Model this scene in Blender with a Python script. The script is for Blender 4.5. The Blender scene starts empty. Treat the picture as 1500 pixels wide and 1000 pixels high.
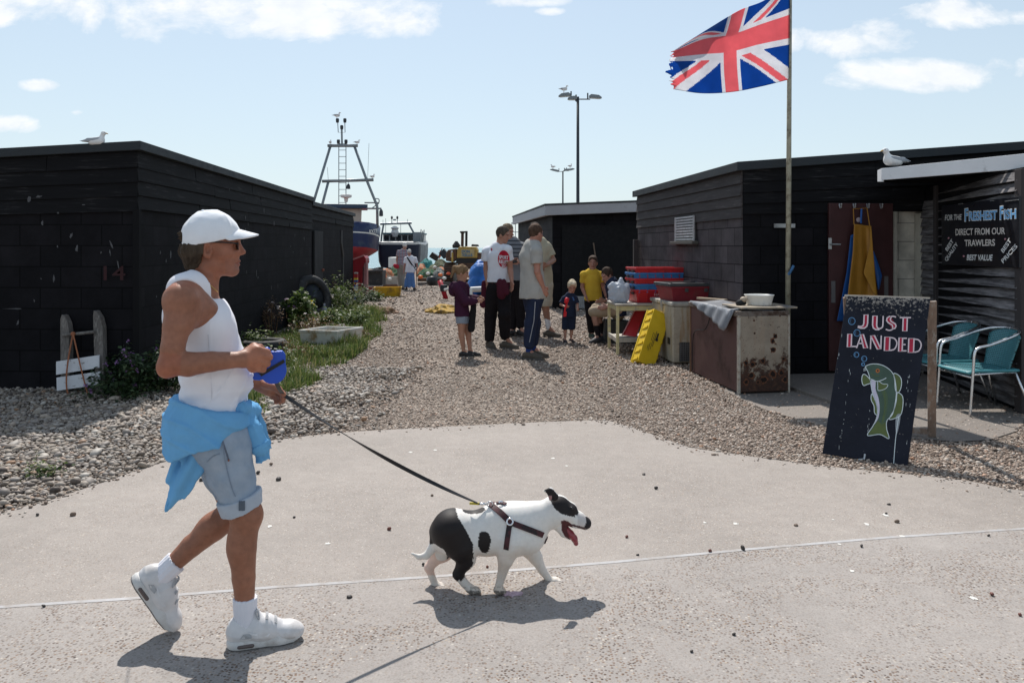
EXPO = 0.42; SUN_E = 3.9; SKY_S = 0.10; CLOUD = 7.7; VEIL = (5.3, 6.15, 6.5)
import bpy, bmesh, math, random
import numpy as np
from mathutils import Vector, Matrix

SC = bpy.context.scene
COL = SC.collection
F = 1167.0; H = 1.6; CX = 750.0; HY = 363.0      # focal length in photo pixels, eye height, principal point
rng = np.random.default_rng(7)
random.seed(7)
A3 = lambda *a: np.array(a, dtype=float)

def P(px, py, d):
    return A3((px-CX)/F*d, d, H-(py-HY)/F*d)
def G(px, py, z=0.0):
    return P(px, py, (H-z)*F/(py-HY))
def nrm(v):
    v = np.asarray(v, float); return v/(np.linalg.norm(v)+1e-12)
def lerp(a, b, t): return a+(b-a)*t

# ------------------------------------------------------------------ numpy value noise
def _hash(ix, iy, iz):
    h = (ix*374761393 + iy*668265263 + iz*2147483647) & 0xffffffff
    h = ((h ^ (h >> 13))*1274126177) & 0xffffffff
    return ((h ^ (h >> 16)) & 0xffff).astype(np.float32)/65535.0
def vnoise(p):
    p = np.asarray(p); i = np.floor(p).astype(np.int64); f = (p-i).astype(np.float32); f = f*f*(3-2*f)
    r = 0
    for dx in (0, 1):
        for dy in (0, 1):
            for dz in (0, 1):
                w = (f[..., 0] if dx else 1-f[..., 0])*(f[..., 1] if dy else 1-f[..., 1])*(f[..., 2] if dz else 1-f[..., 2])
                r = r + w*_hash(i[..., 0]+dx, i[..., 1]+dy, i[..., 2]+dz)
    return r*2-1

# ------------------------------------------------------------------ materials
MATS = {}
def _n(nt, t, **kw):
    n = nt.nodes.new(t)
    for k, v in kw.items():
        if k == 'inp':
            for kk, vv in v.items(): n.inputs[kk].default_value = vv
        else: setattr(n, k, v)
    return n
def new_mat(name):
    m = bpy.data.materials.new(name); m.use_nodes = True
    nt = m.node_tree; b = nt.nodes['Principled BSDF']
    return m, nt, b
def rgb(c): return (c[0], c[1], c[2], 1.0)
def mixc(nt, fac, a, b, mode='MIX'):
    n = nt.nodes.new('ShaderNodeMix'); n.data_type = 'RGBA'; n.blend_type = mode; n.clamp_factor = True
    for k, v in ((0, fac), (6, a), (7, b)):
        if hasattr(v, 'is_linked') or hasattr(v, 'links'): nt.links.new(v, n.inputs[k])
        else: n.inputs[k].default_value = v if k == 0 else rgb(v)
    return n.outputs[2]
def mathn(nt, op, a, b=None, c=None, clamp=False):
    n = nt.nodes.new('ShaderNodeMath'); n.operation = op; n.use_clamp = clamp
    for k, v in enumerate((a, b, c)):
        if v is None: continue
        if hasattr(v, 'links'): nt.links.new(v, n.inputs[k])
        else: n.inputs[k].default_value = v
    return n.outputs[0]
def ramp(nt, fac, stops):
    n = nt.nodes.new('ShaderNodeValToRGB'); e = n.color_ramp.elements
    while len(e) < len(stops): e.new(0.5)
    for el, (p, c) in zip(e, stops):
        el.position = p; el.color = rgb(c) if hasattr(c, '__len__') else (c, c, c, 1)
    nt.links.new(fac, n.inputs[0]); return n.outputs[0]
def coord(nt, kind='Object', scale=(1, 1, 1), rot=(0, 0, 0)):
    t = nt.nodes.new('ShaderNodeTexCoord'); m = nt.nodes.new('ShaderNodeMapping')
    m.inputs['Scale'].default_value = scale; m.inputs['Rotation'].default_value = rot
    nt.links.new(t.outputs[kind], m.inputs[0]); return m.outputs[0]
def noise(nt, vec, scale, detail=4, rough=0.55, dist=0.0, out=0):
    n = nt.nodes.new('ShaderNodeTexNoise'); n.inputs['Scale'].default_value = scale
    n.inputs['Detail'].default_value = detail; n.inputs['Roughness'].default_value = rough; n.inputs['Distortion'].default_value = dist
    nt.links.new(vec, n.inputs['Vector']); return n.outputs[out]
def voro(nt, vec, scale, feature='F1', out='Distance', rnd=1.0):
    n = nt.nodes.new('ShaderNodeTexVoronoi'); n.feature = feature; n.inputs['Scale'].default_value = scale
    n.inputs['Randomness'].default_value = rnd
    nt.links.new(vec, n.inputs['Vector']); return n.outputs[out]
def bump(nt, b, height, strength=0.4, dist=0.01):
    n = nt.nodes.new('ShaderNodeBump'); n.inputs['Strength'].default_value = strength; n.inputs['Distance'].default_value = dist
    nt.links.new(height, n.inputs['Height'])
    prev = b.inputs['Normal'].links
    if prev: nt.links.new(prev[0].from_socket, n.inputs['Normal'])
    nt.links.new(n.outputs[0], b.inputs['Normal'])

def mat(name, c, rough=0.75, var=0.18, scale=12, c2=None, patch=None, pscale=4, pth=(0.52, 0.62), metal=0.0, spec=0.35,
        bmp=0.15, bscale=60, bdist=0.004, streak=(1, 1, 1), sss=0.0, kind='Object', transl=0.0, coat=0.0):
    """A worn surface: two-scale tone variation, optional second colour in patches (rust, dirt), fine bump."""
    if name in MATS: return MATS[name]
    m, nt, b = new_mat(name)
    v = coord(nt, kind, streak)
    n1 = noise(nt, v, scale, 6, 0.6); n2 = noise(nt, v, scale*0.17, 3)
    f = mathn(nt, 'ADD', mathn(nt, 'MULTIPLY', n1, 0.6), mathn(nt, 'MULTIPLY', n2, 0.4))
    lo = [max(0, x*(1-var)) for x in c]; hi = [min(1, x*(1+var)) for x in (c2 or c)]
    col = ramp(nt, f, [(0.32, lo), (0.68, hi)])
    if patch is not None:
        pn = noise(nt, v, pscale, 8, 0.65)
        pm = ramp(nt, pn, [(pth[0], 0.0), (pth[1], 1.0)])
        col = mixc(nt, pm, col, patch)
    nt.links.new(col, b.inputs['Base Color'])
    rr = ramp(nt, n1, [(0.3, max(0.02, rough-0.1)), (0.7, min(1, rough+0.1))]); nt.links.new(rr, b.inputs['Roughness'])
    b.inputs['Metallic'].default_value = metal; b.inputs['Specular IOR Level'].default_value = spec
    if coat: b.inputs['Coat Weight'].default_value = coat
    if bmp: bump(nt, b, noise(nt, v, bscale, 5, 0.6), bmp, bdist)
    if sss:
        b.inputs['Subsurface Weight'].default_value = sss; b.inputs['Subsurface Radius'].default_value = (0.9, 0.35, 0.2); b.inputs['Subsurface Scale'].default_value = 0.008
    if transl:
        out = nt.nodes['Material Output']; t = nt.nodes.new('ShaderNodeBsdfTranslucent'); mx = nt.nodes.new('ShaderNodeMixShader')
        nt.links.new(col, t.inputs[0]); mx.inputs[0].default_value = transl
        nt.links.new(b.outputs[0], mx.inputs[1]); nt.links.new(t.outputs[0], mx.inputs[2]); nt.links.new(mx.outputs[0], out.inputs[0])
    MATS[name] = m
    return m

def attr_mat(name, rough=0.6, sss=0.0, spec=0.35, var=0.12, scale=40, bmp=0.1, bscale=150, transl=0.0, bdist=0.002):
    """Colour read from the mesh's own 'Col' attribute (markings, skin, prints) with fine variation."""
    if name in MATS: return MATS[name]
    m, nt, b = new_mat(name)
    a = nt.nodes.new('ShaderNodeAttribute'); a.attribute_name = 'Col'
    v = coord(nt, 'Object'); n1 = noise(nt, v, scale, 5, 0.6)
    g = ramp(nt, n1, [(0.3, 1-var), (0.7, 1.0)])
    col = mixc(nt, 1.0, a.outputs['Color'], g, 'MULTIPLY')
    nt.links.new(col, b.inputs['Base Color']); b.inputs['Roughness'].default_value = rough; b.inputs['Specular IOR Level'].default_value = spec
    if bmp: bump(nt, b, noise(nt, v, bscale, 4, 0.6), bmp, bdist)
    if sss:
        b.inputs['Subsurface Weight'].default_value = sss; b.inputs['Subsurface Radius'].default_value = (0.9, 0.35, 0.2); b.inputs['Subsurface Scale'].default_value = 0.01
    if transl:
        out = nt.nodes['Material Output']; t = nt.nodes.new('ShaderNodeBsdfTranslucent'); mx = nt.nodes.new('ShaderNodeMixShader')
        nt.links.new(col, t.inputs[0]); mx.inputs[0].default_value = transl
        nt.links.new(b.outputs[0], mx.inputs[1]); nt.links.new(t.outputs[0], mx.inputs[2]); nt.links.new(mx.outputs[0], out.inputs[0])
    MATS[name] = m
    return m

# ------------------------------------------------------------------ objects
def tag(o, label=None, cat=None, group=None, kind=None):
    if label: o['label'] = label
    if cat: o['category'] = cat
    if group: o['group'] = group
    if kind: o['kind'] = kind
    return o
def empty(name, loc, label=None, cat=None, group=None):
    o = bpy.data.objects.new(name, None); COL.objects.link(o); o.location = Vector(loc); o.empty_display_size = 0.2
    return tag(o, label, cat, group)
def copy_tree(o, loc=None, parent=None, label=None):
    c = o.copy(); COL.objects.link(c)
    if parent is not None: c.parent = parent
    if loc is not None: c.location = Vector(loc)
    if label: c['label'] = label
    for ch in list(o.children): copy_tree(ch, None, c)
    return c
def origin_of(par):
    v = A3(0, 0, 0)
    while par is not None:
        v = v + np.array(par.location); par = par.parent
    return v
def link(name, V, Fc, m, parent=None, origin=None, smooth=False, cols=None, uv=None, mi=None, fix=False, bev=0.0, fcols=None):
    """V world-space vertices -> one mesh object whose origin sits at `origin` (or the parent's origin)."""
    V = np.asarray(V, float)
    org = origin_of(parent) if parent is not None else (np.asarray(origin, float) if origin is not None else A3(V[:, 0].mean(), V[:, 1].mean(), V[:, 2].min()))
    me = bpy.data.meshes.new(name)
    if isinstance(Fc, np.ndarray):
        k = Fc.shape[1]; n = len(Fc)
        me.vertices.add(len(V)); me.vertices.foreach_set('co', (V-org).astype(np.float32).ravel())
        me.loops.add(n*k); me.loops.foreach_set('vertex_index', Fc.astype(np.int32).ravel())
        me.polygons.add(n); me.polygons.foreach_set('loop_start', np.arange(0, n*k, k, dtype=np.int32))
        me.update(calc_edges=True)
    else:
        me.from_pydata((V-org).tolist(), [], [list(f) for f in Fc])
    if fix:
        bm = bmesh.new(); bm.from_mesh(me); bmesh.ops.recalc_face_normals(bm, faces=bm.faces); bm.to_mesh(me); bm.free()
    for x in (m if isinstance(m, (list, tuple)) else [m]): me.materials.append(x)
    if mi is not None: me.polygons.foreach_set('material_index', np.asarray(mi, dtype=np.int32))
    if smooth: me.polygons.foreach_set('use_smooth', np.ones(len(me.polygons), bool))
    if cols is not None:
        a = me.color_attributes.new('Col', 'FLOAT_COLOR', 'POINT')
        c4 = np.ones((len(V), 4), np.float32); c4[:, :3] = cols; a.data.foreach_set('color', c4.ravel())
    if fcols is not None:
        a = me.color_attributes.new('Col', 'FLOAT_COLOR', 'CORNER')
        k = Fc.shape[1]; c4 = np.ones((len(Fc)*k, 4), np.float32); c4[:, :3] = np.repeat(fcols, k, axis=0); a.data.foreach_set('color', c4.ravel())
    if uv is not None:
        o0, ua, va = uv; l = me.uv_layers.new(name='UVMap')
        vi = np.zeros(len(me.loops), np.int32); me.loops.foreach_get('vertex_index', vi)
        co = np.zeros(len(me.vertices)*3, np.float32); me.vertices.foreach_get('co', co); co = co.reshape(-1, 3)+org-np.asarray(o0)
        uvv = np.stack([co@np.asarray(ua, float), co@np.asarray(va, float)], 1)[vi]
        l.data.foreach_set('uv', uvv.astype(np.float32).ravel())
    me.update()
    ob = bpy.data.objects.new(name, me); COL.objects.link(ob)
    if parent is not None: ob.parent = parent
    else: ob.location = Vector(org)
    if bev:
        bm_ = ob.modifiers.new('Bevel', 'BEVEL'); bm_.width = bev; bm_.segments = 2; bm_.limit_method = 'ANGLE'
        bm_.harden_normals = False
    return ob

def frame(t, up=(0, 0, 1)):
    t = nrm(t); u = np.cross(up, t)
    if np.linalg.norm(u) < 1e-4: u = np.cross((1, 0, 0), t)
    u = nrm(u); return u, np.cross(t, u)

class MB:
    def __init__(s): s.v = []; s.f = []
    def add(s, vs, fs):
        b = len(s.v); s.v += [np.asarray(x, float) for x in vs]; s.f += [tuple(i+b for i in f) for f in fs]; return s
    def obox(s, o, e1, e2, e3):
        o, e1, e2, e3 = map(lambda a: np.asarray(a, float), (o, e1, e2, e3))
        vs = [o, o+e1, o+e1+e2, o+e2, o+e3, o+e1+e3, o+e1+e2+e3, o+e2+e3]
        return s.add(vs, [(3, 2, 1, 0), (4, 5, 6, 7), (0, 1, 5, 4), (1, 2, 6, 5), (2, 3, 7, 6), (3, 0, 4, 7)])
    def box(s, lo, hi):
        lo = np.asarray(lo, float); hi = np.asarray(hi, float); d = hi-lo
        return s.obox(lo, (d[0], 0, 0), (0, d[1], 0), (0, 0, d[2]))
    def bar(s, a, b, w, t, up=(0, 0, 1)):
        """rectangular bar a->b, width w (horizontal), thickness t"""
        a = np.asarray(a, float); b = np.asarray(b, float); u, n = frame(b-a, up)
        return s.obox(a-u*w/2-n*t/2, b-a, u*w, n*t)
    def tube(s, pts, r, n=8, caps=True, closed=False, flat=None):
        pts = [np.asarray(p, float) for p in pts]; m = len(pts)
        rs = r if hasattr(r, '__len__') else [r]*m
        b0 = len(s.v); u = None
        for i, p in enumerate(pts):
            t = (pts[(i+1) % m]-pts[i-1]) if closed else (pts[min(i+1, m-1)]-pts[max(i-1, 0)])
            t = nrm(t)
            if u is None: u, w = frame(t)
            else:
                u = u-t*np.dot(u, t); u = nrm(u); w = np.cross(t, u)
            for k in range(n):
                a = 2*math.pi*k/n
                s.v.append(p+rs[i]*(math.cos(a)*u+math.sin(a)*w))
        rng_ = range(m if closed else m-1)
        for i in rng_:
            for k in range(n):
                a = b0+i*n+k; b = b0+i*n+(k+1) % n; j = (i+1) % m
                s.f.append((a, b, b0+j*n+(k+1) % n, b0+j*n+k))
        if caps and not closed:
            s.f.append(tuple(b0+k for k in range(n))[::-1]); s.f.append(tuple(b0+(m-1)*n+k for k in range(n)))
        return s
    def ribbon(s, pts, w, t, up):
        """flat strap of width w (along side vectors `up` per point) and thickness t"""
        pts = [np.asarray(p, float) for p in pts]; m = len(pts); b0 = len(s.v)
        for i, p in enumerate(pts):
            tg = nrm(pts[min(i+1, m-1)]-pts[max(i-1, 0)]); a = up[i] if hasattr(up[0], '__len__') else up
            a = np.asarray(a, float); a = nrm(a-tg*np.dot(a, tg)); n = np.cross(tg, a)
            ww = w[i] if hasattr(w, '__len__') else w
            for x, y in ((-1, -1), (1, -1), (1, 1), (-1, 1)): s.v.append(p+a*x*ww/2+n*y*t/2)
        for i in range(m-1):
            for k in range(4):
                a = b0+i*4+k; b = b0+i*4+(k+1) % 4; s.f.append((a, b, b+4, a+4))
        s.f.append((b0+3, b0+2, b0+1, b0)); e = b0+(m-1)*4; s.f.append((e, e+1, e+2, e+3))
        return s
    def lathe(s, prof, c, n=24, ax=None):
        """profile [(r,h)] revolved about axis through c (default z)"""
        c = np.asarray(c, float); t = A3(0, 0, 1) if ax is None else nrm(ax); u, w = frame(t) if abs(t[2]) < .99 else (A3(1, 0, 0), A3(0, 1, 0))
        b0 = len(s.v); m = len(prof)
        for r, h in prof:
            for k in range(n):
                a = 2*math.pi*k/n; s.v.append(c+t*h+r*(math.cos(a)*u+math.sin(a)*w))
        for i in range(m-1):
            for k in range(n):
                a = b0+i*n+k; b = b0+i*n+(k+1) % n; s.f.append((a, b, b+n, a+n))
        if prof[0][0] > 1e-5: s.f.append(tuple(b0+k for k in range(n))[::-1])
        if prof[-1][0] > 1e-5: s.f.append(tuple(b0+(m-1)*n+k for k in range(n)))
        return s
    def prism(s, poly, off):
        poly = [np.asarray(p, float) for p in poly]; off = np.asarray(off, float); n = len(poly)
        fs = [tuple(range(n))[::-1], tuple(range(n, 2*n))]+[(i, (i+1) % n, n+(i+1) % n, n+i) for i in range(n)]
        return s.add(poly+[p+off for p in poly], fs)
    def ball(s, c, r, n=10, m=6, sc=(1, 1, 1)):
        c = np.asarray(c, float); b0 = len(s.v)
        for j in range(m+1):
            a = math.pi*j/m
            for k in range(n):
                t = 2*math.pi*k/n
                s.v.append(c+r*A3(sc[0]*math.sin(a)*math.cos(t), sc[1]*math.sin(a)*math.sin(t), -sc[2]*math.cos(a)))
        for j in range(m):
            for k in range(n):
                a = b0+j*n+k; b = b0+j*n+(k+1) % n; s.f.append((a, b, b+n, a+n))
        return s
    def build(s, name, m, parent=None, origin=None, smooth=False, bev=0.0, fix=True, uv=None):
        return link(name, np.array(s.v), s.f, m, parent, origin, smooth, fix=fix, bev=bev, uv=uv)

def catmull(pts, n=6):
    pts = [np.asarray(p, float) for p in pts]; out = []
    for i in range(len(pts)-1):
        p0 = pts[max(i-1, 0)]; p1 = pts[i]; p2 = pts[i+1]; p3 = pts[min(i+2, len(pts)-1)]
        for k in range(n):
            t = k/n
            out.append(0.5*((2*p1)+(-p0+p2)*t+(2*p0-5*p1+4*p2-p3)*t*t+(-p0+3*p1-3*p2+p3)*t**3))
    out.append(pts[-1]); return out

# ------------------------------------------------------------------ lettering
def text2d(s, size=1.0, off=0.0, shear=0.0, align='LEFT', space=1.0):
    cu = bpy.data.curves.new('lettering', 'FONT'); cu.body = s; cu.size = size; cu.offset = off; cu.shear = shear
    cu.align_x = align; cu.resolution_u = 4; cu.space_character = space
    ob = bpy.data.objects.new('lettering', cu); COL.objects.link(ob)
    dg = bpy.context.evaluated_depsgraph_get(); dg.update()
    me = ob.evaluated_get(dg).to_mesh()
    V = np.array([v.co[:] for v in me.vertices]); Fc = [tuple(p.vertices) for p in me.polygons]
    ob.evaluated_get(dg).to_mesh_clear(); bpy.data.objects.remove(ob); bpy.data.curves.remove(cu)
    return V, Fc

# ------------------------------------------------------------------ signed-distance modelling
def smin(a, b, k):
    if k <= 0: return np.minimum(a, b)
    h = np.maximum(k-np.abs(a-b), 0)/k
    return np.minimum(a, b)-h*h*k*0.25
class Sdf:
    def __init__(s): s.p = []; s.disp = []
    def cone(s, a, b, ra, rb, k=0.02, ax=None, sc=1.0, op='u'):
        """tapered capsule; `sc` > 1 thins it along axis `ax`, < 1 widens it"""
        s.p.append(('c', np.asarray(a, float), np.asarray(b, float), ra, rb, k, None if ax is None else nrm(ax), sc, op)); return s
    def chain(s, pts, rs, k=0.02, ax=None, sc=1.0, op='u'):
        for i in range(len(pts)-1): s.cone(pts[i], pts[i+1], rs[i], rs[i+1], k if i == 0 else min(k, .007), ax, sc, op)
        return s
    def ell(s, c, r, axes=None, k=0.02, op='u'):
        s.p.append(('e', np.asarray(c, float), np.asarray(r, float), np.eye(3) if axes is None else np.asarray(axes, float), k, op)); return s
    def half(s, p, n):
        """keep only the side the normal points away from"""
        s.p.append(('h', np.asarray(p, float), nrm(n), 'i')); return s
    def fn(s, f, lo, hi, k=0.0, op='u'):
        s.p.append(('f', f, np.asarray(lo, float), np.asarray(hi, float), k, op)); return s
    def bbox(s, p):
        if p[0] == 'c':
            r = max(p[3], p[4])*max(1, 1/p[7])+p[5]
            return np.minimum(p[1], p[2])-r, np.maximum(p[1], p[2])+r
        if p[0] == 'e':
            r = np.sqrt(((p[3]*p[2][:, None])**2).sum(0))+p[4]; return p[1]-r, p[1]+r
        if p[0] == 'f': return p[2], p[3]
        return None
    def dist(s, p, X):
        if p[0] == 'c':
            _, a, b, ra, rb, k, ax, sc, op = p
            if ax is not None and sc != 1.0:
                q = X-a; q = q+((sc-1)*(q@ax))[..., None]*ax; ba = b-a; ba = ba+(sc-1)*(ba@ax)*ax
            else: q = X-a; ba = b-a
            t = np.clip((q@ba)/(ba@ba+1e-12), 0, 1)
            return np.sqrt(((q-t[..., None]*ba)**2).sum(-1))-(ra+(rb-ra)*t)
        if p[0] == 'e':
            q = (X-p[1])@p[3].T; k0 = np.sqrt(((q/p[2])**2).sum(-1)); k1 = np.sqrt(((q/p[2]**2)**2).sum(-1))+1e-9
            return k0*(k0-1)/k1
        if p[0] == 'f': return p[1](X)
        return (X-p[1])@p[2]
    def comb(s, p, D, d):
        op = p[-1]
        if op == 'i': return np.maximum(D, d)
        k = p[5] if p[0] == 'c' else p[4]
        if op == 'u': return smin(D, d, k)
        if op == 's': return -smin(-D, d, k)
    def eval(s, X):
        X = np.asarray(X, float); D = np.full(X.shape[:-1], 9.0)
        for p in s.p: D = s.comb(p, D, s.dist(p, X))
        for f in s.disp: D = D+f(X)
        return D
    def grid(s, h):
        lo = np.min([s.bbox(p)[0] for p in s.p if p[-1] == 'u'], 0)-2*h; hi = np.max([s.bbox(p)[1] for p in s.p if p[-1] == 'u'], 0)+2*h
        n = np.ceil((hi-lo)/h).astype(int)+1
        D = np.full(n, 1.0, np.float32); ax = [lo[i]+h*np.arange(n[i]) for i in range(3)]
        for p in s.p:
            bb = s.bbox(p)
            if bb is None: sl = [slice(0, n[i]) for i in range(3)]
            else:
                a = np.clip(np.floor((bb[0]-2*h-lo)/h).astype(int), 0, n); b = np.clip(np.ceil((bb[1]+2*h-lo)/h).astype(int)+1, 0, n)
                if np.any(b <= a): continue
                sl = [slice(a[i], b[i]) for i in range(3)]
            X = np.stack(np.meshgrid(*[ax[i][sl[i]] for i in range(3)], indexing='ij'), -1)
            sl = tuple(sl); D[sl] = s.comb(p, D[sl], s.dist(p, X))
        if s.disp:
            m = np.abs(D) < 0.035; ii = np.argwhere(m); X = lo+h*ii
            e = np.zeros(len(ii))
            for f in s.disp: e += f(X)
            D[m] = D[m]+e
        return D, lo
    def mesh(s, h):
        D, lo = s.grid(h); return surfnet(D, lo, h)
    def march(s, o, d, t0, t1, n=1):
        """first hit of rays o+t*d with the surface"""
        o = np.asarray(o, float); d = np.asarray(d, float); t = np.full(o.shape[:-1] if o.ndim > 1 else d.shape[:-1], float(t0))
        for _ in range(60):
            e = s.eval(o+d*t[..., None]); t = np.minimum(t+np.maximum(e, -0.01)*0.7, t1)
        return o+d*t[..., None]
    def grad(s, X, e=0.004):
        g = np.stack([s.eval(X+np.eye(3)[i]*e)-s.eval(X-np.eye(3)[i]*e) for i in range(3)], -1)
        return g/(np.linalg.norm(g, axis=-1, keepdims=True)+1e-9)
    def build(s, name, m, parent=None, h=0.009, col=None, origin=None):
        V, Q = s.mesh(h)
        return link(name, V, Q, m, parent, origin, smooth=True, cols=None if col is None else col(V))

def surfnet(D, lo, h):
    ins = D < 0; c = ins.astype(np.int8); n = np.array(D.shape)-1
    sm = np.zeros(n, np.int8); offs = [(i, j, k) for i in (0, 1) for j in (0, 1) for k in (0, 1)]
    for o in offs: sm += c[o[0]:o[0]+n[0], o[1]:o[1]+n[1], o[2]:o[2]+n[2]]
    cells = np.argwhere((sm > 0) & (sm < 8)); idx = np.full(n, -1, np.int32); idx[tuple(cells.T)] = np.arange(len(cells))
    val = np.stack([D[tuple((cells+np.array(o)).T)] for o in offs], 1); acc = np.zeros((len(cells), 3)); cnt = np.zeros(len(cells))
    for a in range(8):
        for b in range(a+1, 8):
            oa = np.array(offs[a]); ob = np.array(offs[b])
            if np.abs(oa-ob).sum() != 1: continue
            va = val[:, a]; vb = val[:, b]; m = (va < 0) != (vb < 0); t = np.where(m, va/(va-vb+1e-12), 0)
            acc += np.where(m[:, None], oa+(ob-oa)*t[:, None], 0); cnt += m
    V = lo+h*(cells+acc/np.maximum(cnt, 1)[:, None]); Q = []
    for axd in range(3):
        u, w = (axd+1) % 3, (axd+2) % 3
        s0 = [slice(None)]*3; s1 = [slice(None)]*3; s0[axd] = slice(0, -1); s1[axd] = slice(1, None)
        x = ins[tuple(s0)] != ins[tuple(s1)]; e = np.argwhere(x)
        e = e[(e[:, u] > 0) & (e[:, w] > 0) & (e[:, u] < n[u]) & (e[:, w] < n[w])]
        if not len(e): continue
        du = np.zeros(3, int); du[u] = 1; dw = np.zeros(3, int); dw[w] = 1
        g = lambda q: idx[tuple(q.T)]
        q = np.stack([g(e-du-dw), g(e-dw), g(e), g(e-du)], 1)
        flip = ~ins[tuple(e.T)]; q[flip] = q[flip][:, ::-1]
        Q.append(q)
    Q = np.concatenate(Q); Q = Q[(Q >= 0).all(1)]
    return V, Q

def wrinkle(amp, freq, stretch=(1, 1, 1)):
    st = np.array(stretch)
    return lambda X: amp*(vnoise(X*st*freq)+0.5*vnoise(X*st*freq*2.1+7))
def proj(X):
    """photo pixel of a world point (used to lay markings out on the bodies they belong to)"""
    X = np.asarray(X); return CX+F*X[..., 0]/X[..., 1], HY+F*(H-X[..., 2])/X[..., 1]
def inpoly(x, y, poly):
    r = np.zeros(np.shape(x), bool); n = len(poly)
    for i in range(n):
        x0, y0 = poly[i]; x1, y1 = poly[(i+1) % n]
        c = ((y0 > y) != (y1 > y)) & (x < (x1-x0)*(y-y0)/((y1-y0) or 1e-9)+x0); r ^= c
    return r
def decal(name, V2, Fc, m, surf, parent, t0, t1, off=0.003, thick=0.0):
    """lay flat artwork given in photo pixels onto a modelled surface as a thin applied print"""
    d = np.stack([(V2[:, 0]-CX)/F, np.ones(len(V2)), -(V2[:, 1]-HY)/F], 1)
    o = np.zeros_like(d); o[:, 2] = H
    X = surf.march(o, d, t0, t1); X = X+surf.grad(X)*off
    return link(name, X, Fc, m, parent)
# ================================================================== camera, light, sky
cam = bpy.data.cameras.new('camera'); cam.lens = 36*F/1500; cam.sensor_width = 36; cam.shift_y = -137/1500
cam.clip_start = 0.05; cam.clip_end = 60000
camo = bpy.data.objects.new('camera', cam); COL.objects.link(camo); camo.location = (0, 0, H); camo.rotation_euler = (math.pi/2, 0, 0)
SC.camera = camo
SC.view_settings.view_transform = 'Standard'; SC.view_settings.look = 'None'; SC.view_settings.gamma = 1.0; SC.view_settings.exposure = EXPO
SC.cycles.max_bounces = 8

SUN_EL = math.radians(53); SUN_AZ = math.radians(11)       # the sun stands ahead, a little to the left
sd = A3(-math.sin(SUN_AZ)*math.cos(SUN_EL), math.cos(SUN_AZ)*math.cos(SUN_EL), math.sin(SUN_EL))
sun = bpy.data.lights.new('sun', 'SUN'); sun.energy = SUN_E; sun.angle = math.radians(0.5); sun.color = (1.0, 0.955, 0.89)
suno = bpy.data.objects.new('sun', sun); COL.objects.link(suno); suno.location = (-3, 8, 20)
suno.rotation_euler = Vector(-sd).to_track_quat('-Z', 'Y').to_euler()

w = bpy.data.worlds.new('World'); SC.world = w; w.use_nodes = True; nt = w.node_tree
bg = nt.nodes['Background']; bg.inputs['Strength'].default_value = SKY_S
sky = nt.nodes.new('ShaderNodeTexSky'); sky.sky_type = 'NISHITA'; sky.sun_disc = False
sky.sun_elevation = SUN_EL; sky.sun_rotation = -SUN_AZ; sky.air_density = 1.0; sky.dust_density = 0.6; sky.ozone_density = 2.0; sky.altitude = 0
tc = nt.nodes.new('ShaderNodeTexCoord'); sp = nt.nodes.new('ShaderNodeSeparateXYZ'); nt.links.new(tc.outputs['Generated'], sp.inputs[0])
ymx = mathn(nt, 'MAXIMUM', sp.outputs[1], 0.05)
cu = mathn(nt, 'DIVIDE', sp.outputs[0], ymx); cw = mathn(nt, 'DIVIDE', sp.outputs[2], ymx)
cb = nt.nodes.new('ShaderNodeCombineXYZ'); nt.links.new(cu, cb.inputs[0]); nt.links.new(mathn(nt, 'MULTIPLY', cw, 1.7), cb.inputs[1])
nz = noise(nt, cb.outputs[0], 6.5, 9, 0.62, 0.6)
nz2 = noise(nt, cb.outputs[0], 22.0, 6, 0.6)
wob = mathn(nt, 'ADD', mathn(nt, 'MULTIPLY', mathn(nt, 'SUBTRACT', nz, 0.5), 5.2), mathn(nt, 'MULTIPLY', mathn(nt, 'SUBTRACT', nz2, 0.5), 1.7))
tot = None
for (px, py, rx, ry) in [(300, 8, 330, 50), (470, 34, 170, 26), (0, 22, 55, 18), (60, 124, 30, 10), (18, 183, 46, 13), (112, 165, 14, 6),
                         (1215, 62, 95, 22), (1290, 52, 60, 26), (1410, 22, 100, 24), (1370, 108, 150, 24), (1480, 100, 60, 22), (780, 2, 70, 10), (806, 17, 26, 7), (520, 28, 100, 22), (1500, 25, 30, 14),
                         (1900, 60, 260, 60), (-400, 60, 300, 70), (-250, 190, 90, 20), (200, -220, 420, 120), (1300, -260, 380, 110)]:
    dx = mathn(nt, 'DIVIDE', mathn(nt, 'SUBTRACT', cu, (px-CX)/F), rx/F); dy = mathn(nt, 'DIVIDE', mathn(nt, 'SUBTRACT', cw, (HY-py)/F), ry/F)
    e = mathn(nt, 'SUBTRACT', 1.0, mathn(nt, 'ADD', mathn(nt, 'MULTIPLY', dx, dx), mathn(nt, 'MULTIPLY', dy, dy)))
    tot = e if tot is None else mathn(nt, 'MAXIMUM', tot, e)
dens = mathn(nt, 'ADD', mathn(nt, 'MAXIMUM', tot, -1.2), wob)
dens = ramp(nt, dens, [(0.0, 0.0), (1.0, 1.0)])
mask = ramp(nt, sp.outputs[1], [(0.05, 0.0), (0.15, 1.0)])
dens = mathn(nt, 'MULTIPLY', mathn(nt, 'MULTIPLY', dens, mask), 0.82)
cshade = ramp(nt, nz2, [(0.3, [CLOUD*x for x in (0.90, 0.93, 0.97)]), (0.65, [CLOUD*1.06]*3)])
el = ramp(nt, sp.outputs[2], [(0.0, 0.0), (0.5, 1.0)])
veil = ramp(nt, sp.outputs[2], [(0.0, 0.85), (0.12, 0.70), (0.42, 0.45), (0.9, 0.35)])    # thin high haze, densest at the horizon
base = mixc(nt, veil, sky.outputs[0], VEIL)
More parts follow.
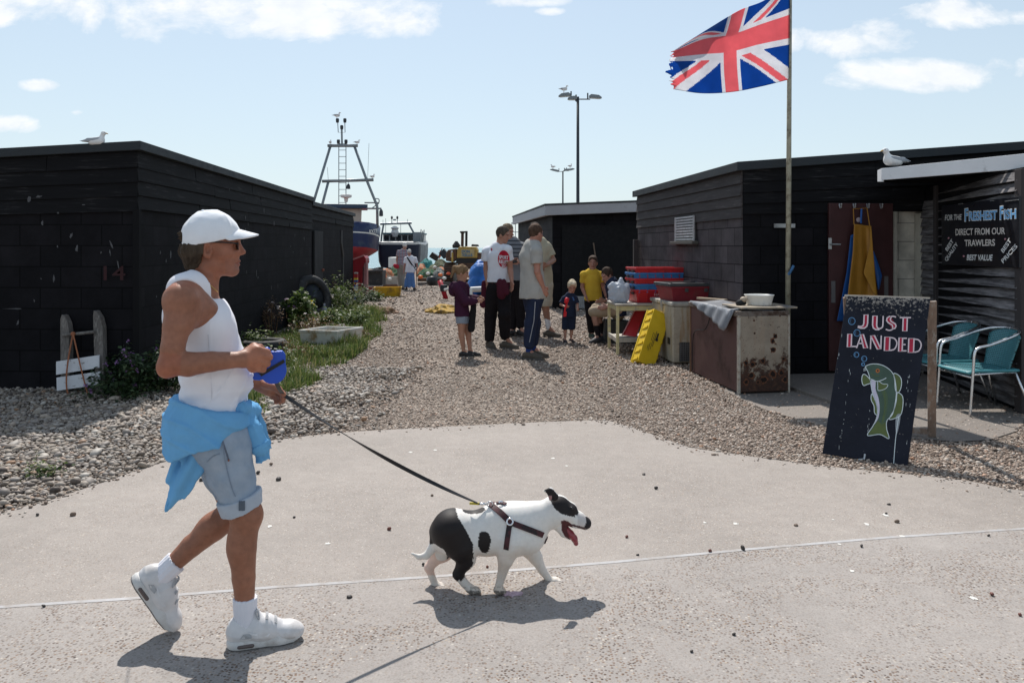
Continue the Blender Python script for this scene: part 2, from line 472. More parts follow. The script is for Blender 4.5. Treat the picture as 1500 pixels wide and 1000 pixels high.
fin = mixc(nt, dens, base, cshade)
nt.links.new(fin, bg.inputs['Color'])

# ================================================================== ground, road, sea
m, nt, b = new_mat('shingle_bed'); v = coord(nt)
vc = voro(nt, v, 34, out='Color'); vd = voro(nt, v, 34)
hs = nt.nodes.new('ShaderNodeSeparateColor'); nt.links.new(vc, hs.inputs[0])
stone = ramp(nt, hs.outputs[0], [(0.0, (0.11, 0.085, 0.07)), (0.35, (0.25, 0.195, 0.155)), (0.7, (0.34, 0.275, 0.225)), (1.0, (0.48, 0.41, 0.35))])
gapm = ramp(nt, vd, [(0.45, 1.0), (0.75, 0.45)])
big = ramp(nt, noise(nt, v, 0.6, 5), [(0.35, 0.8), (0.65, 1.1)])
c1 = mixc(nt, 1.0, stone, gapm, 'MULTIPLY'); c1 = mixc(nt, 1.0, c1, big, 'MULTIPLY')
nt.links.new(c1, b.inputs['Base Color']); b.inputs['Roughness'].default_value = 0.85; b.inputs['Specular IOR Level'].default_value = 0.2
bump(nt, b, ramp(nt, vd, [(0.0, 1.0), (0.8, 0.0)]), 0.9, 0.02)
SHINGLE_BED = m
gx = [-400, -60, -20, -8, -3, 0, 3, 8, 20, 60, 400]; gy = [-60, -10, 0, 3, 6, 10, 15, 22, 32, 45, 62]
V = []; Q = []
for y in gy:
    for x in gx: V.append((x, y, 0))
for x in gx: V.append((x, 130, -3.4))
n = len(gx)
for j in range(len(gy)):
    for i in range(n-1): Q.append((j*n+i, j*n+i+1, (j+1)*n+i+1, (j+1)*n+i))
g = link('ground', V, Q, SHINGLE_BED, origin=(0, 0, 0)); g['kind'] = 'structure'

m, nt, b = new_mat('sea_water'); v = coord(nt)
b.inputs['Base Color'].default_value = (0.10, 0.22, 0.25, 1); b.inputs['Roughness'].default_value = 0.22; b.inputs['IOR'].default_value = 1.33
vs = coord(nt, 'Object', (1, 2.5, 1)); bump(nt, b, noise(nt, vs, 0.35, 8, 0.6), 0.6, 0.6)
sea = link('sea', [(-30000, 60, -3.0), (30000, 60, -3.0), (30000, 45000, -3.0), (-30000, 45000, -3.0)], [(0, 1, 2, 3)], m, origin=(0, 60, -3)); sea['kind'] = 'structure'

def concrete(name, base, agg, aggscale, amount, smooth_patch):
    m, nt, b = new_mat(name); v = coord(nt)
    n1 = noise(nt, v, 0.7, 6, 0.6); n2 = noise(nt, v, 9, 6, 0.65); n3 = noise(nt, v, 160, 3, 0.6)
    bc = ramp(nt, n1, [(0.3, [x*0.86 for x in base]), (0.7, [x*1.08 for x in base])])
    bc = mixc(nt, 1.0, bc, ramp(nt, n2, [(0.3, 0.90), (0.7, 1.05)]), 'MULTIPLY'); bc = mixc(nt, 1.0, bc, ramp(nt, n3, [(0.25, 0.80), (0.6, 1.08)]), 'MULTIPLY')
    vc = voro(nt, v, aggscale, out='Color'); vd = voro(nt, v, aggscale)
    s = nt.nodes.new('ShaderNodeSeparateColor'); nt.links.new(vc, s.inputs[0])
    ac = ramp(nt, s.outputs[0], agg)
    sel = ramp(nt, s.outputs[1], [(0.0, 1.0), (amount, 1.0), (amount+0.03, 0.0)])
    am = mathn(nt, 'MULTIPLY', ramp(nt, vd, [(0.32, 1.0), (0.5, 0.0)]), sel)
    worn = ramp(nt, noise(nt, v, 1.4, 8, 0.72, 0.5), smooth_patch)
    am = mathn(nt, 'MULTIPLY', am, worn)
    col = mixc(nt, am, bc, ac)
    st = ramp(nt, noise(nt, coord(nt, 'Object', (1, 0.5, 1)), 0.45, 7, 0.7, 0.8), [(0.54, 0.0), (0.78, 0.40)])
    col = mixc(nt, st, col, [x*0.62 for x in base])
    nt.links.new(col, b.inputs['Base Color']); b.inputs['Roughness'].default_value = 0.82; b.inputs['Specular IOR Level'].default_value = 0.3
    bump(nt, b, n3, 0.35, 0.003); bump(nt, b, mathn(nt, 'MULTIPLY', am, ramp(nt, vd, [(0.0, 1.0), (0.45, 0.0)])), 0.5, 0.004)
    return m
AGG = [(0.0, (0.07, 0.05, 0.04)), (0.3, (0.30, 0.21, 0.15)), (0.5, (0.13, 0.10, 0.085)), (0.75, (0.44, 0.35, 0.27)), (1.0, (0.64, 0.58, 0.52))]
AGG2 = [(0.0, (0.05, 0.036, 0.03)), (0.35, (0.22, 0.145, 0.10)), (0.6, (0.10, 0.08, 0.07)), (0.85, (0.32, 0.25, 0.19)), (1.0, (0.52, 0.48, 0.43))]
CONC_A = concrete('apron_concrete', (0.312, 0.277, 0.250), AGG, 105, 0.40, [(0.30, 0.85), (0.62, 0.3)])
CONC_B = concrete('road_concrete', (0.319, 0.288, 0.266), AGG2, 75, 0.85, [(0.43, 1.0), (0.58, 0.16)])
CONC_C = concrete('pad_concrete', (0.20, 0.175, 0.155), AGG, 70, 0.3, [(0.35, 0.8), (0.6, 0.2)])

edge = [(-700, 900), (-300, 818), (0, 750), (60, 737), (130, 714), (200, 690), (258, 671), (330, 655), (400, 645), (500, 634), (640, 626), (760, 620), (860, 616),
        (893, 617), (925, 626), (960, 638), (1010, 655), (1080, 666), (1200, 682), (1350, 697), (1420, 705), (1500, 719), (1700, 727), (2200, 718)]
strip = [(-700, 935), (-200, 903), (0, 890), (200, 877), (400, 861), (520, 853), (640, 845), (900, 824), (1100, 805), (1300, 788), (1500, 775), (1800, 757), (2200, 735)]
EDGE_W = [G(*p)[:2] for p in catmull([(x, y) for x, y in edge], 4)]
STRIP_W = [G(*p)[:2] for p in strip]
def sheet(name, poly2, z, mt):
    V = [(x, y, z) for x, y in poly2]
    bm = bmesh.new(); vs = [bm.verts.new(p) for p in V]; f = bm.faces.new(vs); bmesh.ops.triangulate(bm, faces=[f])
    bmesh.ops.recalc_face_normals(bm, faces=bm.faces)
    if sum(f.normal.z for f in bm.faces) < 0: bmesh.ops.reverse_faces(bm, faces=bm.faces)
    me = bpy.data.meshes.new(name); bm.to_mesh(me); bm.free(); me.materials.append(mt)
    o = bpy.data.objects.new(name, me); COL.objects.link(o); o['kind'] = 'structure'; return o
off = np.array([0.0, 0.028])
ew = [(float(a), float(b_)) for a, b_ in EDGE_W]
sheet('concrete_apron', ew+[(float(p[0]), float(p[1])) for p in STRIP_W[::-1] if ew[0][0]-9 < p[0]][0:], 0.004, CONC_A)
sheet('road', [(float(p[0]), float(p[1]-0.001)) for p in STRIP_W]+[(14, -8), (-14, -8)], 0.004, CONC_B)
STRIP_M = mat('drain_strip_mortar', (0.41, 0.40, 0.40), 0.8, 0.2, 14, patch=(0.33, 0.30, 0.28), pscale=7, pth=(0.46, 0.60))
mb = MB()
for i in range(len(STRIP_W)-1):
    a, c = STRIP_W[i], STRIP_W[i+1]
    mb.add([(a[0], a[1]-.014, .0054), (c[0], c[1]-.014, .0054), (c[0], c[1]+.014, .0054), (a[0], a[1]+.014, .0054)], [(0, 1, 2, 3)])
o = mb.build('drain_strip', STRIP_M, origin=(0, 0, 0)); o['kind'] = 'structure'
pad = [(1060, 572), (1100, 592), (1130, 604), (1210, 626), (1340, 643), (1400, 648), (1450, 645), (1490, 632), (1510, 605), (1490, 592), (1352, 546), (1100, 548)]
PADP = [tuple(float(c) for c in G(*p)[:2]) for p in pad]
sheet('concrete_pad', PADP, 0.008, CONC_C)
# raised threshold slab before the shed door
mb = MB(); pts = [G(1150, 569), G(1216, 592), G(1300, 600), G(1350, 549), G(1150, 553)]
mb.prism([A3(p[0], p[1], 0.0) for p in pts], (0, 0, 0.045)); o = mb.build('door_slab', CONC_C, bev=0.008); o['kind'] = 'structure'

# ------------------------------------------------------------------ shingle, pebble by pebble
def ico(sub):
    bm = bmesh.new(); bmesh.ops.create_icosphere(bm, subdivisions=sub, radius=1.0)
    V = np.array([v.co[:] for v in bm.verts]); Fc = np.array([[v.index for v in f.verts] for f in bm.faces]); bm.free(); return V, Fc
def pebbles(pos, size, sub, seed, zlift=0.0, flat=0.55):
    r = np.random.default_rng(seed); V0, F0 = ico(sub); n = len(pos)
    sc = np.stack([size*r.uniform(.85, 1.35, n), size*r.uniform(.65, 1.0, n), size*r.uniform(flat*.75, flat*1.3, n)], 1)
    ang = r.uniform(0, 2*np.pi, n); tl = r.normal(0, .28, n); tl2 = r.normal(0, .28, n)
    V = V0[None]*(1+0.10*np.sin(V0[None]*3+r.uniform(0, 6, (n, 1, 3))))*sc[:, None, :]
    c, s = np.cos(tl)[:, None], np.sin(tl)[:, None]; V = np.stack([V[..., 0], V[..., 1]*c-V[..., 2]*s, V[..., 1]*s+V[..., 2]*c], -1)
    c, s = np.cos(tl2)[:, None], np.sin(tl2)[:, None]; V = np.stack([V[..., 0]*c+V[..., 2]*s, V[..., 1], -V[..., 0]*s+V[..., 2]*c], -1)
    c, s = np.cos(ang)[:, None], np.sin(ang)[:, None]; V = np.stack([V[..., 0]*c-V[..., 1]*s, V[..., 0]*s+V[..., 1]*c, V[..., 2]], -1)
    z = np.asarray(zlift)+sc[:, 2]*r.uniform(0.1, 0.9, n)
    V = V+np.stack([pos[:, 0], pos[:, 1], z], 1)[:, None, :]
    Q = F0[None]+(np.arange(n)*len(V0))[:, None, None]
    return V.reshape(-1, 3), Q.reshape(-1, 3)
def jitgrid(x0, x1, y0, y1, sp, seed):
    r = np.random.default_rng(seed); xs = np.arange(x0, x1, sp); ys = np.arange(y0, y1, sp*0.9)
    X, Y = np.meshgrid(xs, ys); p = np.stack([X.ravel(), Y.ravel()], 1); return p+r.uniform(-.45, .45, p.shape)*sp
EP = np.array(EDGE_W)
def on_concrete(p, pad_also=True):
    ye = np.interp(p[:, 0], EP[:, 0], EP[:, 1])
    r = p[:, 1] < ye
    if pad_also: q_ = p+.10*np.stack([vnoise(np.c_[p*4, p[:, 0]*0]), vnoise(np.c_[p*4, p[:, 0]*0+9])], 1); r |= inpoly(q_[:, 0], q_[:, 1], PADP) & (np.abs(vnoise(np.c_[p*60, p[:, 0]*0])) < .62-.3*np.clip((p[:, 0]-4.0), 0, 1))
    return r
def wall_x(y): return -4.15-0.0548*(y-8.807)                      # foot of the left shed's alley wall
def in_view(p, z=0.0, mgn=40):
    px = CX+F*p[:, 0]/p[:, 1]; return (px > -mgn-60) & (px < 1500+mgn+60)
def stone_mat(name, stops):
    m, nt, b = new_mat(name); gi = nt.nodes.new('ShaderNodeNewGeometry'); v = coord(nt)
    c = ramp(nt, gi.outputs['Random Per Island'], stops)
    c = mixc(nt, 1.0, c, ramp(nt, noise(nt, v, 45, 5, 0.65), [(0.3, 0.72), (0.7, 1.1)]), 'MULTIPLY')
    nt.links.new(c, b.inputs['Base Color']); b.inputs['Roughness'].default_value = 0.62; b.inputs['Specular IOR Level'].default_value = 0.35
    return m
ST = [(0.0, (0.07, 0.055, 0.048)), (0.18, (0.19, 0.15, 0.12)), (0.4, (0.30, 0.25, 0.20)), (0.6, (0.36, 0.31, 0.265)), (0.8, (0.22, 0.19, 0.17)), (0.92, (0.46, 0.42, 0.37)), (1.0, (0.32, 0.18, 0.10))]
STONE = stone_mat('beach_pebble', ST)
STONE_D = stone_mat('gravel_stone', [(0.0, (0.09, 0.065, 0.05)), (0.2, (0.24, 0.17, 0.13)), (0.5, (0.37, 0.285, 0.225)), (0.75, (0.44, 0.355, 0.29)), (0.93, (0.58, 0.51, 0.44)), (1.0, (0.40, 0.20, 0.11))])
# big shingle before the left shed
p = jitgrid(-7.2, -1.2, 4.6, 10.5, 0.032, 1); r = np.random.default_rng(5)
keep = ~on_concrete(p) & in_view(p, 0, 320)
edge_x = -1.75+0.10*(p[:, 1]-6.5)+r.normal(0, .28, len(p))
keep &= (p[:, 0] < edge_x) & ~((p[:, 1] > 8.85) & (p[:, 0] < wall_x(p[:, 1])))
p = p[keep]; sz = np.clip(r.lognormal(math.log(0.0145), .40, len(p)), .006, .045)
mound = 0.05*np.clip((vnoise(np.stack([p[:, 0]*1.3, p[:, 1]*1.3, p[:, 0]*0], 1))+.4), 0, 1)*np.clip((p[:, 1]-np.interp(p[:, 0], EP[:, 0], EP[:, 1]))/0.5, 0, 1)
Va, Qa = pebbles(p, sz, 2, 11, mound)
o = link('shingle', Va, Qa, STONE, origin=(-3, 7, 0), smooth=True); o['kind'] = 'stuff'
# finer stones over the alley and before the right-hand sheds
Vs = []; Qs = []; nb = 0
for (x0, x1, y0, y1, sp, s0, sd_) in [(-2.6, 5.6, 5.2, 9.2, 0.0225, .0098, 21), (-3.2, 4.2, 9.2, 12.5, 0.034, .0135, 22), (-4.2, 4.0, 12.5, 18, 0.06, .018, 23), (-5, 4, 18, 34, 0.16, .026, 24)]:
    p = jitgrid(x0, x1, y0, y1, sp, sd_); r = np.random.default_rng(sd_)
    keep = ~on_concrete(p) & in_view(p) & (p[:, 0] > wall_x(p[:, 1])+.05)
    if y0 < 9: keep &= p[:, 0] > -2.3+0.10*(p[:, 1]-6.5)+r.normal(0, .28, len(p))
    path = np.exp(-((p[:, 0]-0.0+0.04*p[:, 1])/1.5)**2)            # trodden middle: fewer, smaller stones
    keep &= r.uniform(0, 1, len(p)) > 0.55*path
    p = p[keep]; sz = np.clip(r.lognormal(math.log(s0), .34, len(p)), s0*.45, s0*2.2)*(1-0.25*path[keep])
    V_, Q_ = pebbles(p, sz, 1, sd_+50, 0.0)
    Vs.append(V_); Qs.append(Q_+nb); nb += len(V_)
o = link('gravel', np.concatenate(Vs), np.concatenate(Qs), STONE_D, origin=(0, 9, 0), smooth=True); o['kind'] = 'stuff'
# crumbs of shingle strayed on to the concrete's edge
p = []
r = np.random.default_rng(77)
for i in range(420):
    k = r.integers(0, len(EP)-1); q = lerp(EP[k], EP[k+1], r.uniform()); p.append((q[0]+r.normal(0, .02), q[1]-abs(r.normal(0, .10))))
p = np.array(p); p = p[in_view(p)]
V_, Q_ = pebbles(p, np.clip(r.lognormal(math.log(.008), .4, len(p)), .004, .018), 1, 78, .004)
o = link('stray_gravel', V_, Q_, STONE_D, origin=(0, 6, 0), smooth=True); o['kind'] = 'stuff'
# single stones lying about on the concrete
loose = [(408, 704, 7, 'dark'), (570, 777, 6, 'rust'), (378, 695, 4, 'dark'), (295, 705, 6, 'dark'), (512, 876, 7, 'dark'), (64, 890, 4, 'dark'), (1298, 754, 4, 'dark'), (1302, 740, 4, 'dark'), (1314, 766, 5, 'brown'), (1448, 786, 4, 'dark'),
         (1166, 771, 5, 'brown'), (431, 759, 4, 'dark'), (397, 682, 4, 'brown'), (55, 756, 4, 'dark'), (107, 756, 6, 'brown'), (943, 696, 4, 'dark'), (961, 717, 4, 'dark'), (1088, 806, 6, 'dark'), (1040, 809, 4, 'rust'), (1075, 931, 5, 'dark'),
         (1013, 956, 4, 'dark'), (1453, 873, 5, 'rust'), (1494, 903, 5, 'rust'), (633, 727, 4, 'brown'), (620, 829, 4, 'dark'), (697, 815, 4, 'dark'), (714, 832, 4, 'rust'), (1262, 802, 4, 'dark'), (918, 788, 4, 'rust'), (934, 814, 4, 'dark')]
SM = {'dark': mat('dark_flint', (0.05, 0.042, 0.038), 0.6), 'rust': mat('red_flint', (0.16, 0.06, 0.045), 0.6), 'brown': mat('brown_flint', (0.17, 0.12, 0.09), 0.65)}
place = lambda x, y: ('near the dog' if 590 < x < 900 and y > 760 else 'left of the dog' if x < 600 else 'right of the dog')
for i, (x, y, s_, k) in enumerate(loose):
    q = G(x, y); V_, Q_ = pebbles(np.array([[q[0], q[1]]]), np.array([s_/F*q[1]*0.62]), 2, 300+i, .006, .75)
    o = link('stone', V_, Q_, SM[k], origin=q, smooth=True); tag(o, None, 'stone', 'loose stones on the concrete')
    size = 'small' if s_ < 5 else 'larger'
    o['label'] = '%s %s stone on the concrete %s the pale strip, %s' % (size, {'dark': 'black', 'rust': 'reddish', 'brown': 'brown'}[k], 'beyond' if y < np.interp(x, [s[0] for s in strip], [s[1] for s in strip]) else 'before', 'left of the dog' if x < 600 else 'right of the dog' if x > 880 else 'by the dog')
# bird lime and litter specks
lime = [(602, 663, 7), (637, 660, 6), (1297, 755, 11), (1270, 769, 9), (1220, 762, 5), (1320, 786, 8), (1032, 766, 6), (1078, 768, 9), (810, 672, 6), (1425, 877, 11), (1248, 837, 8), (395, 772, 9), (480, 797, 8), (1230, 798, 6), (830, 683, 5)]
LIME = mat('bird_lime', (0.62, 0.60, 0.56), 0.8, .1)
for i, (x, y, s_) in enumerate(lime):
    q = G(x, y); rr = s_/F*q[1]*0.55; a = np.linspace(0, 2*np.pi, 13)[:-1]; r = np.random.default_rng(900+i); k = r.uniform(.45, 1.1, 12)
    V_ = [(q[0]+rr*c*math.cos(t), q[1]+rr*c*math.sin(t)*1.3, 0.0062) for t, c in zip(a, k)]
    o = link('bird_dropping', V_, [tuple(range(12))], LIME); tag(o, 'flat white bird dropping splashed on the concrete '+('right of the dog' if x > 900 else 'left of the dog' if x < 600 else 'beyond the dog'), 'dropping', 'white droppings on the concrete')
# ================================================================== black sheds
def block_mat(name, c1, c2, mortar, bw=0.46, rh=0.232, scuff=0.0, rough=0.75, bstr=0.8):
    m, nt, b = new_mat(name)
    t = nt.nodes.new('ShaderNodeTexCoord'); br = nt.nodes.new('ShaderNodeTexBrick'); nt.links.new(t.outputs['UV'], br.inputs['Vector'])
    br.inputs['Scale'].default_value = 1.0; br.inputs['Brick Width'].default_value = bw; br.inputs['Row Height'].default_value = rh
    br.inputs['Mortar Size'].default_value = 0.009; br.inputs['Mortar Smooth'].default_value = 0.6; br.inputs['Bias'].default_value = 0.0
    br.inputs['Color1'].default_value = rgb(c1); br.inputs['Color2'].default_value = rgb(c2); br.inputs['Mortar'].default_value = rgb(mortar)
    v = coord(nt, 'Object'); n1 = noise(nt, v, 3, 7, 0.65); n2 = noise(nt, v, 70, 5, 0.7)
    col = mixc(nt, 1.0, br.outputs['Color'], ramp(nt, n1, [(0.3, 0.65), (0.7, 1.35)]), 'MULTIPLY')
    if scuff:
        sc = ramp(nt, noise(nt, coord(nt, 'Object', (1, 1, .35)), 7, 9, 0.72), [(0.70, 0.0), (0.78, scuff)]); col = mixc(nt, sc, col, (0.30, 0.29, 0.28))
    nt.links.new(col, b.inputs['Base Color']); b.inputs['Roughness'].default_value = rough; b.inputs['Specular IOR Level'].default_value = 0.12
    bump(nt, b, br.outputs['Fac'], -bstr, 0.012); bump(nt, b, n2, 0.6, 0.005); bump(nt, b, n1, 0.3, 0.02)
    return m
BLK = block_mat('black_painted_block', (0.0075, 0.0072, 0.0088), (0.0120, 0.0110, 0.0132), (0.003, 0.003, 0.0035), scuff=0.20, bstr=1.0, rough=.85)
BLK_L = block_mat('sunlit_black_block', (0.060, 0.050, 0.053), (0.084, 0.071, 0.075), (0.014, 0.010, 0.011), scuff=0.45, bstr=1.0)  # lighter copy for the sunlit wall, sunshine put into the colour; scuffs are wear
BLK_M = block_mat('grey_black_block', (0.022, 0.022, 0.025), (0.034, 0.033, 0.035), (0.009, 0.009, 0.010), scuff=0.3)
WHT_BLK = block_mat('white_painted_block', (0.60, 0.56, 0.49), (0.66, 0.62, 0.55), (0.30, 0.28, 0.25), rh=0.24, bstr=0.4)
def board_mat(name, c, hi, th=(0.55, 0.75)):
    m, nt, b = new_mat(name); t = coord(nt, 'UV', (1.2, 16, 1)); n1 = noise(nt, t, 2.2, 9, 0.7, 0.2); n2 = noise(nt, coord(nt, 'UV', (.6, 2.5, 1)), 2.0, 5)
    f = mathn(nt, 'ADD', mathn(nt, 'MULTIPLY', n1, .65), mathn(nt, 'MULTIPLY', n2, .35))
    col = ramp(nt, f, [(0.3, [x*.6 for x in c]), (th[0], c), (th[1], hi)])
    nt.links.new(col, b.inputs['Base Color']); b.inputs['Roughness'].default_value = 0.8; b.inputs['Specular IOR Level'].default_value = 0.14
    bump(nt, b, n1, 0.5, 0.004); return m
BRD = board_mat('black_tarred_board', (0.0085, 0.0082, 0.0095), (0.075, 0.072, 0.074), (.54, .78))
BRD_L = board_mat('sunlit_black_board', (0.064, 0.056, 0.056), (0.17, 0.155, 0.15))  # board black lightened for the sunlit side, light put into the colour; posts share it
SLAT = board_mat('grey_black_slat', (0.075, 0.070, 0.072), (0.33, 0.31, 0.31), (0.45, 0.68))
FELT = mat('roofing_felt', (0.024, 0.029, 0.034), 0.7, .25, 6, bmp=.5, bscale=120)
FASC_G = mat('grey_fascia_paint', (0.36, 0.36, 0.38), 0.6, .12, 3, patch=(0.22, 0.22, 0.22), pscale=3, pth=(.6, .78))
FASC_W = mat('white_fascia_paint', (0.74, 0.75, 0.77), 0.55, .08, 3, patch=(0.42, 0.43, 0.43), pscale=5, pth=(.64, .80))

def wallp(name, a, b, z0, za, zb, mt, par, z0b=None, t=0.0):
    """vertical wall panel from plan point a to b, top height za..zb, seen from the right-hand... side; thickness t pushed back"""
    a = A3(a[0], a[1], 0); b = A3(b[0], b[1], 0); z0b = z0 if z0b is None else z0b
    V = [a+A3(0, 0, z0), b+A3(0, 0, z0b), b+A3(0, 0, zb), a+A3(0, 0, za)]
    if t:
        n = nrm(np.cross(b-a, (0, 0, 1)))*t; V = V+[p-n for p in V]
        Fc = [(0, 1, 2, 3), (7, 6, 5, 4), (1, 0, 4, 5), (2, 1, 5, 6), (3, 2, 6, 7), (0, 3, 7, 4)]
    else: Fc = [(0, 1, 2, 3)]
    return link(name, V, Fc, mt, par, uv=(a, nrm(b-a), (0, 0, 1)))
def shiplap(name, a, b, z0a, z1a, z0b, z1b, n, mt, par, seed=0, lap=0.02, proud=0.03, gap=0.0):
    """overlapping horizontal boards on the outside (right of a->b) of a wall"""
    r = random.Random(seed); a = A3(a[0], a[1], 0); b = A3(b[0], b[1], 0); out = nrm(np.cross(b-a, (0, 0, 1))); L = np.linalg.norm(b-a); e = nrm(b-a)
    mb = MB()
    for i in range(n):
        t0, t1 = i/n, (i+1)/n
        la, lb = lerp(z0a, z1a, t0)-lap, lerp(z0b, z1b, t0)-lap; ua, ub = lerp(z0a, z1a, t1)-gap, lerp(z0b, z1b, t1)-gap
        cuts = [0.0]; x = r.uniform(1.5, 3.8)
        while x < L-.8: cuts.append(x/L); x += r.uniform(2.2, 4.2)
        cuts.append(1.0)
        for c0, c1 in zip(cuts[:-1], cuts[1:]):
            j = r.uniform(-.004, .004); p0 = a+e*L*(c0+.0008*(c0 > 0)); p1 = a+e*L*(c1-.0008*(c1 < 1))
            zl0, zl1 = lerp(la, lb, c0)+j, lerp(la, lb, c1)+j+r.uniform(-.004, .004); zu0, zu1 = lerp(ua, ub, c0), lerp(ua, ub, c1)
            pr = proud+r.uniform(-.004, .006)
            z = lambda q, zz, o: A3(q[0], q[1], zz)+out*o
            mb.add([z(p0, zl0, .004), z(p1, zl1, .004), z(p1, zl1, pr), z(p0, zl0, pr), z(p0, zu0, .004), z(p1, zu1, .004), z(p1, zu1, .012+j), z(p0, zu0, .012+j)],
                   [(0, 1, 2, 3), (3, 2, 6, 7), (7, 6, 5, 4), (0, 3, 7, 4), (1, 5, 6, 2), (0, 4, 5, 1)])
    V = np.array(mb.v)
    o = link(name, V, mb.f, mt, par, fix=True, uv=(a+A3(seed*1.7, 0, 0), e, (0, 0, 1)))
    return o
def slab(name, plan, zs, t, mt, par, bev=0.006):
    """roof: plan polygon with a top height per corner, thickness t"""
    mb = MB(); n = len(plan)
    top = [A3(x, y, z) for (x, y), z in zip(plan, zs)]; bot = [p-A3(0, 0, t) for p in top]
    mb.add(bot+top, [tuple(range(n))[::-1], tuple(range(n, 2*n))]+[(i, (i+1) % n, n+(i+1) % n, n+i) for i in range(n)])
    return mb.build(name, mt, par, bev=bev)
def q2(p): return (float(p[0]), float(p[1]))

# ---- left shed
L0 = A3(-4.15, 8.807); aL = A3(-0.0548, 0.9985); L1 = L0+aL*9.82; L2 = L1+aL*6.75; LB = A3(-9.6, 8.95)
t1 = empty('shed', (L0[0], L0[1], 0), 'black block shed with the seagull on its roof and the sled against its front', 'shed')
wallp('wall', LB, L0, -.05, 2.42, 2.72, BLK, t1); wallp('wall', L0, L1, -.05, 2.72, 2.72, BLK, t1)
wallp('wall', L1, L1+A3(-5.6, .35), -.05, 2.7, 2.4, BLK, t1)
shiplap('cladding', LB, L0+A3(.02, 0), 1.90, 2.40, 2.03, 2.665, 4, BRD, t1, 3); shiplap('cladding', L0+A3(0, -.02), L1, 2.05, 2.665, 2.05, 2.665, 4, BRD, t1, 4)
mb = MB(); mb.box((L0[0]-.02, L0[1]-.052, -.02), (L0[0]+.05, L0[1]+.012, 2.03)); mb.build('corner_board', BRD, t1, bev=.004)
slab('roof', [q2(LB+A3(0, -.07)), q2(L0+A3(.075, -.075)), q2(L1+A3(.075, 0)), q2(L1+A3(-5.6, .3)), q2(LB+A3(0, 9.8))], [2.50, 2.775, 2.78, 2.5, 2.47], .10, FELT, t1)
# bird lime and the painted number on the front wall
def wall_mark(px, py, w_, h_, mt, seed, d, par, name='splash'):
    r = np.random.default_rng(seed); c = P(px, py, d); sw, sh = w_/F*d/2, h_/F*d/2; a = np.linspace(0, 2*np.pi, 11)[:-1]; k = r.uniform(.5, 1.15, 10)
    tl = r.uniform(-.35, .35)
    return [(c[0]+sw*kk*math.cos(t)+tl*sh*math.sin(t), c[1], c[2]+sh*kk*math.sin(t)) for t, kk in zip(a, k)]
mb = MB()
for i, (x, y, ww, hh) in enumerate([(43, 291, 5, 12), (57, 288, 10, 4), (62, 327, 4, 10), (85, 312, 5, 3), (104, 345, 4, 9), (112, 364, 4, 14), (163, 358, 3, 16), (161, 370, 2, 10), (173, 388, 2, 16), (79, 408, 3, 12), (26, 472, 3, 9), (20, 452, 34, 2), (60, 408, 2, 3),
                                    (84, 361, 2, 4), (148, 370, 2, 4), (122, 300, 5, 2), (50, 440, 2, 6)]):
    f_ = wall_mark(x, y, ww, hh, LIME, i, 8.70, t1); mb.add(f_, [tuple(range(10))])
MARK = mat('grey_scuff', (0.085, 0.085, 0.09), .8, .4, 50)
for k in range(0, len(mb.v), 10): link('scuff_mark', np.array(mb.v[k:k+10]), [tuple(range(10))], MARK, t1)
V, Fc = text2d('14', 1.0, .01); V[:, 0] -= V[:, 0].min(); V /= V[:, 1].max(); V[:, 0] *= 1.25
c = P(153, 410, 8.77); link('painted_number', c+np.stack([V[:, 0]*.17*1.0, V[:, 0]*0-.02, V[:, 1]*.155], 1), Fc, mat('faded_red_paint', (0.034, 0.010, 0.012), .8, .4, 30), t1)
mb = MB()
r = np.random.default_rng(8)
for i in range(26):
    s_ = r.uniform(.4, 9.2); z = r.uniform(.7, 2.5); c = np.append(L0+aL*s_, z)+A3(.045, 0, 0) if z > 2.0 else np.append(L0+aL*s_, z)+A3(.006, 0, 0)
    a = np.linspace(0, 2*np.pi, 9)[:-1]; k = r.uniform(.5, 1.2, 8); hh = r.uniform(.012, .07); ww = r.uniform(.006, .03)
    mb.add([c+A3(0, ww*kk*math.cos(t), hh*kk*math.sin(t)) for t, kk in zip(a, k)], [tuple(range(8))])
for k in range(0, len(mb.v), 8): link('scuff_mark', np.array(mb.v[k:k+8]), [tuple(range(8))], MARK, t1)

# ---- second left shed
t2 = empty('shed', (L1[0], L1[1], 0), 'lower black shed with a plank door, beyond the long shed on the left', 'shed')
La = L1+aL*.03+A3(-.03, 0)
wallp('wall', La, L2, -.05, 2.6, 2.6, BLK, t2); wallp('wall', L2, L2+A3(-5.5, .3), -.05, 2.6, 2.5, BLK, t2)
shiplap('cladding', La, L2, 2.28, 2.56, 2.28, 2.56, 2, BRD, t2, 6)
slab('roof', [q2(La+A3(.07, .02)), q2(L2+A3(.07, .06)), q2(L2+A3(-5.5, .36)), q2(La+A3(-5.5, .3))], [2.69, 2.70, 2.5, 2.5], .10, FELT, t2)
mb = MB(); d0 = La+aL*.25; d1 = La+aL*1.35; mb.obox(A3(d0[0]+.004, d0[1], .03), A3(*(d1-d0), 0), (.05, 0, 0), (0, 0, 1.98)); dr = mb.build('door', board_mat('grey_door_plank', (0.030, 0.030, 0.032), (0.085, 0.08, 0.08)), t2, bev=.006, uv=(A3(0, 0, 0), (0, 0, 1), (0, 1, 0)))
mb = MB(); mb.ball(A3(d1[0]+.07, d1[1]-.12, 1.05), .05, sc=(1, 1, .8)); mb.build('padlock', mat('rusty_lock', (0.18, 0.06, 0.04), .7), dr)
mb = MB(); pz = La+aL*4.6
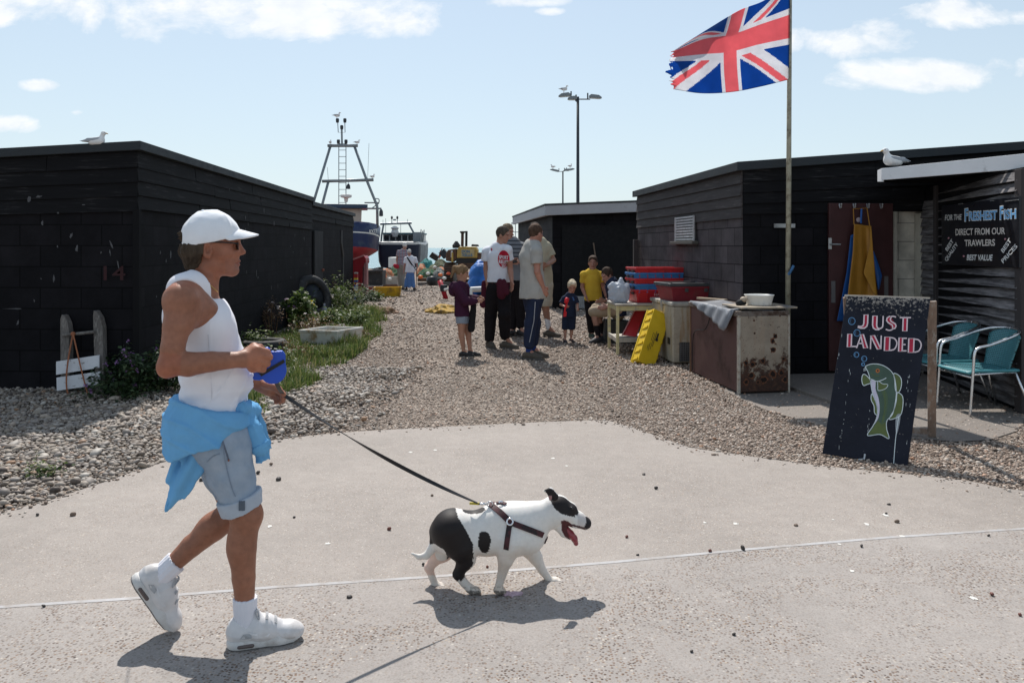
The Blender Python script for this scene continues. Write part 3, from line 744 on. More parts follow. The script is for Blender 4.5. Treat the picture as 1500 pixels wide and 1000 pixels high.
mb.tube([A3(pz[0]+.05, pz[1], z) for z in (.1, 1.0, 1.35)], .018); mb.tube([A3(pz[0]+.05, pz[1], 1.35), A3(pz[0]+.05, pz[1]-.25, 1.75), A3(pz[0]+.05, pz[1]-.25, 2.1)], .03); mb.build('drainpipe', mat('grey_pipe', (0.10, .10, .10), .6), t2)

# ---- right-hand main shed
R0 = A3(2.867, 9.9); rF = A3(0.994, 0.1095); rS = A3(-0.1113, 0.9938); RB = R0+rS*4.86
ft = lambda t: R0+rF*t
t3 = empty('shed', (R0[0], R0[1], 0), 'black block shed with a barred vent window, behind the flagpole', 'shed')
wallp('wall', RB, R0, -.05, 2.6, 2.6, BLK_L, t3); wallp('wall', R0, ft(1.97), -.05, 2.6, 2.75, BLK, t3)
wallp('wall', ft(1.97), ft(2.42), 2.06, 2.75, 2.8, BLK, t3); wallp('wall', ft(2.42), ft(6.5), -.05, 2.8, 3.1, BLK, t3)
wallp('wall', RB+A3(3, .34), RB, -.05, 2.7, 2.6, BLK, t3)
# doorway recess with the white-painted block screen
dp = A3(-0.1095, 0.994)*.30
wallp('inner_wall', ft(1.90)+dp*.4, ft(2.50)+dp*.4, 0.04, 2.45, 2.45, WHT_BLK, t3, t=.05)
mb = MB(); mb.obox(np.append(ft(2.34)-dp*.1, 0.04), np.append(rF*.07, 0), np.append(dp*.45, 0), (0, 0, 2.0)); mb.build('door_frame', mat('cream_frame_paint', (0.45, 0.42, 0.36), .6, .2), t3, bev=.004); mb = MB(); mb.obox(np.append(ft(1.975)-dp*.08, 0.04), np.append(rF*.05, 0), np.append(dp*.45, 0), (0, 0, 2.02)); mb.build('door_frame', mat('cream_frame_paint', (0.45, 0.42, 0.36), .6, .2), t3, bev=.004)
shiplap('cladding', RB, R0+A3(0, -.01), 1.99, 2.56, 1.99, 2.56, 4, BRD_L, t3, 8, proud=.035)
shiplap('cladding', R0, ft(3.9), 2.04, 2.56, 2.12, 2.86, 4, BRD, t3, 9)
slab('roof', [q2(R0+A3(-.09, -.09)), q2(ft(6.5)+A3(0, -.09)), q2(ft(6.5)+A3(-.5, 5)), q2(RB+A3(-.09, .08))], [2.66, 3.19, 3.15, 2.65], .11, FELT, t3)
# brown door folded back on the wall, its coat hooks and handle
mb = MB(); o_ = np.append(ft(1.10)-A3(-.1095, .994)*.06, .06); mb.obox(o_, np.append(rF*.85, 0), np.append(A3(-.1095, .994)*.045, 0), (0, 0, 2.10))
DOOR = mat('dark_red_door_paint', (0.060, 0.022, 0.022), .55, .25, 5, patch=(0.03, 0.02, 0.02), pscale=5, pth=(.6, .8)); dr = mb.build('door', DOOR, t3, bev=.006)
STEEL = mat('dull_steel', (0.45, 0.45, 0.45), .4, .15, 30, metal=.8)
def onfront(px, py, off=.075):                                     # a point just proud of the shed's front
    n = A3(-.1095, .994, 0); o = A3(R0[0], R0[1], 0)-n*off; d = A3((px-CX)/F, 1, -(py-HY)/F); t = ((o-A3(0, 0, H))@n)/(d@n); return A3(0, 0, H)+d*t
for hx in (1230, 1250.5, 1270.5, 1290):
    mb = MB(); p = onfront(hx, 303); mb.tube([p+A3(0, .02, .04), p+A3(0, -.01, -.02), p+A3(0, -.045, -.01), p+A3(0, -.05, .02)], .008, 6); mb.ball(p+A3(0, -.05, .03), .012); mb.build('coat_hook', STEEL, dr)
mb = MB(); p = onfront(1216, 358); mb.obox(p+A3(-.02, 0, -.06), (.04, 0, 0), (0, .01, 0), (0, 0, .14)); mb.tube([p+A3(0, -.01, 0), p+A3(.02, -.05, 0), p+A3(.11, -.05, 0)], .01); mb.build('handle', STEEL, dr)
mb = MB(); p = onfront(1222, 428); mb.obox(p+A3(-.035, 0, -.13), (.05, 0, 0), (0, .01, 0), (0, 0, .27)); mb.build('door_plate', mat('grey_plate', (0.12, .11, .11), .6), dr); mb = MB(); p = onfront(1299, 422); mb.obox(p+A3(-.03, 0, -.15), (.05, 0, 0), (0, .01, 0), (0, 0, .30)); mb.build('door_plate', mat('grey_plate', (0.12, .11, .11), .6), dr)
# vent window on the sunny side
def onside(px, py, off=.0):
    n = A3(-.9938, -.1113, 0); o = A3(R0[0], R0[1], 0)+n*off; d = A3((px-CX)/F, 1, -(py-HY)/F); t = ((o-A3(0, 0, H))@n)/(d@n); return A3(0, 0, H)+d*t
a = onside(994, 318); bq = onside(1020, 316); zl, zt = onside(1007, 353)[2], onside(1007, 317)[2]
e = A3(bq[0]-a[0], bq[1]-a[1], 0); nn = A3(-.9938, -.1113, 0)
wn = MB().obox(A3(a[0], a[1], zl)+nn*.004, e, nn*.03, (0, 0, zt-zl)).build('vent_window', mat('vent_backing', (0.10, .10, .10), .6), t3)
mb = MB()
for k in range(9): z = lerp(zl, zt, (k+.3)/9); mb.obox(A3(a[0], a[1], z)+nn*.036, e, nn*.014, (0, 0, (zt-zl)/9*.55))
mb.obox(A3(a[0], a[1], zl)+nn*.034-nrm(e)*.03, nrm(e)*.03, nn*.02, (0, 0, zt-zl)); mb.obox(A3(bq[0], bq[1], zl)+nn*.034, nrm(e)*.03, nn*.02, (0, 0, zt-zl))
mb.build('louvre', mat('pale_louvre', (0.42, .42, .43), .6, .25, 9, patch=(.2, .17, .15), pscale=20, pth=(.55, .7)), wn)
MB().obox(A3(a[0], a[1], zl-.05)-nrm(e)*.14+nn*.004, e+nrm(e)*.25, nn*.10, (0, 0, .045)).build('sill', mat('stone_sill', (0.09, .085, .075), .8), wn, bev=.006)
mb = MB(); p = onfront(1150, 330, .03); mb.obox(p+A3(-.14, -.02, -.03), (.27, .03, 0), (0, .025, 0), (0, 0, .05)); mb.build('pole_bracket', STEEL, t3)
mb = MB(); rb = RB+A3(-.04, -.12); mb.box((rb[0]-.06, rb[1]-.05, 0), (rb[0]+.03, rb[1]+.06, 1.75)); mb.build('side_post', BRD_L, t3, bev=.006)

# ---- projecting kiosk wing with the white fascia
S0 = A3(5.24, 10.14); S1 = A3(4.945, 7.706)
t4 = empty('kiosk', (S1[0], S1[1], 0), 'slatted black kiosk with a white-edged roof, behind the green chairs', 'kiosk')
wallp('wall', S0, S1, -.05, 2.38, 2.38, BRD, t4); wallp('wall', S1, S1+A3(4, -.3), -.05, 2.38, 2.38, BRD, t4)
shiplap('slats', S0+A3(0, -.45), S1, .06, 2.36, .06, 2.36, 22, SLAT, t4, 12, lap=.004, proud=.060, gap=.014)
shiplap('slats', S0+A3(-.01, -.02), S0+A3(-.04, -.40), .06, 2.20, .06, 2.20, 20, SLAT, t4, 13, lap=.010, proud=.04, gap=.010)
mb = MB(); mb.box((S1[0]-.055, S1[1]-.06, 0), (S1[0]+.06, S1[1]+.05, 2.36)); mb.build('post', BRD_L, t4, bev=.005); mb = MB(); q = S0+A3(-.06, -.425); mb.box((q[0]-.03, q[1]-.03, 0), (q[0]+.07, q[1]+.03, 2.36)); mb.build('post', BRD_L, t4, bev=.005)
shiplap('slats', S1, S1+A3(4, -.3), .06, 2.36, .06, 2.36, 22, SLAT, t4, 14, lap=.004, proud=.060, gap=.014)
slab('roof', [(4.30, 9.24), (5.34, 7.56), (9.2, 7.16), (9.2, 10.6), (5.0, 10.02), (4.66, 9.95)], [2.515]*6, .10, BRD, t4)
fcu = [A3(4.265, 9.30), A3(4.235, 9.13), A3(5.30, 7.48), A3(9.2, 7.06)]; mb = MB()
for a_, b_, za, zb in ((fcu[0], fcu[1], 2.505, 2.51), (fcu[1], fcu[2], 2.51, 2.535), (fcu[2], fcu[3], 2.535, 2.535)):
    n_ = nrm(np.cross(np.append(b_-a_, 0), (0, 0, 1)))*-.026; A_, B_ = np.append(a_, 0), np.append(b_, 0); z_ = lambda p, z: p+A3(0, 0, z)
    vs = [z_(A_, za-.135), z_(B_, zb-.155), z_(B_+n_, zb-.155), z_(A_+n_, za-.135), z_(A_, za), z_(B_, zb), z_(B_+n_, zb), z_(A_+n_, za)]; mb.add(vs, [(3, 2, 1, 0), (4, 5, 6, 7), (0, 1, 5, 4), (1, 2, 6, 5), (2, 3, 7, 6), (3, 0, 4, 7)])
mb.build('fascia', FASC_W, t4, bev=.004)
shiplap('soffit_boards', S0+A3(-.62, -.02), S0+A3(-.02, -.05), 2.10, 2.36, 2.10, 2.36, 2, BRD, t4, 15)
# hanging sign
SGN = A3(-nrm(np.append(S0-S1, 0))[1], nrm(np.append(S0-S1, 0))[0], 0); SGN = SGN if SGN[0] < 0 else -SGN     # outward normal of the slatted wall
sd_ = nrm(np.append(S1-S0, 0))
def onsign(px, py, off):
    o = A3(S1[0], S1[1], 0)+SGN*off; d = A3((px-CX)/F, 1, -(py-HY)/F); t = ((o-A3(0, 0, H))@SGN)/(d@SGN); return A3(0, 0, H)+d*t
a = onsign(1382, 300, .05); bq = onsign(1496.5, 292, .05)
sg = MB().obox(A3(a[0], a[1], 1.405), A3(bq[0]-a[0], bq[1]-a[1], 0), SGN*.022, (0, 0, .69)).build('sign', mat('gloss_black_board', (0.011, 0.012, 0.016), .35, .2, 8), None, bev=.004)
tag(sg, 'black painted fish sign screwed to the slatted kiosk wall', 'sign')
def signtext(s, x0, y0, x1, y1, mt, hpx, hpx1=None, off=.02, shear=0.0, z=.0745, name='lettering', cap2=None):
    """letters laid on the board from pixel (x0,y0) baseline to (x1,y1); heights given at both ends"""
    V, Fc = text2d(s, 1.0, off, shear); V[:, 0] -= V[:, 0].min(); V[:, 0] /= V[:, 0].max(); V[:, 1] /= 0.73
    A = onsign(x0, y0, z); B = onsign(x1, y1, z); U = onsign(x0, y0-hpx, z)-A; U2 = onsign(x1, y1-(hpx1 or hpx), z)-B
    X = A+(B-A)*V[:, :1]+(U+(U2-U)*V[:, :1])*V[:, 1:2]
    return link(name, X, Fc, mt, sg)
CR = mat('cream_sign_paint', (0.72, 0.66, 0.60), .5, .1); WH = mat('white_sign_paint', (0.78, .78, .76), .5, .1); BL = mat('sky_blue_sign_paint', (0.16, .42, .74), .5, .15, 25)
def S(cx, cy): return 1370+cx/9.09, 290+cy/9.09
def st(s, a, b_, h0, h1=None, mt=CR, off=.02, shear=0.0, z=.0745): x0, y0 = S(*a); x1, y1 = S(*b_); signtext(s, x0, y0, x1, y1, mt, h0/9.09, (h1 or h0)/9.09, off, shear, z)
st('FOR THE', (128, 300), (352, 288), 78, 74, WH, .012, .15)
for (s, a, b_, h0) in [('F', (388, 306), (440, 303), 166), ('RESHEST', (446, 300), (826, 284), 122), ('F', (856, 284), (910, 281), 176), ('ISH', (914, 280), (1080, 270), 128)]:
    st(s, a, b_, h0, h0*1.03, WH, .055, 0, .0735); st(s, (a[0]+5, a[1]-4), (b_[0]-5, b_[1]-4), h0-9, (h0-9)*1.03, BL, .025, 0, .0750)
st('DIRECT FROM OUR', (270, 496), (930, 480), 88, 92, CR, .016)
st('TRAWLERS', (390, 640), (795, 634), 86, 88, CR, .022)
st('BEST VALUE', (418, 826), (766, 832), 74, 80, WH, .025, .2)
def stslant(s, a, b_, h):                                         # lettering climbing the board at an angle
    V, Fc = text2d(s, 1.0, .022); V[:, 0] -= V[:, 0].min(); V[:, 0] /= V[:, 0].max(); V[:, 1] /= .73
    A = np.array(a, float); B = np.array(b_, float); n = np.array([(B-A)[1], -(B-A)[0]]); n = n/np.linalg.norm(n)*h*0.8+np.array([0, -h*.35])
    p = A+(B-A)*V[:, :1]+n*V[:, 1:2]
    link('lettering', np.array([onsign(*S(*q), .0745) for q in p]), Fc, WH, sg)
stslant('BEST', (160, 712), (246, 578), 46); stslant('QUALITY', (150, 848), (306, 622), 46); stslant('BEST', (905, 735), (1016, 570), 52); stslant('PRICES', (905, 872), (1096, 650), 52)
mb = MB()
for q in ((180, 536), (934, 548), (382, 775)): c = onsign(*S(*q), .0745); mb.ball(c, .011)
mb.build('bullet', mat('pink_dot', (0.5, .25, .28), .5), sg)
mb = MB()
for q, w_ in (((330, 84), .10), ((750, 44), .07), ((1010, 40), .26)): c = onsign(*S(*q), .08); mb.obox(c-sd_*w_/2, sd_*w_, SGN*-.03, (0, 0, .008))
mb.build('bracket', STEEL, sg)

# ---- grey-roofed shed beyond
M0 = A3(1.06, 20.9); mS = A3(-.1106, .9939); M1 = M0+mS*7.6; M2 = M0+A3(6.5, .5)
t5 = empty('shed', (M0[0], M0[1], 0), 'black shed with a pale grey fascia, at the far end of the alley', 'shed')
wallp('wall', M1, M0, -.05, 2.55, 2.55, BLK_M, t5); wallp('wall', M0, M2, -.05, 2.6, 2.8, BLK, t5)
slab('roof', [q2(M0+A3(-.22, -.32)), q2(M2+A3(0, -.30)), q2(M2+A3(-.4, 7.6)), q2(M1+A3(-.22, .2))], [2.74, 3.02, 3.0, 2.74], .045, FELT, t5)
slab('fascia', [q2(M0+A3(-.20, -.30)), q2(M2+A3(0, -.28)), q2(M2+A3(0, -.2)), q2(M0+A3(-.10, -.22)), q2(M1+A3(-.12, .1)), q2(M1+A3(-.20, .1))], [2.693, 2.973, 2.973, 2.693, 2.693, 2.693], .255, FASC_G, t5)
mb = MB(); c = P(869, 368, 20.9); mb.bar(c+A3(0, -.05, .22), c+A3(.06, -.05, -.2), .05, .03); mb.build('loose_batten', mat('bare_batten', (.16, .12, .09), .8), t5)
wallp('doorway', M0+A3(.25, -.012), M0+A3(5.6, .44-.012), 0, 2.2, 2.2, mat('doorway_shade_black', (0.006, .006, .007), .9, .2), t5)  # flat near-black sheet on the wall, painted for the shade inside the opening
# ================================================================== things by the right-hand sheds
def tagm(o, label, cat, group=None): return tag(o, label, cat, group)
# ---- flagpole and flag
POLE_D = 9.72
pb = P(1153.5, 555, POLE_D); pb[2] = 0
POLE = mat('weathered_pole_paint', (0.33, 0.30, 0.22), .55, .3, 10, patch=(.16, .13, .09), pscale=12, pth=(.5, .66))
fp = empty('flagpole', pb, 'slim weathered flagpole standing against the black shed wall', 'flagpole')
top = P(1157.3, -48, POLE_D)
MB().tube([pb, lerp(pb, top, .5), top], [.033, .030, .024], 14).build('pole', POLE, fp, smooth=True)
MB().ball(top, .045, 12, 8).build('finial', POLE, fp, smooth=True)
mb = MB(); c = P(1154, 396, POLE_D); mb.tube([c+A3(0, -.03, -.05), c+A3(.02, -.06, 0), c+A3(.05, -.06, .06)], .016); mb.build('cleat', mat('blue_rope', (0.06, .16, .32), .8), fp)
rows = {0.0: [(1157, -39), (1124, -2), (1082, 16), (1035, 44), (989, 73)], 0.25: [(1157, 0), (1117, 20), (1076, 40), (1031, 52), (987, 76)], .5: [(1157, 39), (1113, 50), (1070, 61), (1028, 66), (984, 78)],
        .75: [(1156, 78), (1113, 86), (1070, 98), (1026, 101), (978, 98)], 1.0: [(1155, 117), (1115, 127), (1073, 135), (1028, 137), (986, 131)]}
ts = sorted(rows); ctrl = np.array([[rows[t][i] for i in range(5)] for t in ts], float)
def cub(vals, u):                                                   # Catmull-Rom through 5 values
    x = u*4; i = min(int(x), 3); t = x-i; p = [vals[max(i-1, 0)], vals[i], vals[i+1], vals[min(i+2, 4)]]
    if i == 0: p[0] = 2*vals[0]-vals[1]
    if i == 3: p[3] = 2*vals[4]-vals[3]
    return 0.5*(2*p[1]+(-p[0]+p[2])*t+(2*p[0]-5*p[1]+4*p[2]-p[3])*t*t+(-p[0]+3*p[1]-3*p[2]+p[3])*t**3)
NU, NV = 180, 100; V = []; r = np.random.default_rng(3)
for j in range(NV+1):
    t = j/NV
    for i in range(NU+1):
        s = i/NU; rowv = [np.array([cub(ctrl[k, :, c], s) for c in (0, 1)]) for k in range(5)]
        q = np.array([cub([rv[c] for rv in rowv], t) for c in (0, 1)])
        fold = .35*max(0, .42-t)*max(0, s-.35)*2.0                    # the upper fly corner blows back behind
        dd = POLE_D-.03+.16*math.sin(s*7.5+t*1.6+.3)*min(1, s*3)+.32*s+fold*1.4+.02*math.sin(s*25+t*9)*s
        fr = 0
        if s > .955 and t > .3: q[0] += (vnoise(np.array([[j*.55, 3.1, 0]]))[0]*5)*(s-.955)/.045
        V.append(P(q[0], q[1], dd))
V = np.array(V); ii, jj = np.meshgrid(np.arange(NU), np.arange(NV)); a = (jj*(NU+1)+ii).ravel(); Q = np.stack([a, a+1, a+NU+2, a+NU+1], 1)
s = (ii.ravel()+.5)/NU; t = (jj.ravel()+.5)/NV; x = (s-.5)*60; y = (.5-t)*30
Wc, Rc, Bc = np.array([.84, .84, .87]), np.array([.88, .33, .36]), np.array([.055, .20, .52])
fc = np.tile(Bc, (len(s), 1))
dg1 = (x*1-y*2)/math.sqrt(5); dg2 = (x*1+y*2)/math.sqrt(5)
fc[(np.abs(dg1) < 3) | (np.abs(dg2) < 3)] = Wc
sgx = np.sign(x)
fc[(dg1*sgx > -2.0*1) & (dg1*sgx < 0) & (x*y > 0)] = Rc; fc[(dg2*sgx > 0) & (dg2*sgx < 2.0) & (x*y < 0)] = Rc
fc[(np.abs(x) < 5) | (np.abs(y) < 5)] = Wc; fc[(np.abs(x) < 3.4) | (np.abs(y) < 3.4)] = Rc
keep = ~((s > .965) & (t > .42) & (t < .8) & (vnoise(np.stack([s*40, t*38, s*0], 1)) > .32))
o = link('flag', V, Q[keep], attr_mat('flag_cloth', .8, spec=.1, var=.10, scale=8, bmp=.3, bscale=260, transl=.85), origin=V[:NU+1:].mean(0), smooth=True, fcols=fc[keep])
o.modifiers.new('thick', 'SOLIDIFY').thickness = .0012
tag(o, 'frayed union flag streaming from the pole', 'flag')

# ---- rusted chest freezer with its cover, board, bowl
c0 = G(1081.5, 578); cR = G(1155.5, 573); cL = G(1010.5, 545); cR = A3(3.05, 8.79, 0)
fr = empty('chest_freezer', c0, 'rust-pitted old chest freezer with a brown side, in front of the flagpole', 'freezer')
hh = .905; eR = cR-c0; eL = cL-c0
RUST = (0.055, 0.022, 0.012)
m, nt, b = new_mat('rusted_white_enamel'); v = coord(nt)
n1 = noise(nt, v, 5, 8, .62); base = ramp(nt, n1, [(0.3, (.20, .155, .115)), (.7, (.34, .285, .22))])
sp_ = nt.nodes.new('ShaderNodeSeparateXYZ'); nt.links.new(v, sp_.inputs[0])
low = ramp(nt, sp_.outputs[2], [(0.0, 1.0), (.22, .80), (.46, .0)])
up = ramp(nt, sp_.outputs[2], [(0.78, 0.0), (.90, .35)])
n2 = noise(nt, v, 7, 10, .72); n3 = noise(nt, v, 26, 8, .7)
f = mathn(nt, 'ADD', mathn(nt, 'ADD', mathn(nt, 'MULTIPLY', n2, .75), mathn(nt, 'MULTIPLY', n3, .35)), mathn(nt, 'MULTIPLY', mathn(nt, 'MAXIMUM', low, up), .23))
rm = ramp(nt, f, [(.635, 0.0), (.67, .8), (.70, 1.0)])
spk = ramp(nt, voro(nt, v, 38), [(0.12, 1.0), (.24, 0.0)]); spk = mathn(nt, 'MULTIPLY', spk, ramp(nt, noise(nt, v, 6, 3), [(.34, 0.0), (.52, .95)]))
stain = ramp(nt, noise(nt, coord(nt, 'Object', (6, 6, .8)), 3, 6, .6), [(.5, 0), (.75, .5)])
col = mixc(nt, stain, base, (.30, .20, .13)); col = mixc(nt, spk, col, (.13, .06, .035))
rc = ramp(nt, n3, [(.3, (.018, .010, .008)), (.55, (.06, .026, .016)), (.75, (.15, .07, .035))]); col = mixc(nt, rm, col, rc)
nt.links.new(col, b.inputs['Base Color']); nt.links.new(ramp(nt, rm, [(0, .42), (1, .9)]), b.inputs['Roughness']); bump(nt, b, mathn(nt, 'SUBTRACT', 1.0, rm), .5, .004); bump(nt, b, n3, .15, .003)
ENAM = m
BROWN = mat('chalky_brown_paint', (0.098, 0.050, 0.046), .62, .22, 6, patch=(.055, .028, .024), pscale=3, pth=(.50, .66), bmp=.25, bscale=40)
MB().obox(c0+A3(0, 0, .02)+eL*.004, eR, eL*.99, (0, 0, hh-.06)).build('body', BROWN, fr, bev=.012)
nE = nrm(np.cross(eR, (0, 0, 1)))
MB().obox(c0+A3(0, 0, .03)+eR*.02+nE*.002, eR*.96, nE*.014, (0, 0, hh-.08)).build('end_panel', ENAM, fr, bev=.006)
PITR = mat('rust_pit_rim', (.14, .055, .028), .9, .4, 60); PITD = mat('rust_pit', (.016, .009, .007), .95, .3, 60); r = np.random.default_rng(2)
for cx_, cy_, rr in ((797, 455, 20), (776, 495, 20), (777, 572, 24), (692, 668, 24), (602, 700, 22), (545, 685, 20), (870, 650, 16), (630, 692, 12), (590, 795, 30), (700, 830, 34), (620, 430, 9), (780, 780, 30), (850, 770, 26), (545, 850, 22), (650, 850, 16), (880, 830, 26), (615, 320, 8), (840, 280, 7)):
    px, py = 1000+cx_/5.882, 415+cy_/5.882; d_ = A3((px-CX)/F, 1, -(py-HY)/F); o_ = c0+nE*.0168; t = ((o_-A3(0, 0, H))@nE)/(d_@nE); q = A3(0, 0, H)+d_*t; ux_ = nrm(eR); R_ = rr/5.882/165
    for kk, mt_, of in ((1.55, PITR, .0), (1.0, PITD, .0012)):
        a = np.linspace(0, 2*np.pi, 15)[:-1]; k_ = kk*R_*r.uniform(.62, 1.2, 14); link('rust_pit', [q+nE*of+ux_*k2*math.cos(t_)+A3(0, 0, k2*math.sin(t_)) for t_, k2 in zip(a, k_)], [tuple(range(14))], mt_, fr)
TRIM = mat('pale_corner_trim', (.42, .38, .32), .5, .25, 12, patch=(.16, .08, .04), pscale=14, pth=(.52, .66))
mb = MB(); mb.obox(c0+nE*.020-nrm(eR)*.012, nrm(eR)*.03, nE*-.035, (0, 0, hh-.04)); mb.build('corner_trim', TRIM, fr, bev=.004)
mb = MB(); mb.obox(c0+eR+nE*.020-nrm(eR)*.012, nrm(eR)*.022, nE*-.03, (0, 0, hh-.04)); mb.build('corner_trim', TRIM, fr, bev=.004)
nL = nrm(np.cross((0, 0, 1), eL))
mb = MB(); mb.obox(c0+eL*.985+nL*.012, nrm(eL)*-.03, nL*-.03, (0, 0, hh-.04)); mb.build('corner_trim', mat('rusty_corner_trim', (.16, .09, .05), .8, .4, 20), fr, bev=.004)
MB().obox(c0+A3(0, 0, hh-.055)+nE*.012+nL*.012-eR*.02, eR*1.05, eL*1.01, (0, 0, .06)).build('lid', mat('dirty_lid', (.17, .14, .12), .6, .4, 6, patch=(.05, .025, .015), pscale=6, pth=(.45, .6)), fr, bev=.01)
mb = MB(); cp = [c0+eL*.50+nL*.02+A3(0, 0, hh-.10), c0+eL*.60+nL*.025+A3(0, 0, .62), c0+eL*.86+nL*.025+A3(0, 0, .52), c0+eL*.90+nL*.02+A3(0, 0, .05)]
mb.tube(catmull(cp, 8), .006, 6); mb.build('cable', mat('black_cable', (.02, .018, .018), .6), fr)
# grey sheet hanging over the lid
Vx = []; n1_, n2_ = 30, 22
for j in range(n2_+1):
    for i in range(n1_+1):
        a = i/n1_; q = j/n2_
        p = c0+eL*(.03+.93*a)+A3(0, 0, hh+.012)-nE*0
        tri = min(1, a/.08)*max(0, 1-max(0, a-.08)/.80); dr_ = .05+.36*tri; acr = -dr_+q*(dr_+.42)      # + over the top, - down the side
        if acr < 0: p = p+nL*(.030+.012*math.sin(a*11)+.05*min(1, -acr*3)+.012*math.sin(a*31+acr*9))+A3(0, 0, acr*.62+.01)
        else: p = p-nL*acr+A3(0, 0, .010*math.sin(a*9+q*5))
        Vx.append(p)
Qx = np.array([[j*(n1_+1)+i, j*(n1_+1)+i+1, (j+1)*(n1_+1)+i+1, (j+1)*(n1_+1)+i] for j in range(n2_) for i in range(n1_)])
o = link('cover_sheet', Vx, Qx, mat('grey_plastic_sheet', (.19, .20, .22), .45, .25, 5, patch=(.12, .12, .13), pscale=4, pth=(.5, .7)), smooth=True); o.modifiers.new('thick', 'SOLIDIFY').thickness = .006
tag(o, 'grey plastic sheet drooping over the edge of the rusty freezer lid', 'sheet')
MB().obox(c0+A3(-.02, -.03, hh+.026)+eR*.10-nE*.02, eR*1.12, eL*.36, (0, 0, .02)).build('board_x', mat('worn_ply', (.30, .25, .19), .7, .3, 8, patch=(.16, .15, .15), pscale=5), None, bev=.003).name = 'cutting_board'
tag(bpy.data.objects['cutting_board'], 'worn wooden board lying on the freezer under the white bowl', 'board')
bc = c0+eR*.72+eL*.22+A3(0, 0, hh+.047); bc = P(1112, 443, 9.05); bc[2] = hh+.047
prof = [(0, .0), (.125, .0), (.135, .01), (.158, .108), (.166, .112), (.166, .118), (.156, .116), (.130, .016), (0, .012)]
o = MB().lathe(prof, bc, 40).build('bowl', mat('white_plastic', (.78, .78, .76), .35, .06, 8, transl=.2), None, smooth=True); tag(o, 'white plastic bowl standing on the rusty freezer', 'bowl')
# scrubbing brush head beside the bowl
q = P(1088, 446, 9.0); q[2] = hh+.047
br_ = empty('brush', q, 'small scrubbing brush with a pale knob beside the white bowl', 'brush')
MB().ball(q+A3(.01, 0, .065), .042, sc=(1, 1, .8)).build('knob', mat('pale_wood_knob', (.45, .36, .27), .6), br_, smooth=True)
MB().tube([q+A3(-.07, -.02, .02), q+A3(-.02, 0, .035), q+A3(.03, .02, .03)], [.028, .035, .03], 10).build('bristle', mat('black_bristle', (.02, .02, .022), .8, bmp=.8, bscale=200), br_, smooth=True)
q = P(1040, 440, 10.6)
o = MB().bar(A3(q[0]-.10, q[1]+.25, .915), A3(q[0]+.12, q[1]-.35, .925), .05, .03).build('stick', mat('bare_stick', (.42, .33, .24), .7), None, bev=.004); tag(o, 'bare wooden stick lying behind the brown freezer lid', 'stick')

# ---- beige cabinet freezer
a0 = A3(2.19, 10.86, 0); a1 = A3(2.86, 10.98, 0)-a0; a2 = A3(2.10, 11.98, 0)-a0
cb_ = empty('upright_freezer', a0, 'grimy beige cabinet freezer between the rusty freezer and the table', 'freezer')
m, nt, b = new_mat('grimy_beige_enamel'); v = coord(nt); n1 = noise(nt, v, 4, 8, .7); n2 = noise(nt, v, 30, 6, .75)
col = ramp(nt, n1, [(.3, (.33, .29, .22)), (.7, (.50, .45, .35))]); sp_ = ramp(nt, n2, [(.52, 0.0), (.66, .6)]); col = mixc(nt, sp_, col, (.20, .17, .13))
stn = ramp(nt, noise(nt, coord(nt, 'Object', (7, 7, .7)), 2.2, 5, .6), [(.54, 0), (.72, .75)]); col = mixc(nt, stn, col, (.30, .17, .06))
nt.links.new(col, b.inputs['Base Color']); b.inputs['Roughness'].default_value = .6; bump(nt, b, n2, .2, .003); BEIGE = m
MB().obox(a0+A3(0, 0, .03), a1, a2, (0, 0, .77)).build('body', BEIGE, cb_, bev=.02)
MB().obox(a0+A3(-.02, -.02, .803), a1*1.06, a2*1.04, (0, 0, .055)).build('lid', mat('mossy_lid_top', (.40, .38, .33), .7, .3, 8, patch=(.22, .20, .16), pscale=6), cb_, bev=.012)
n_ = nrm(np.cross(a1, (0, 0, 1)))
gm = MB().obox(a0+a1*.14+A3(0, 0, .05)+n_*.001, a1*.34, n_*.010, (0, 0, .26)).build('grille', mat('grille_dark', (.045, .045, .045), .7), cb_)
mb = MB()
for k in range(9): mb.obox(a0+a1*(.145+.037*k)+A3(0, 0, .055)+n_*.012, a1*.012, n_*.006, (0, 0, .25))
for k in range(8): mb.obox(a0+a1*.14+A3(0, 0, .06+.03*k)+n_*.0135, a1*.34, n_*.004, (0, 0, .006))
mb.build('grille_bars', mat('grille_grey', (.14, .14, .14), .6), gm)
nl = nrm(np.cross((0, 0, 1), a2)); MB().obox(a0+a2*.10+A3(0, 0, .27)+nl*.001, a2*.10, nl*.012, (0, 0, .09)).build('thermostat', mat('black_knob', (.02, .02, .02), .5), cb_, bev=.004)
o = MB().obox(a0+a2*.42+nl*.004+A3(0, 0, .70), a2*.05, nl*.03, (0, 0, .13)).build('hinge', STEEL, cb_, bev=.004)

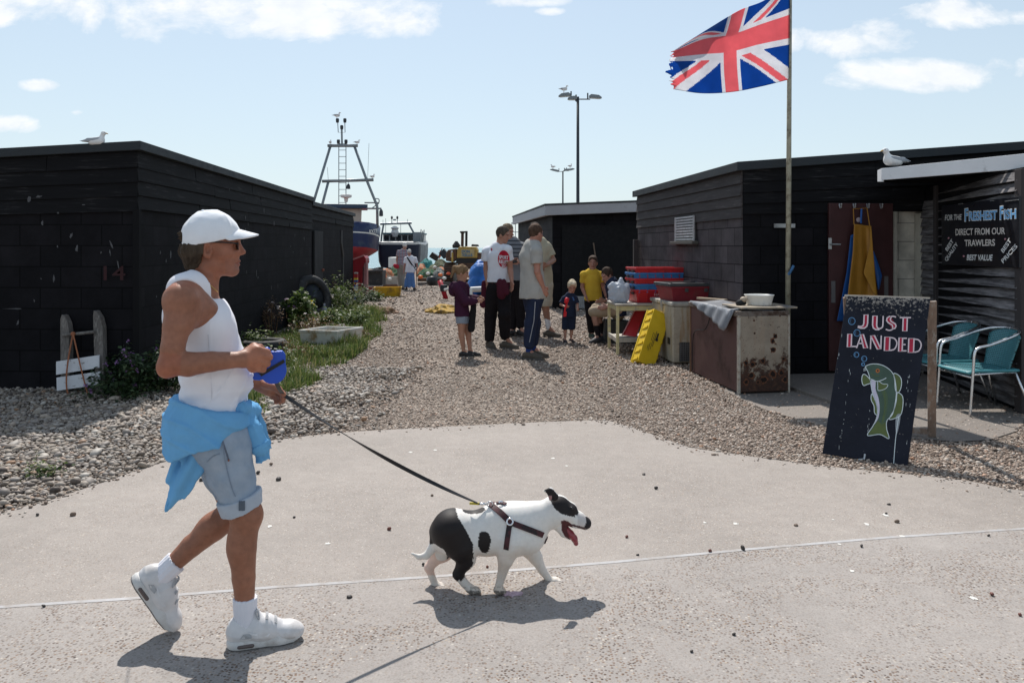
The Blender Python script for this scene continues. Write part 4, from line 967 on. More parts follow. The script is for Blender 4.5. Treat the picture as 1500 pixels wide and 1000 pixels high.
# ---- fish boxes
def fishbox(mb, o, ex, ey, ez, wall=.018, taper=.06, rim=.03, ribs=True):
    """open box: o corner of the top rim outline, ex long, ey short, ez up (depth); walls taper to the floor"""
    o, ex, ey, ez = map(lambda a: np.asarray(a, float), (o, ex, ey, ez)); ux, uy, uz = nrm(ex), nrm(ey), nrm(ez); lx, ly, lz = [np.linalg.norm(a) for a in (ex, ey, ez)]
    pt = lambda x, y, z: o+ux*x+uy*y+uz*z
    def ring(ins, z): return [pt(ins, ins, z), pt(lx-ins, ins, z), pt(lx-ins, ly-ins, z), pt(ins, ly-ins, z)]
    R = [ring(taper, 0), ring(.012, lz-rim-.004), ring(.0, lz-rim), ring(0, lz), ring(wall*1.3, lz), ring(wall*1.3+.008, lz-.03), ring(taper+wall, wall)]
    b0 = len(mb.v); mb.v += [p for rr in R for p in rr]
    mb.f.append((b0+3, b0+2, b0+1, b0))
    for i in range(len(R)-1):
        for k in range(4): mb.f.append((b0+i*4+k, b0+i*4+(k+1) % 4, b0+i*4+4+(k+1) % 4, b0+i*4+4+k))
    e = b0+(len(R)-1)*4; mb.f.append((e, e+1, e+2, e+3))
def boxribs(mb, o, ex, ey, ez, n=6, taper=.06, w=.022):
    ux, uy, uz = nrm(ex), nrm(ey), nrm(ez); lx, ly, lz = [np.linalg.norm(a) for a in (ex, ey, ez)]
    for k in range(n):
        x = lx*(k+.5)/n
        for y0, s_ in ((0, 1), (ly, -1)):
            a = o+ux*(x-w/2)+uy*(y0+s_*taper*.92)+uz*.02; bq = o+ux*(x-w/2)+uy*(y0+s_*.014)+uz*(lz-.045)
            mb.add([a, a+ux*w, bq+ux*w, bq, a-uy*s_*.016, a+ux*w-uy*s_*.016, bq+ux*w-uy*s_*.012, bq-uy*s_*.012], [(0, 1, 2, 3), (4, 5, 6, 7), (0, 1, 5, 4), (1, 2, 6, 5), (2, 3, 7, 6), (3, 0, 4, 7)])
def plastic(name, c, dirt=(.25, .2, .15)): return mat(name, c, .42, .16, 6, patch=[a*.6+b*.15 for a, b in zip(c, dirt)], pscale=5, pth=(.54, .76), bmp=.08, bscale=80)
RED = plastic('red_plastic', (.50, .022, .030)); BLUE = plastic('blue_plastic', (.035, .17, .42)); MAR = plastic('maroon_plastic', (.22, .022, .032)); YEL = plastic('yellow_plastic', (.72, .48, .020)); BLKP = plastic('black_plastic', (.02, .02, .022), (.1, .1, .1))
# table
k0 = G(904.5, 520); k1 = G(893, 511); k0 = A3(1.575, 11.88, 0); k1 = A3(1.545, 12.66, 0); ex = A3(.92, .16, 0); ey = k1-k0
tb = empty('table', k0, 'small pale table carrying the grey carrier bag and the stacked red boxes', 'table')
CREAM = mat('chipped_cream_paint', (.56, .50, .28), .6, .18, 10, patch=(.33, .30, .26), pscale=14, pth=(.52, .66)); TTOP = mat('worn_table_top', (.44, .41, .36), .55, .25, 6, patch=(.22, .20, .17), pscale=4, pth=(.5, .7))
MB().obox(k0+A3(-.03, -.04, .735), ex*1.06, ey*1.1, (0, 0, .03)).build('table_top', TTOP, tb, bev=.004)
for q in (k0, k1, k0+ex, k1+ex): MB().box(q+A3(-.022, -.022, 0), q+A3(.022, .022, .735)).build('leg', CREAM, tb, bev=.004)
mb = MB(); mb.obox(k0+A3(0, -.012, .66), ex, (0, .022, 0), (0, 0, .07)); mb.build('apron', CREAM, tb, bev=.003)
mb = MB(); mb.obox(k0+A3(-.012, 0, .66), ey, (.022, 0, 0), (0, 0, .07)); mb.build('apron', CREAM, tb, bev=.003)
mb = MB(); mb.obox(k0+A3(0, -.005, .215), ex, ey, (0, 0, .02)); mb.build('shelf', TTOP, tb, bev=.003)
mb = MB(); mb.obox(k0+A3(0, -.02, .19), ex, (0, .03, 0), (0, 0, .07)); mb.build('shelf_rail', TTOP, tb, bev=.004); MB().obox(k0+A3(-.02, 0, .19), ey, (.03, 0, 0), (0, 0, .07)).build('shelf_rail', TTOP, tb, bev=.004)
# stack of five boxes
sx = A3(.87, .14, 0); sy = A3(-.085, .50, 0); so = P(931, 440, 12.02); so[2] = .768
lev = [('red', RED, 0.0), ('blue', BLUE, .085), ('red', RED, .17), ('blue', BLUE, .255), ('red', RED, .335)]
words = ['lowest red fish box, lettered, at the bottom of the stack on the table', 'lower blue fish box in the stack, resting on the lowest red one', 'middle red fish box of the stack, between the two blue ones', 'upper blue fish box in the stack, just under the topmost red one', 'topmost red fish box of the stack beside the carrier bag, open and empty']
for (nm, mt, z), wd in zip(lev, words):
    o_ = so+A3(rng.uniform(-.008, .008), rng.uniform(-.008, .008), z); rt = empty('fish_box', o_, wd, 'fish box', 'red and blue fish boxes stacked on the table')
    mb = MB(); fishbox(mb, o_, sx, sy, (0, 0, .20), taper=.045); boxribs(mb, o_, sx, sy, A3(0, 0, .20), 7, .045); mb.build('box_shell', mt, rt, bev=.004)
    for q in (.30, .70):
        mb = MB(); p = o_+sy*q+A3(-.008, 0, .125); mb.obox(p-nrm(sy)*.05, nrm(sy)*.10, (.02, 0, 0), (0, 0, .03)); mb.build('hand_hole', BLKP, rt)
    if z in (0.0, .17):
        for s_, zz, x0, x1 in (('HASTINGS', .125, .33, .66), ('FISH', .055, .42, .58)) if z == 0 else (('HASTINGS', .128, .33, .66),):
            V, Fc = text2d(s_, 1.0, .02); V[:, 0] -= V[:, 0].min(); V[:, 0] /= V[:, 0].max(); V[:, 1] /= .73
            n_ = nrm(np.cross(sx, (0, 0, 1))); ins = .045+(.012-.045)*zz/.166
            X = o_+sx*(x0+(x1-x0)*V[:, :1])+A3(0, 0, 1)*(zz-.02+V[:, 1:2]*.042)+nrm(sy)*(ins-.022-.003)
            link('lettering', X, Fc, mat('faded_pink_print', (.62, .35, .33), .6), rt)
# maroon crate with black rim on the beige freezer
mo = A3(2.22, 10.93, .862); mo = P(985, 437, 11.0); mo[2] = .860
mx = A3(.56, .10, 0); my = A3(-.10, .52, 0)
rt = empty('crate', mo, 'maroon plastic crate with a grey-black lid frame, on the beige freezer', 'crate')
mb = MB(); fishbox(mb, mo-nrm(mx)*.03-nrm(my)*.03, mx*1.12, my*1.12, (0, 0, .205), taper=.05); mb.build('box_shell', MAR, rt, bev=.006)
GRYP = plastic('grey_black_plastic', (.06, .062, .065), (.3, .3, .3))
mb = MB(); o_ = mo+A3(-.045, -.05, .207); ux, uy = nrm(mx), nrm(my); lx, ly = .66, .62
for a, b_ in ((0, 0), (0, 1)): mb.obox(o_+uy*b_*(ly-.05), ux*lx, uy*.05, (0, 0, .045))
for a in (0, 1): mb.obox(o_+uy*.05+ux*a*(lx-.05), ux*.05, uy*(ly-.10), (0, 0, .045))
mb.build('lid_frame', GRYP, rt, bev=.008)
mb = MB(); mb.obox(o_+ux*.25+uy*.05, ux*.16, uy*(ly-.1), (0, 0, .03)); mb.build('lid_strap', GRYP, rt, bev=.006)
for q in (.30, .80):
    mb = MB(); p = mo+mx*q-nrm(my)*.038+A3(0, 0, .13); mb.obox(p, ux*.05, uy*.014, (0, 0, .05)); mb.build('clip', GRYP, rt, bev=.003)
# two yellow boxes leaning on the beige freezer
def lean(O, e1, e2, e3, lab):
    """box standing on its end: e1 up its length, e2 across the ribbed side, e3 across the flat face"""
    rt = empty('fish_box', O, lab, 'fish box', 'yellow fish boxes leaning on the beige freezer')
    mb = MB(); fishbox(mb, O, e1, e3, e2, taper=.020); boxribs(mb, O, e1, e3, e2, 7, .020, .035); mb.build('box_shell', YEL, rt, bev=.005); return rt
O = P(932, 529, 10.90); U1 = P(957.5, 449, 11.25)-O; u1 = nrm(U1)
E3 = A3(.25, .06, -.09); E3 = E3-u1*(E3@u1); E3 = nrm(E3)*.30; E2 = nrm(np.cross(u1, E3))*.21; E2 = E2 if E2[1] > 0 else -E2
# rim opens away from the camera-right face: the flat side carries the print
y1 = lean(O, U1, E2, E3, 'front yellow fish box with black print, leaning against the beige freezer')
O2 = O+E2*.40+u1*.05+E3*.16; y2 = lean(O2, U1*.98, E2, E3*.98, 'rear yellow fish box, nested behind the printed one on the beige freezer')
r = np.random.default_rng(12); BPR = mat('black_print', (.02, .02, .02), .6); wn_ = nrm(E3); fo_ = O-nrm(E2)*.0025+wn_*.02
for (x0, x1, w0, w1) in ((.40, .44, .15, .19), (.44, .52, .155, .18), (.30, .54, .135, .142), (.25, .50, .115, .121), (.22, .34, .09, .096), (.37, .50, .092, .098), (.24, .30, .07, .075)):
    mb = MB(); a = fo_+u1*x0+wn_*w0; mb.obox(a, u1*(x1-x0), wn_*(w1-w0), -nrm(E2)*.001); mb.build('print', BPR, y1)
# red tray leaning in the dark under the table
q0, q1, q2_, q3 = P(912, 491, 12.25), P(931, 493, 12.1), P(950, 440, 12.5), P(938, 440, 12.6)
o = MB().prism([q0, q1, q2_, q3], (.03, .05, 0)).build('tray', RED, None, bev=.004)
tr_ = o; tag(o, 'red tray propped at a slant under the pale table', 'tray')
MB().bar(q0+A3(-.01, -.02, 0), q3+A3(-.01, -.02, 0), .018, .012).build('rim', mat('pink_rim', (.6, .25, .25), .5), tr_)

# ---- carrier bag
c = P(907, 422, 12.2); c[2] = .768
s = Sdf(); s.ell(c+A3(0, 0, .15), (.165, .15, .16)).ell(c+A3(-.01, 0, .06), (.135, .13, .075), k=.06).cone(c+A3(.02, 0, .27), c+A3(.03, 0, .345), .07, .03, .06).cone(c+A3(-.1, -.02, .25), c+A3(-.15, -.05, .255), .05, .03, .05).cone(c+A3(.10, 0, .25), c+A3(.13, 0, .27), .06, .03, .05)
s.half(c+A3(0, 0, .003), (0, 0, -1)); s.disp.append(wrinkle(.016, 15)); s.disp.append(lambda X: .006*np.abs(vnoise(X*38)))
s.ell(c+A3(.03, -.15, .265), (.028, .05, .03), k=.01, op='s')
bag = s.build('carrier_bag', mat('thin_grey_plastic', (.52, .56, .62), .38, .12, 6, transl=.35, bmp=.3, bscale=40), None, .0085)
tag(bag, 'knotted pale grey plastic carrier bag standing on the pale table', 'bag')

# ---- A-board with the fish
BL_, BR_ = P(1204.5, 664, 6.12), P(1329.5, 683, 5.86); TL_ = P(1240.5, 433.5, 6.50)
bn = nrm(np.cross(BR_-BL_, TL_-BL_)); bn = bn if bn[1] < 0 else -bn
def onboard(px, py, off=0.0):
    px = np.asarray(px, float); py = np.asarray(py, float); d = np.stack([(px-CX)/F, np.ones_like(px), -(py-HY)/F], -1); o = BL_+bn*off-A3(0, 0, H)
    return A3(0, 0, H)+d*((o@bn)/(d@bn))[..., None]
TR_ = onboard(1363, 437.5)
ab = empty('sandwich_board', A3(BL_[0], BL_[1], 0), 'dark hand-painted sandwich board with a green fish, standing on the gravel', 'sign board')
m, nt, b = new_mat('blackboard_paint'); v = coord(nt); n1 = noise(nt, v, 3, 7, .65); n2 = noise(nt, v, 60, 6, .7)
col = ramp(nt, n1, [(.3, (.008, .009, .015)), (.7, (.017, .019, .030))])
sp_ = nt.nodes.new('ShaderNodeSeparateXYZ'); nt.links.new(v, sp_.inputs[0])
upm = ramp(nt, mathn(nt, 'SUBTRACT', sp_.outputs[2], .5), [(.50, 0.0), (.69, .175)]); chip = ramp(nt, mathn(nt, 'ADD', noise(nt, v, 40, 6, .7), upm), [(.66, 0), (.72, 1)])
col = mixc(nt, chip, col, (.30, .27, .24)); nt.links.new(col, b.inputs['Base Color']); b.inputs['Roughness'].default_value = .7; b.inputs['Specular IOR Level'].default_value = .2; bump(nt, b, n2, .12, .003)
MB().prism([BL_, BR_, TR_, TL_], -bn*.018).build('front_panel', m, ab, bev=.003)
WOOD = mat('weathered_timber', (.25, .18, .14), .8, .3, 8, streak=(6, 6, 1), patch=(.34, .31, .28), pscale=6)
mb = MB(); ed = nrm(TL_-BL_); mb.obox(TL_-bn*.02-nrm(TR_-TL_)*.02, (TR_-TL_)*1.03, -bn*.04+bn*.024, ed*.02); mb.build('top_rail', mat('pale_edge_timber', (.42, .36, .30), .8, .3, 10), ab, bev=.004)
rl = P(1365, 645, 6.72); rl[2] = 0; rt_ = TR_-bn*.03+A3(.015, 0, -.01)
MB().bar(rl, rt_, .062, .022, up=(0, .4, 1)).build('rear_leg', WOOD, ab, bev=.003)
ll = rl+(BL_-BR_)*1.02+A3(0, 0, 0); ll[2] = 0; MB().bar(ll, TL_-bn*.03, .062, .022, up=(0, .4, 1)).build('rear_leg', WOOD, ab, bev=.003)
MB().bar(lerp(rl, rt_, .045), lerp(ll, TL_, .045), .02, .05).build('cross_rail', WOOD, ab, bev=.003)
mb = MB(); q = onboard(1266, 668, .02); mb.tube([onboard(1258, 673, .012), onboard(1266, 672, .03), onboard(1267, 665, .02)], .008, 8); mb.build('hook', STEEL, ab)
def BS(cx, cy): return 1200+cx/3.704, 420+cy/3.704
def flat(name, pts, mt, off, par=ab):
    p = np.array([BS(*q) for q in pts]); X = onboard(p[:, 0], p[:, 1], off); bm = bmesh.new(); f = bm.faces.new([bm.verts.new(x) for x in X]); bmesh.ops.triangulate(bm, faces=[f])
    V = np.array([v.co[:] for v in bm.verts]); bm.verts.index_update(); Fc = [tuple(v.index for v in f.verts) for f in bm.faces]; bm.free(); return link(name, V, Fc, mt, par)
def stroke(mb, pts, w, off, closed=False):
    p = [np.array(BS(*q)) for q in pts]; n = len(p); Lp, Rp = [], []
    for i in range(n):
        t = p[(i+1) % n]-p[i-1] if closed else p[min(i+1, n-1)]-p[max(i-1, 0)]; t = t/np.linalg.norm(t); q = np.array([-t[1], t[0]])*w/7.4; Lp.append(p[i]+q); Rp.append(p[i]-q)
    b0 = len(mb.v); XL = onboard(np.array(Lp)[:, 0], np.array(Lp)[:, 1], off); XR = onboard(np.array(Rp)[:, 0], np.array(Rp)[:, 1], off); mb.v += list(XL)+list(XR)
    for i in range(n if closed else n-1): j = (i+1) % n; mb.f.append((b0+i, b0+j, b0+n+j, b0+n+i))
def sm(pts, closed=True):
    q = [np.array(p, float) for p in pts]; q = [q[-1]]+q+[q[0], q[1]] if closed else q; o = catmull([A3(*p, 0) for p in q], 6)
    o = [(a[0], a[1]) for a in o]; return o[6:-7] if closed else o
PW = mat('pale_chalk_paint', (.66, .72, .72), .6, .12, 40); PG = mat('fish_green_paint', (.060, .100, .070), .6, .2, 14); PO = mat('fish_olive_paint', (.105, .135, .040), .6, .2, 14); PV = mat('fish_belly_paint', (.58, .54, .64), .6, .1, 20)
PR = mat('sign_red_paint', (.42, .014, .045), .5, .15, 20); PP = mat('sign_pink_outline', (.74, .60, .62), .5, .1); PB = mat('bubble_blue', (.10, .24, .42), .6, .2, 30); PK = mat('sign_black', (.012, .012, .016), .5)
body = sm([(256, 428), (290, 418), (340, 424), (385, 452), (408, 490), (418, 560), (414, 620), (398, 690), (368, 725), (366, 770), (378, 822), (330, 800), (262, 805), (290, 757), (310, 715), (316, 670), (306, 620), (288, 570), (276, 500), (262, 455), (250, 440)])
fin1 = sm([(405, 470), (432, 480), (446, 505), (444, 545), (430, 572), (414, 560), (410, 510)]); fin2 = sm([(424, 575), (450, 590), (455, 630), (444, 690), (412, 712), (380, 716), (404, 670), (418, 620)])
lfin = sm([(286, 580), (306, 622), (317, 668), (314, 694), (300, 682), (297, 645), (282, 612)]); jaw = sm([(274, 500), (250, 476), (236, 478), (231, 505), (240, 534), (262, 528), (280, 520)])
flat('fin', fin1, PO, .0012); flat('fin', fin2, PO, .0012); flat('fin', lfin, PO, .0012); flat('fin', jaw, PO, .0012); flat('fish_body', body, PG, .0018)
flat('fish_belly', sm([(281, 505), (305, 512), (306, 555), (322, 605), (328, 660), (320, 712), (296, 748), (311, 705), (316, 665), (306, 618), (290, 570)]), PV, .0024)
flat('fish_tail', sm([(318, 728), (340, 745), (360, 735), (366, 772), (374, 816), (330, 795), (268, 800), (294, 762)]), PO, .0026)
flat('fish_scale_light', sm([(330, 545), (360, 560), (372, 600), (366, 680), (348, 740), (336, 735), (350, 670), (348, 600)]), mat('fish_mid_green', (.075, .12, .06), .6, .2, 20), .0026)
flat('pectoral_fin', sm([(320, 512), (345, 526), (370, 530), (360, 552), (325, 562), (318, 540)]), PO, .0034)
mb = MB()
for q in (body, fin1, fin2, lfin, jaw): stroke(mb, q, 4.0, .0040, True)
stroke(mb, sm([(320, 512), (345, 526), (372, 530), (360, 552), (322, 562), (318, 540)]), 3, .0046, True); stroke(mb, sm([(282, 500), (310, 512), (340, 506), (364, 494)], False), 4, .0046); stroke(mb, [(262, 450), (240, 455)], 3, .0046); stroke(mb, [(258, 437), (240, 448)], 3, .0046)
stroke(mb, sm([(432, 700), (420, 780), (412, 850), (404, 958)], False), 4, .0030)
flat('paint_drip', sm([(418, 700), (440, 690), (436, 740), (420, 800), (414, 760)]), mat('grey_drip', (.28, .30, .32), .6, .3, 60), .0022)
mb.build('fish_outline', PW, ab, fix=False)
for nm, cq, rr, mt, of in (('fish_eye', (317, 455), 11, mat('fish_eye_orange', (.45, .14, .03), .5), .0034), ('pupil', (318, 455), 5, PK, .0040)):
    flat(nm, [(cq[0]+rr*math.cos(a), cq[1]+rr*math.sin(a)) for a in np.linspace(0, 2*np.pi, 17)[:-1]], mt, of)
mb = MB(); stroke(mb, sm([(284, 468), (300, 482), (326, 484)], False), 3, .0036); stroke(mb, sm([(352, 560), (358, 640), (344, 735)], False), 3, .0036); mb.build('fish_line', PO, ab, fix=False)
for cq, rr in (((177, 186), 18), ((205, 250), 17), ((202, 368), 13), ((244, 390), 14), ((238, 420), 8)):
    mb = MB(); stroke(mb, [(cq[0]+rr*math.cos(a), cq[1]+rr*math.sin(a)*1.05) for a in np.linspace(0, 2*np.pi, 21)[:-1]], 4, .002, True); stroke(mb, [(cq[0]+rr*.45*math.cos(a)-2, cq[1]+rr*.45*math.sin(a)) for a in np.linspace(1.8, 4.6, 9)], 2, .002); mb.build('bubble', PB, ab, fix=False)
r = np.random.default_rng(6); CHK_ = mat('chalk_speck', (.34, .36, .36), .8, .3, 50)
for (xa, ya, xb, yb, n_) in ((168, 450, 108, 880, 16), (275, 640, 262, 800, 7), (488, 470, 470, 640, 8), (130, 250, 95, 420, 3), (500, 560, 470, 900, 5)):
    for k in range(n_): t_ = r.uniform(); x, y = lerp(xa, xb, t_)+r.normal(0, 3), lerp(ya, yb, t_); h_ = r.uniform(3, 13); w_ = r.uniform(1.2, 2.8); flat('paint_speck', [(x-w_, y), (x, y-h_), (x+w_, y), (x-1, y+h_)], CHK_, .0021)
# JUST LANDED: heavy one-sided letters, red with a pale keyline
def deco(ch):
    """strokes of one letter in a unit box (y down): thick bars as polygons, thin lines as polylines"""
    T = .30
    L = {'J': ([[(.45, 0), (.75, 0), (.75, .62), (.70, .85), (.52, 1.0), (.20, 1.0), (.0, .95), (.0, .86), (.25, .88), (.40, .80), (.45, .62)]], []),
         'U': ([[(0, 0), (.36, 0), (.36, .70), (.44, .88), (.60, .92), (.60, 1.0), (.30, 1.0), (.08, .88), (0, .66)]], [[(.60, .95), (.84, .84), (.90, .66), (.90, 0)]]),
         'S': ([[(.30, 0), (.08, .12), (.05, .30), (.20, .45), (.55, .62), (.62, .78), (.55, .92), (.80, .86), (.90, .70), (.82, .54), (.45, .36), (.36, .22), (.45, .06)]], [[(.35, .03), (.62, 0), (.86, .06)], [(.60, .94), (.30, 1.0), (.0, .92)]]),
         'T': ([[(.30, .08), (.66, .08), (.66, 1.0), (.30, 1.0)]], [[(0, .04), (.98, .04)]]),
         'L': ([[(0, 0), (.40, 0), (.40, 1.0), (0, 1.0)]], [[(.40, .96), (.95, .96)]]),
         'A': ([[(.34, 0), (.58, 0), (1.0, 1.0), (.66, 1.0)]], [[(.40, .03), (.03, 1.0)], [(.16, .66), (.62, .66)]]),
         'N': ([[(.02, 0), (.34, 0), (.92, 1.0), (.62, 1.0)]], [[(.05, .05), (.05, 1.0)], [(.90, 0), (.90, .95)]]),
         'D': ([[(.04, 0), (.42, 0), (.42, 1.0), (.04, 1.0)]], [[(.42, .04), (.74, .10), (.93, .32), (.95, .58), (.82, .86), (.60, .96), (.42, .96)]]),
         'E': ([[(0, 0), (.42, 0), (.42, 1.0), (0, 1.0)]], [[(.42, .04), (.92, .04)], [(.42, .50), (.80, .50)], [(.42, .96), (.94, .96)]])}
    return L[ch]
def word(s, boxes, slant=.04):
    k_ = MB(); r_ = []
    for ch, (x0, y0, x1, y1) in zip(s, boxes):
        thick, thin = deco(ch); mp = lambda p: (x0+(x1-x0)*p[0]-slant*(y1-y0)*(p[1]-.5), y0+(y1-y0)*p[1])
        for poly in thick:
            q = [mp(p) for p in poly]; stroke(k_, q, 7.5, .0034, True); flat('letter', q, PR, .0024)
        for ln in thin: q = [mp(p) for p in (sm([*ln], False) if len(ln) > 2 else ln)]; stroke(k_, q, 7.0, .0034)
    k_.build('letter_outline', PP, ab, fix=False)
word('JUST', [(212, 152, 280, 224), (290, 158, 352, 232), (362, 160, 424, 236), (436, 164, 498, 240)])
word('LANDED', [(154, 256, 206, 326), (202, 258, 264, 332), (276, 264, 342, 338), (352, 272, 424, 346), (432, 276, 478, 350), (482, 280, 556, 356)])

# ---- bistro chairs
ALU = mat('aluminium_tube', (.72, .72, .73), .28, .08, 20, metal=1.0)
m, nt, b = new_mat('teal_weave'); v = coord(nt, 'UV'); wv = nt.nodes.new('ShaderNodeTexBrick'); nt.links.new(v, wv.inputs[0]); wv.inputs['Scale'].default_value = 1; wv.inputs['Brick Width'].default_value = .026; wv.inputs['Row Height'].default_value = .017; wv.inputs['Mortar Size'].default_value = .0025
wv.inputs['Color1'].default_value = (.065, .23, .26, 1); wv.inputs['Color2'].default_value = (.085, .28, .31, 1); wv.inputs['Mortar'].default_value = (.008, .04, .05, 1); nt.links.new(wv.outputs[0], b.inputs['Base Color']); b.inputs['Roughness'].default_value = .45; bump(nt, b, wv.outputs[1], -.8, .004); TEAL = m
TEALP = mat('teal_edge', (.07, .26, .29), .4)
def make_chair(base, yaw, label):
    ca, sa = math.cos(yaw), math.sin(yaw); base = np.asarray(base, float)
    Lc = lambda x, y, z: base+A3(ca*x-sa*y, sa*x+ca*y, z)                 # x: towards the back, y: sideways
    rt = empty('chair', base, label, 'chair', 'green woven chairs by the kiosk')
    for s_ in (-1, 1):                                                    # one bent tube: front leg, arm; the two meet behind the back
        pts = [Lc(-.31, s_*.265, 0), Lc(-.28, s_*.265, .42), Lc(-.265, s_*.265, .60), Lc(-.22, s_*.265, .655), Lc(-.10, s_*.268, .685), Lc(.10, s_*.262, .755), Lc(.22, s_*.205, .795), Lc(.275, s_*.09, .81), Lc(.285, 0, .812)]
        MB().tube(catmull(pts, 6), .0135, 10).build('leg', ALU, rt, smooth=True)
        MB().tube([Lc(.17, s_*.20, .44), Lc(.24, s_*.24, .22), Lc(.32, s_*.265, 0)], .012, 10).build('leg', ALU, rt, smooth=True)
        MB().tube([Lc(-.275, s_*.25, .40), Lc(.17, s_*.215, .415)], .010, 8).build('rail', ALU, rt, smooth=True)
    MB().tube([Lc(-.283, -.26, .375), Lc(-.283, .26, .375)], .009, 8).build('stretcher', ALU, rt, smooth=True)
    # seat: dished woven pad
    n = 14; V = []; uvs = []
    for j in range(n+1):
        for i in range(n+1):
            x = -.30+.50*i/n; y = (-.235+.47*j/n)*(1-.12*max(0, i/n-.3)); z = .440-.018*math.cos((i/n-.5)*3)*math.cos((j/n-.5)*3)-.02*max(0, (.12-i/n))/.12
            V.append(Lc(x, y, z))
    Q = np.array([[j*(n+1)+i, j*(n+1)+i+1, (j+1)*(n+1)+i+1, (j+1)*(n+1)+i] for j in range(n) for i in range(n)])
    o = link('seat', V, Q, TEAL, rt, smooth=True, uv=(base, (ca, sa, 0), (-sa, ca, 0))); o.modifiers.new('t', 'SOLIDIFY').thickness = .02
    ed = [V[i] for i in range(n+1)]+[V[j*(n+1)+n] for j in range(1, n+1)]+[V[n*(n+1)+i] for i in range(n-1, -1, -1)]+[V[j*(n+1)] for j in range(n-1, 0, -1)]
    MB().tube([p-A3(0, 0, .008) for p in ed], .015, 8, closed=True).build('seat_edge', TEALP, rt, smooth=True)
    V = []
    for j in range(n+1):
        for i in range(n+1):
            s_ = -1+2*i/n; t_ = j/n; wd = lerp(.185, .225, t_); y = s_*wd; bow = .075*(1-s_*s_)
            V.append(Lc(.145+.085*t_+bow*lerp(.4, .85, t_)-.01, y, .425+(.36+.012*(1-s_*s_))*t_-.045*t_*s_**4))
    o = link('backrest', V, Q, TEAL, rt, smooth=True, uv=(base, (-sa, ca, 0), (0, 0, 1))); o.modifiers.new('t', 'SOLIDIFY').thickness = .012
    return rt
cy_ = math.atan2(.05, 1)
ch1 = make_chair((4.615, 7.80, 0), .06, 'nearer green woven chair with aluminium arms, in front of the slatted wall')
ch2 = copy_tree(ch1, (4.60, 8.43, 0), None, 'farther green woven chair, half hidden by the sandwich board')

# ---- oilskin apron on the brown door
nD = A3(-.1095, .994, 0); rD = A3(rF[0], rF[1], 0)
def drape(name, outline_l, outline_r, mt, off, folds, seed, par=None, amp=.03):
    """hanging cloth between a left and a right edge given in photo pixels top to bottom"""
    nv, nu = 40, 28; V = []; r = np.random.default_rng(seed); ph = r.uniform(0, 6, 4)
    for j in range(nv+1):
        t = j/nv; l = np.array([np.interp(t, np.linspace(0, 1, len(outline_l)), [p[k] for p in outline_l]) for k in (0, 1)]); q = np.array([np.interp(t, np.linspace(0, 1, len(outline_r)), [p[k] for p in outline_r]) for k in (0, 1)])
        for i in range(nu+1):
            s_ = i/nu; px, py = l+(q-l)*s_
            dd = off+amp*t**.6*(math.sin(s_*folds*2+ph[0]+t)+.5*math.sin(s_*folds*4.3+ph[1]))
            V.append(onfront(px, py, max(.075, dd)))
    Q = np.array([[j*(nu+1)+i, j*(nu+1)+i+1, (j+1)*(nu+1)+i+1, (j+1)*(nu+1)+i] for j in range(nv) for i in range(nu)])
    o = link(name, V, Q, mt, par, smooth=True); o.modifiers.new('t', 'SOLIDIFY').thickness = .003; return o
OCH = mat('ochre_oilskin', (.36, .165, .022), .45, .15, 8, bmp=.15, bscale=60); OBL = mat('blue_oilskin', (.02, .10, .34), .45, .15, 8)
ap = empty('apron', onfront(1260, 470, .13), 'ochre oilskin apron with a blue lining, hanging from the door hooks', 'apron')
drape('lining', [(1246, 345), (1240, 400), (1232, 440), (1226, 470)], [(1256, 340), (1256, 400), (1252, 440), (1250, 470)], OBL, .135, 2, 2, ap, .012)
drape('lining', [(1277, 366), (1280, 390), (1284, 410), (1286, 424)], [(1280, 368), (1287, 388), (1292, 404), (1288, 424)], OBL, .135, 2, 4, ap, .01)
drape('apron_cloth', [(1251, 328), (1249, 370), (1243, 420), (1238, 475)], [(1275, 331), (1279, 370), (1284, 420), (1290, 475)], OCH, .17, 3.2, 3, ap, .030)
drape('folded_corner', [(1275, 331), (1274, 360), (1265, 400), (1279, 428)], [(1276, 331), (1279, 370), (1282, 410), (1284, 432)], mat('ochre_oilskin_face', (.46, .22, .03), .45, .15, 8), .215, 1, 5, ap, .004)
mb = MB(); mb.tube([onfront(1251, 329, .15), onfront(1250, 306, .11), onfront(1270, 305, .11), onfront(1274, 331, .15)], .007, 6); mb.build('neck_strap', OCH, ap)
mb = MB(); mb.tube([onfront(1262, 306, .11), onfront(1261, 327, .13)], .012, 6); mb.build('tie', OBL, ap)
c = onfront(1257.5, 322, .078); o = MB().lathe([(0, 0), (.030, 0), (.030, .004), (.022, .005), (0, .005)], c, 20, ax=-nD).build('badge', mat('pale_badge', (.5, .4, .42), .5), dr)
o.name = 'door_badge'

# ---- sled leaning on the left shed
sl = empty('sled', P(117, 583, 8.6)*A3(1, 1, 0), 'old wooden sled with two white slats, leaning on the black shed wall', 'sled')
GREYW = mat('grey_weathered_wood', (.13, .115, .105), .85, .35, 10, streak=(5, 5, .8), patch=(.22, .2, .18), pscale=9); WSL = mat('white_slat_paint', (.60, .60, .62), .7, .12, 8, patch=(.28, .26, .25), pscale=16, pth=(.60, .68))
def sldp(px, py, off=0): z = H-(py-HY)*8.6/F; return P(px, py, 8.72-.17*(1-max(0, z)/.9)-off)
for (pts) in ([(88, 468), (90, 461), (94, 462), (99, 472), (101, 484), (101, 582), (89, 582)], [(136, 463), (137, 455), (141, 456), (147, 466), (150, 480), (152.5, 580), (140, 582)]):
    MB().prism([sldp(*q) for q in pts], (0.0, .09, 0.0)).build('runner', GREYW, sl, bev=.004)
MB().tube([sldp(92, 491, .03), sldp(138, 486, .03)], .018, 10).build('crossbar', GREYW, sl)
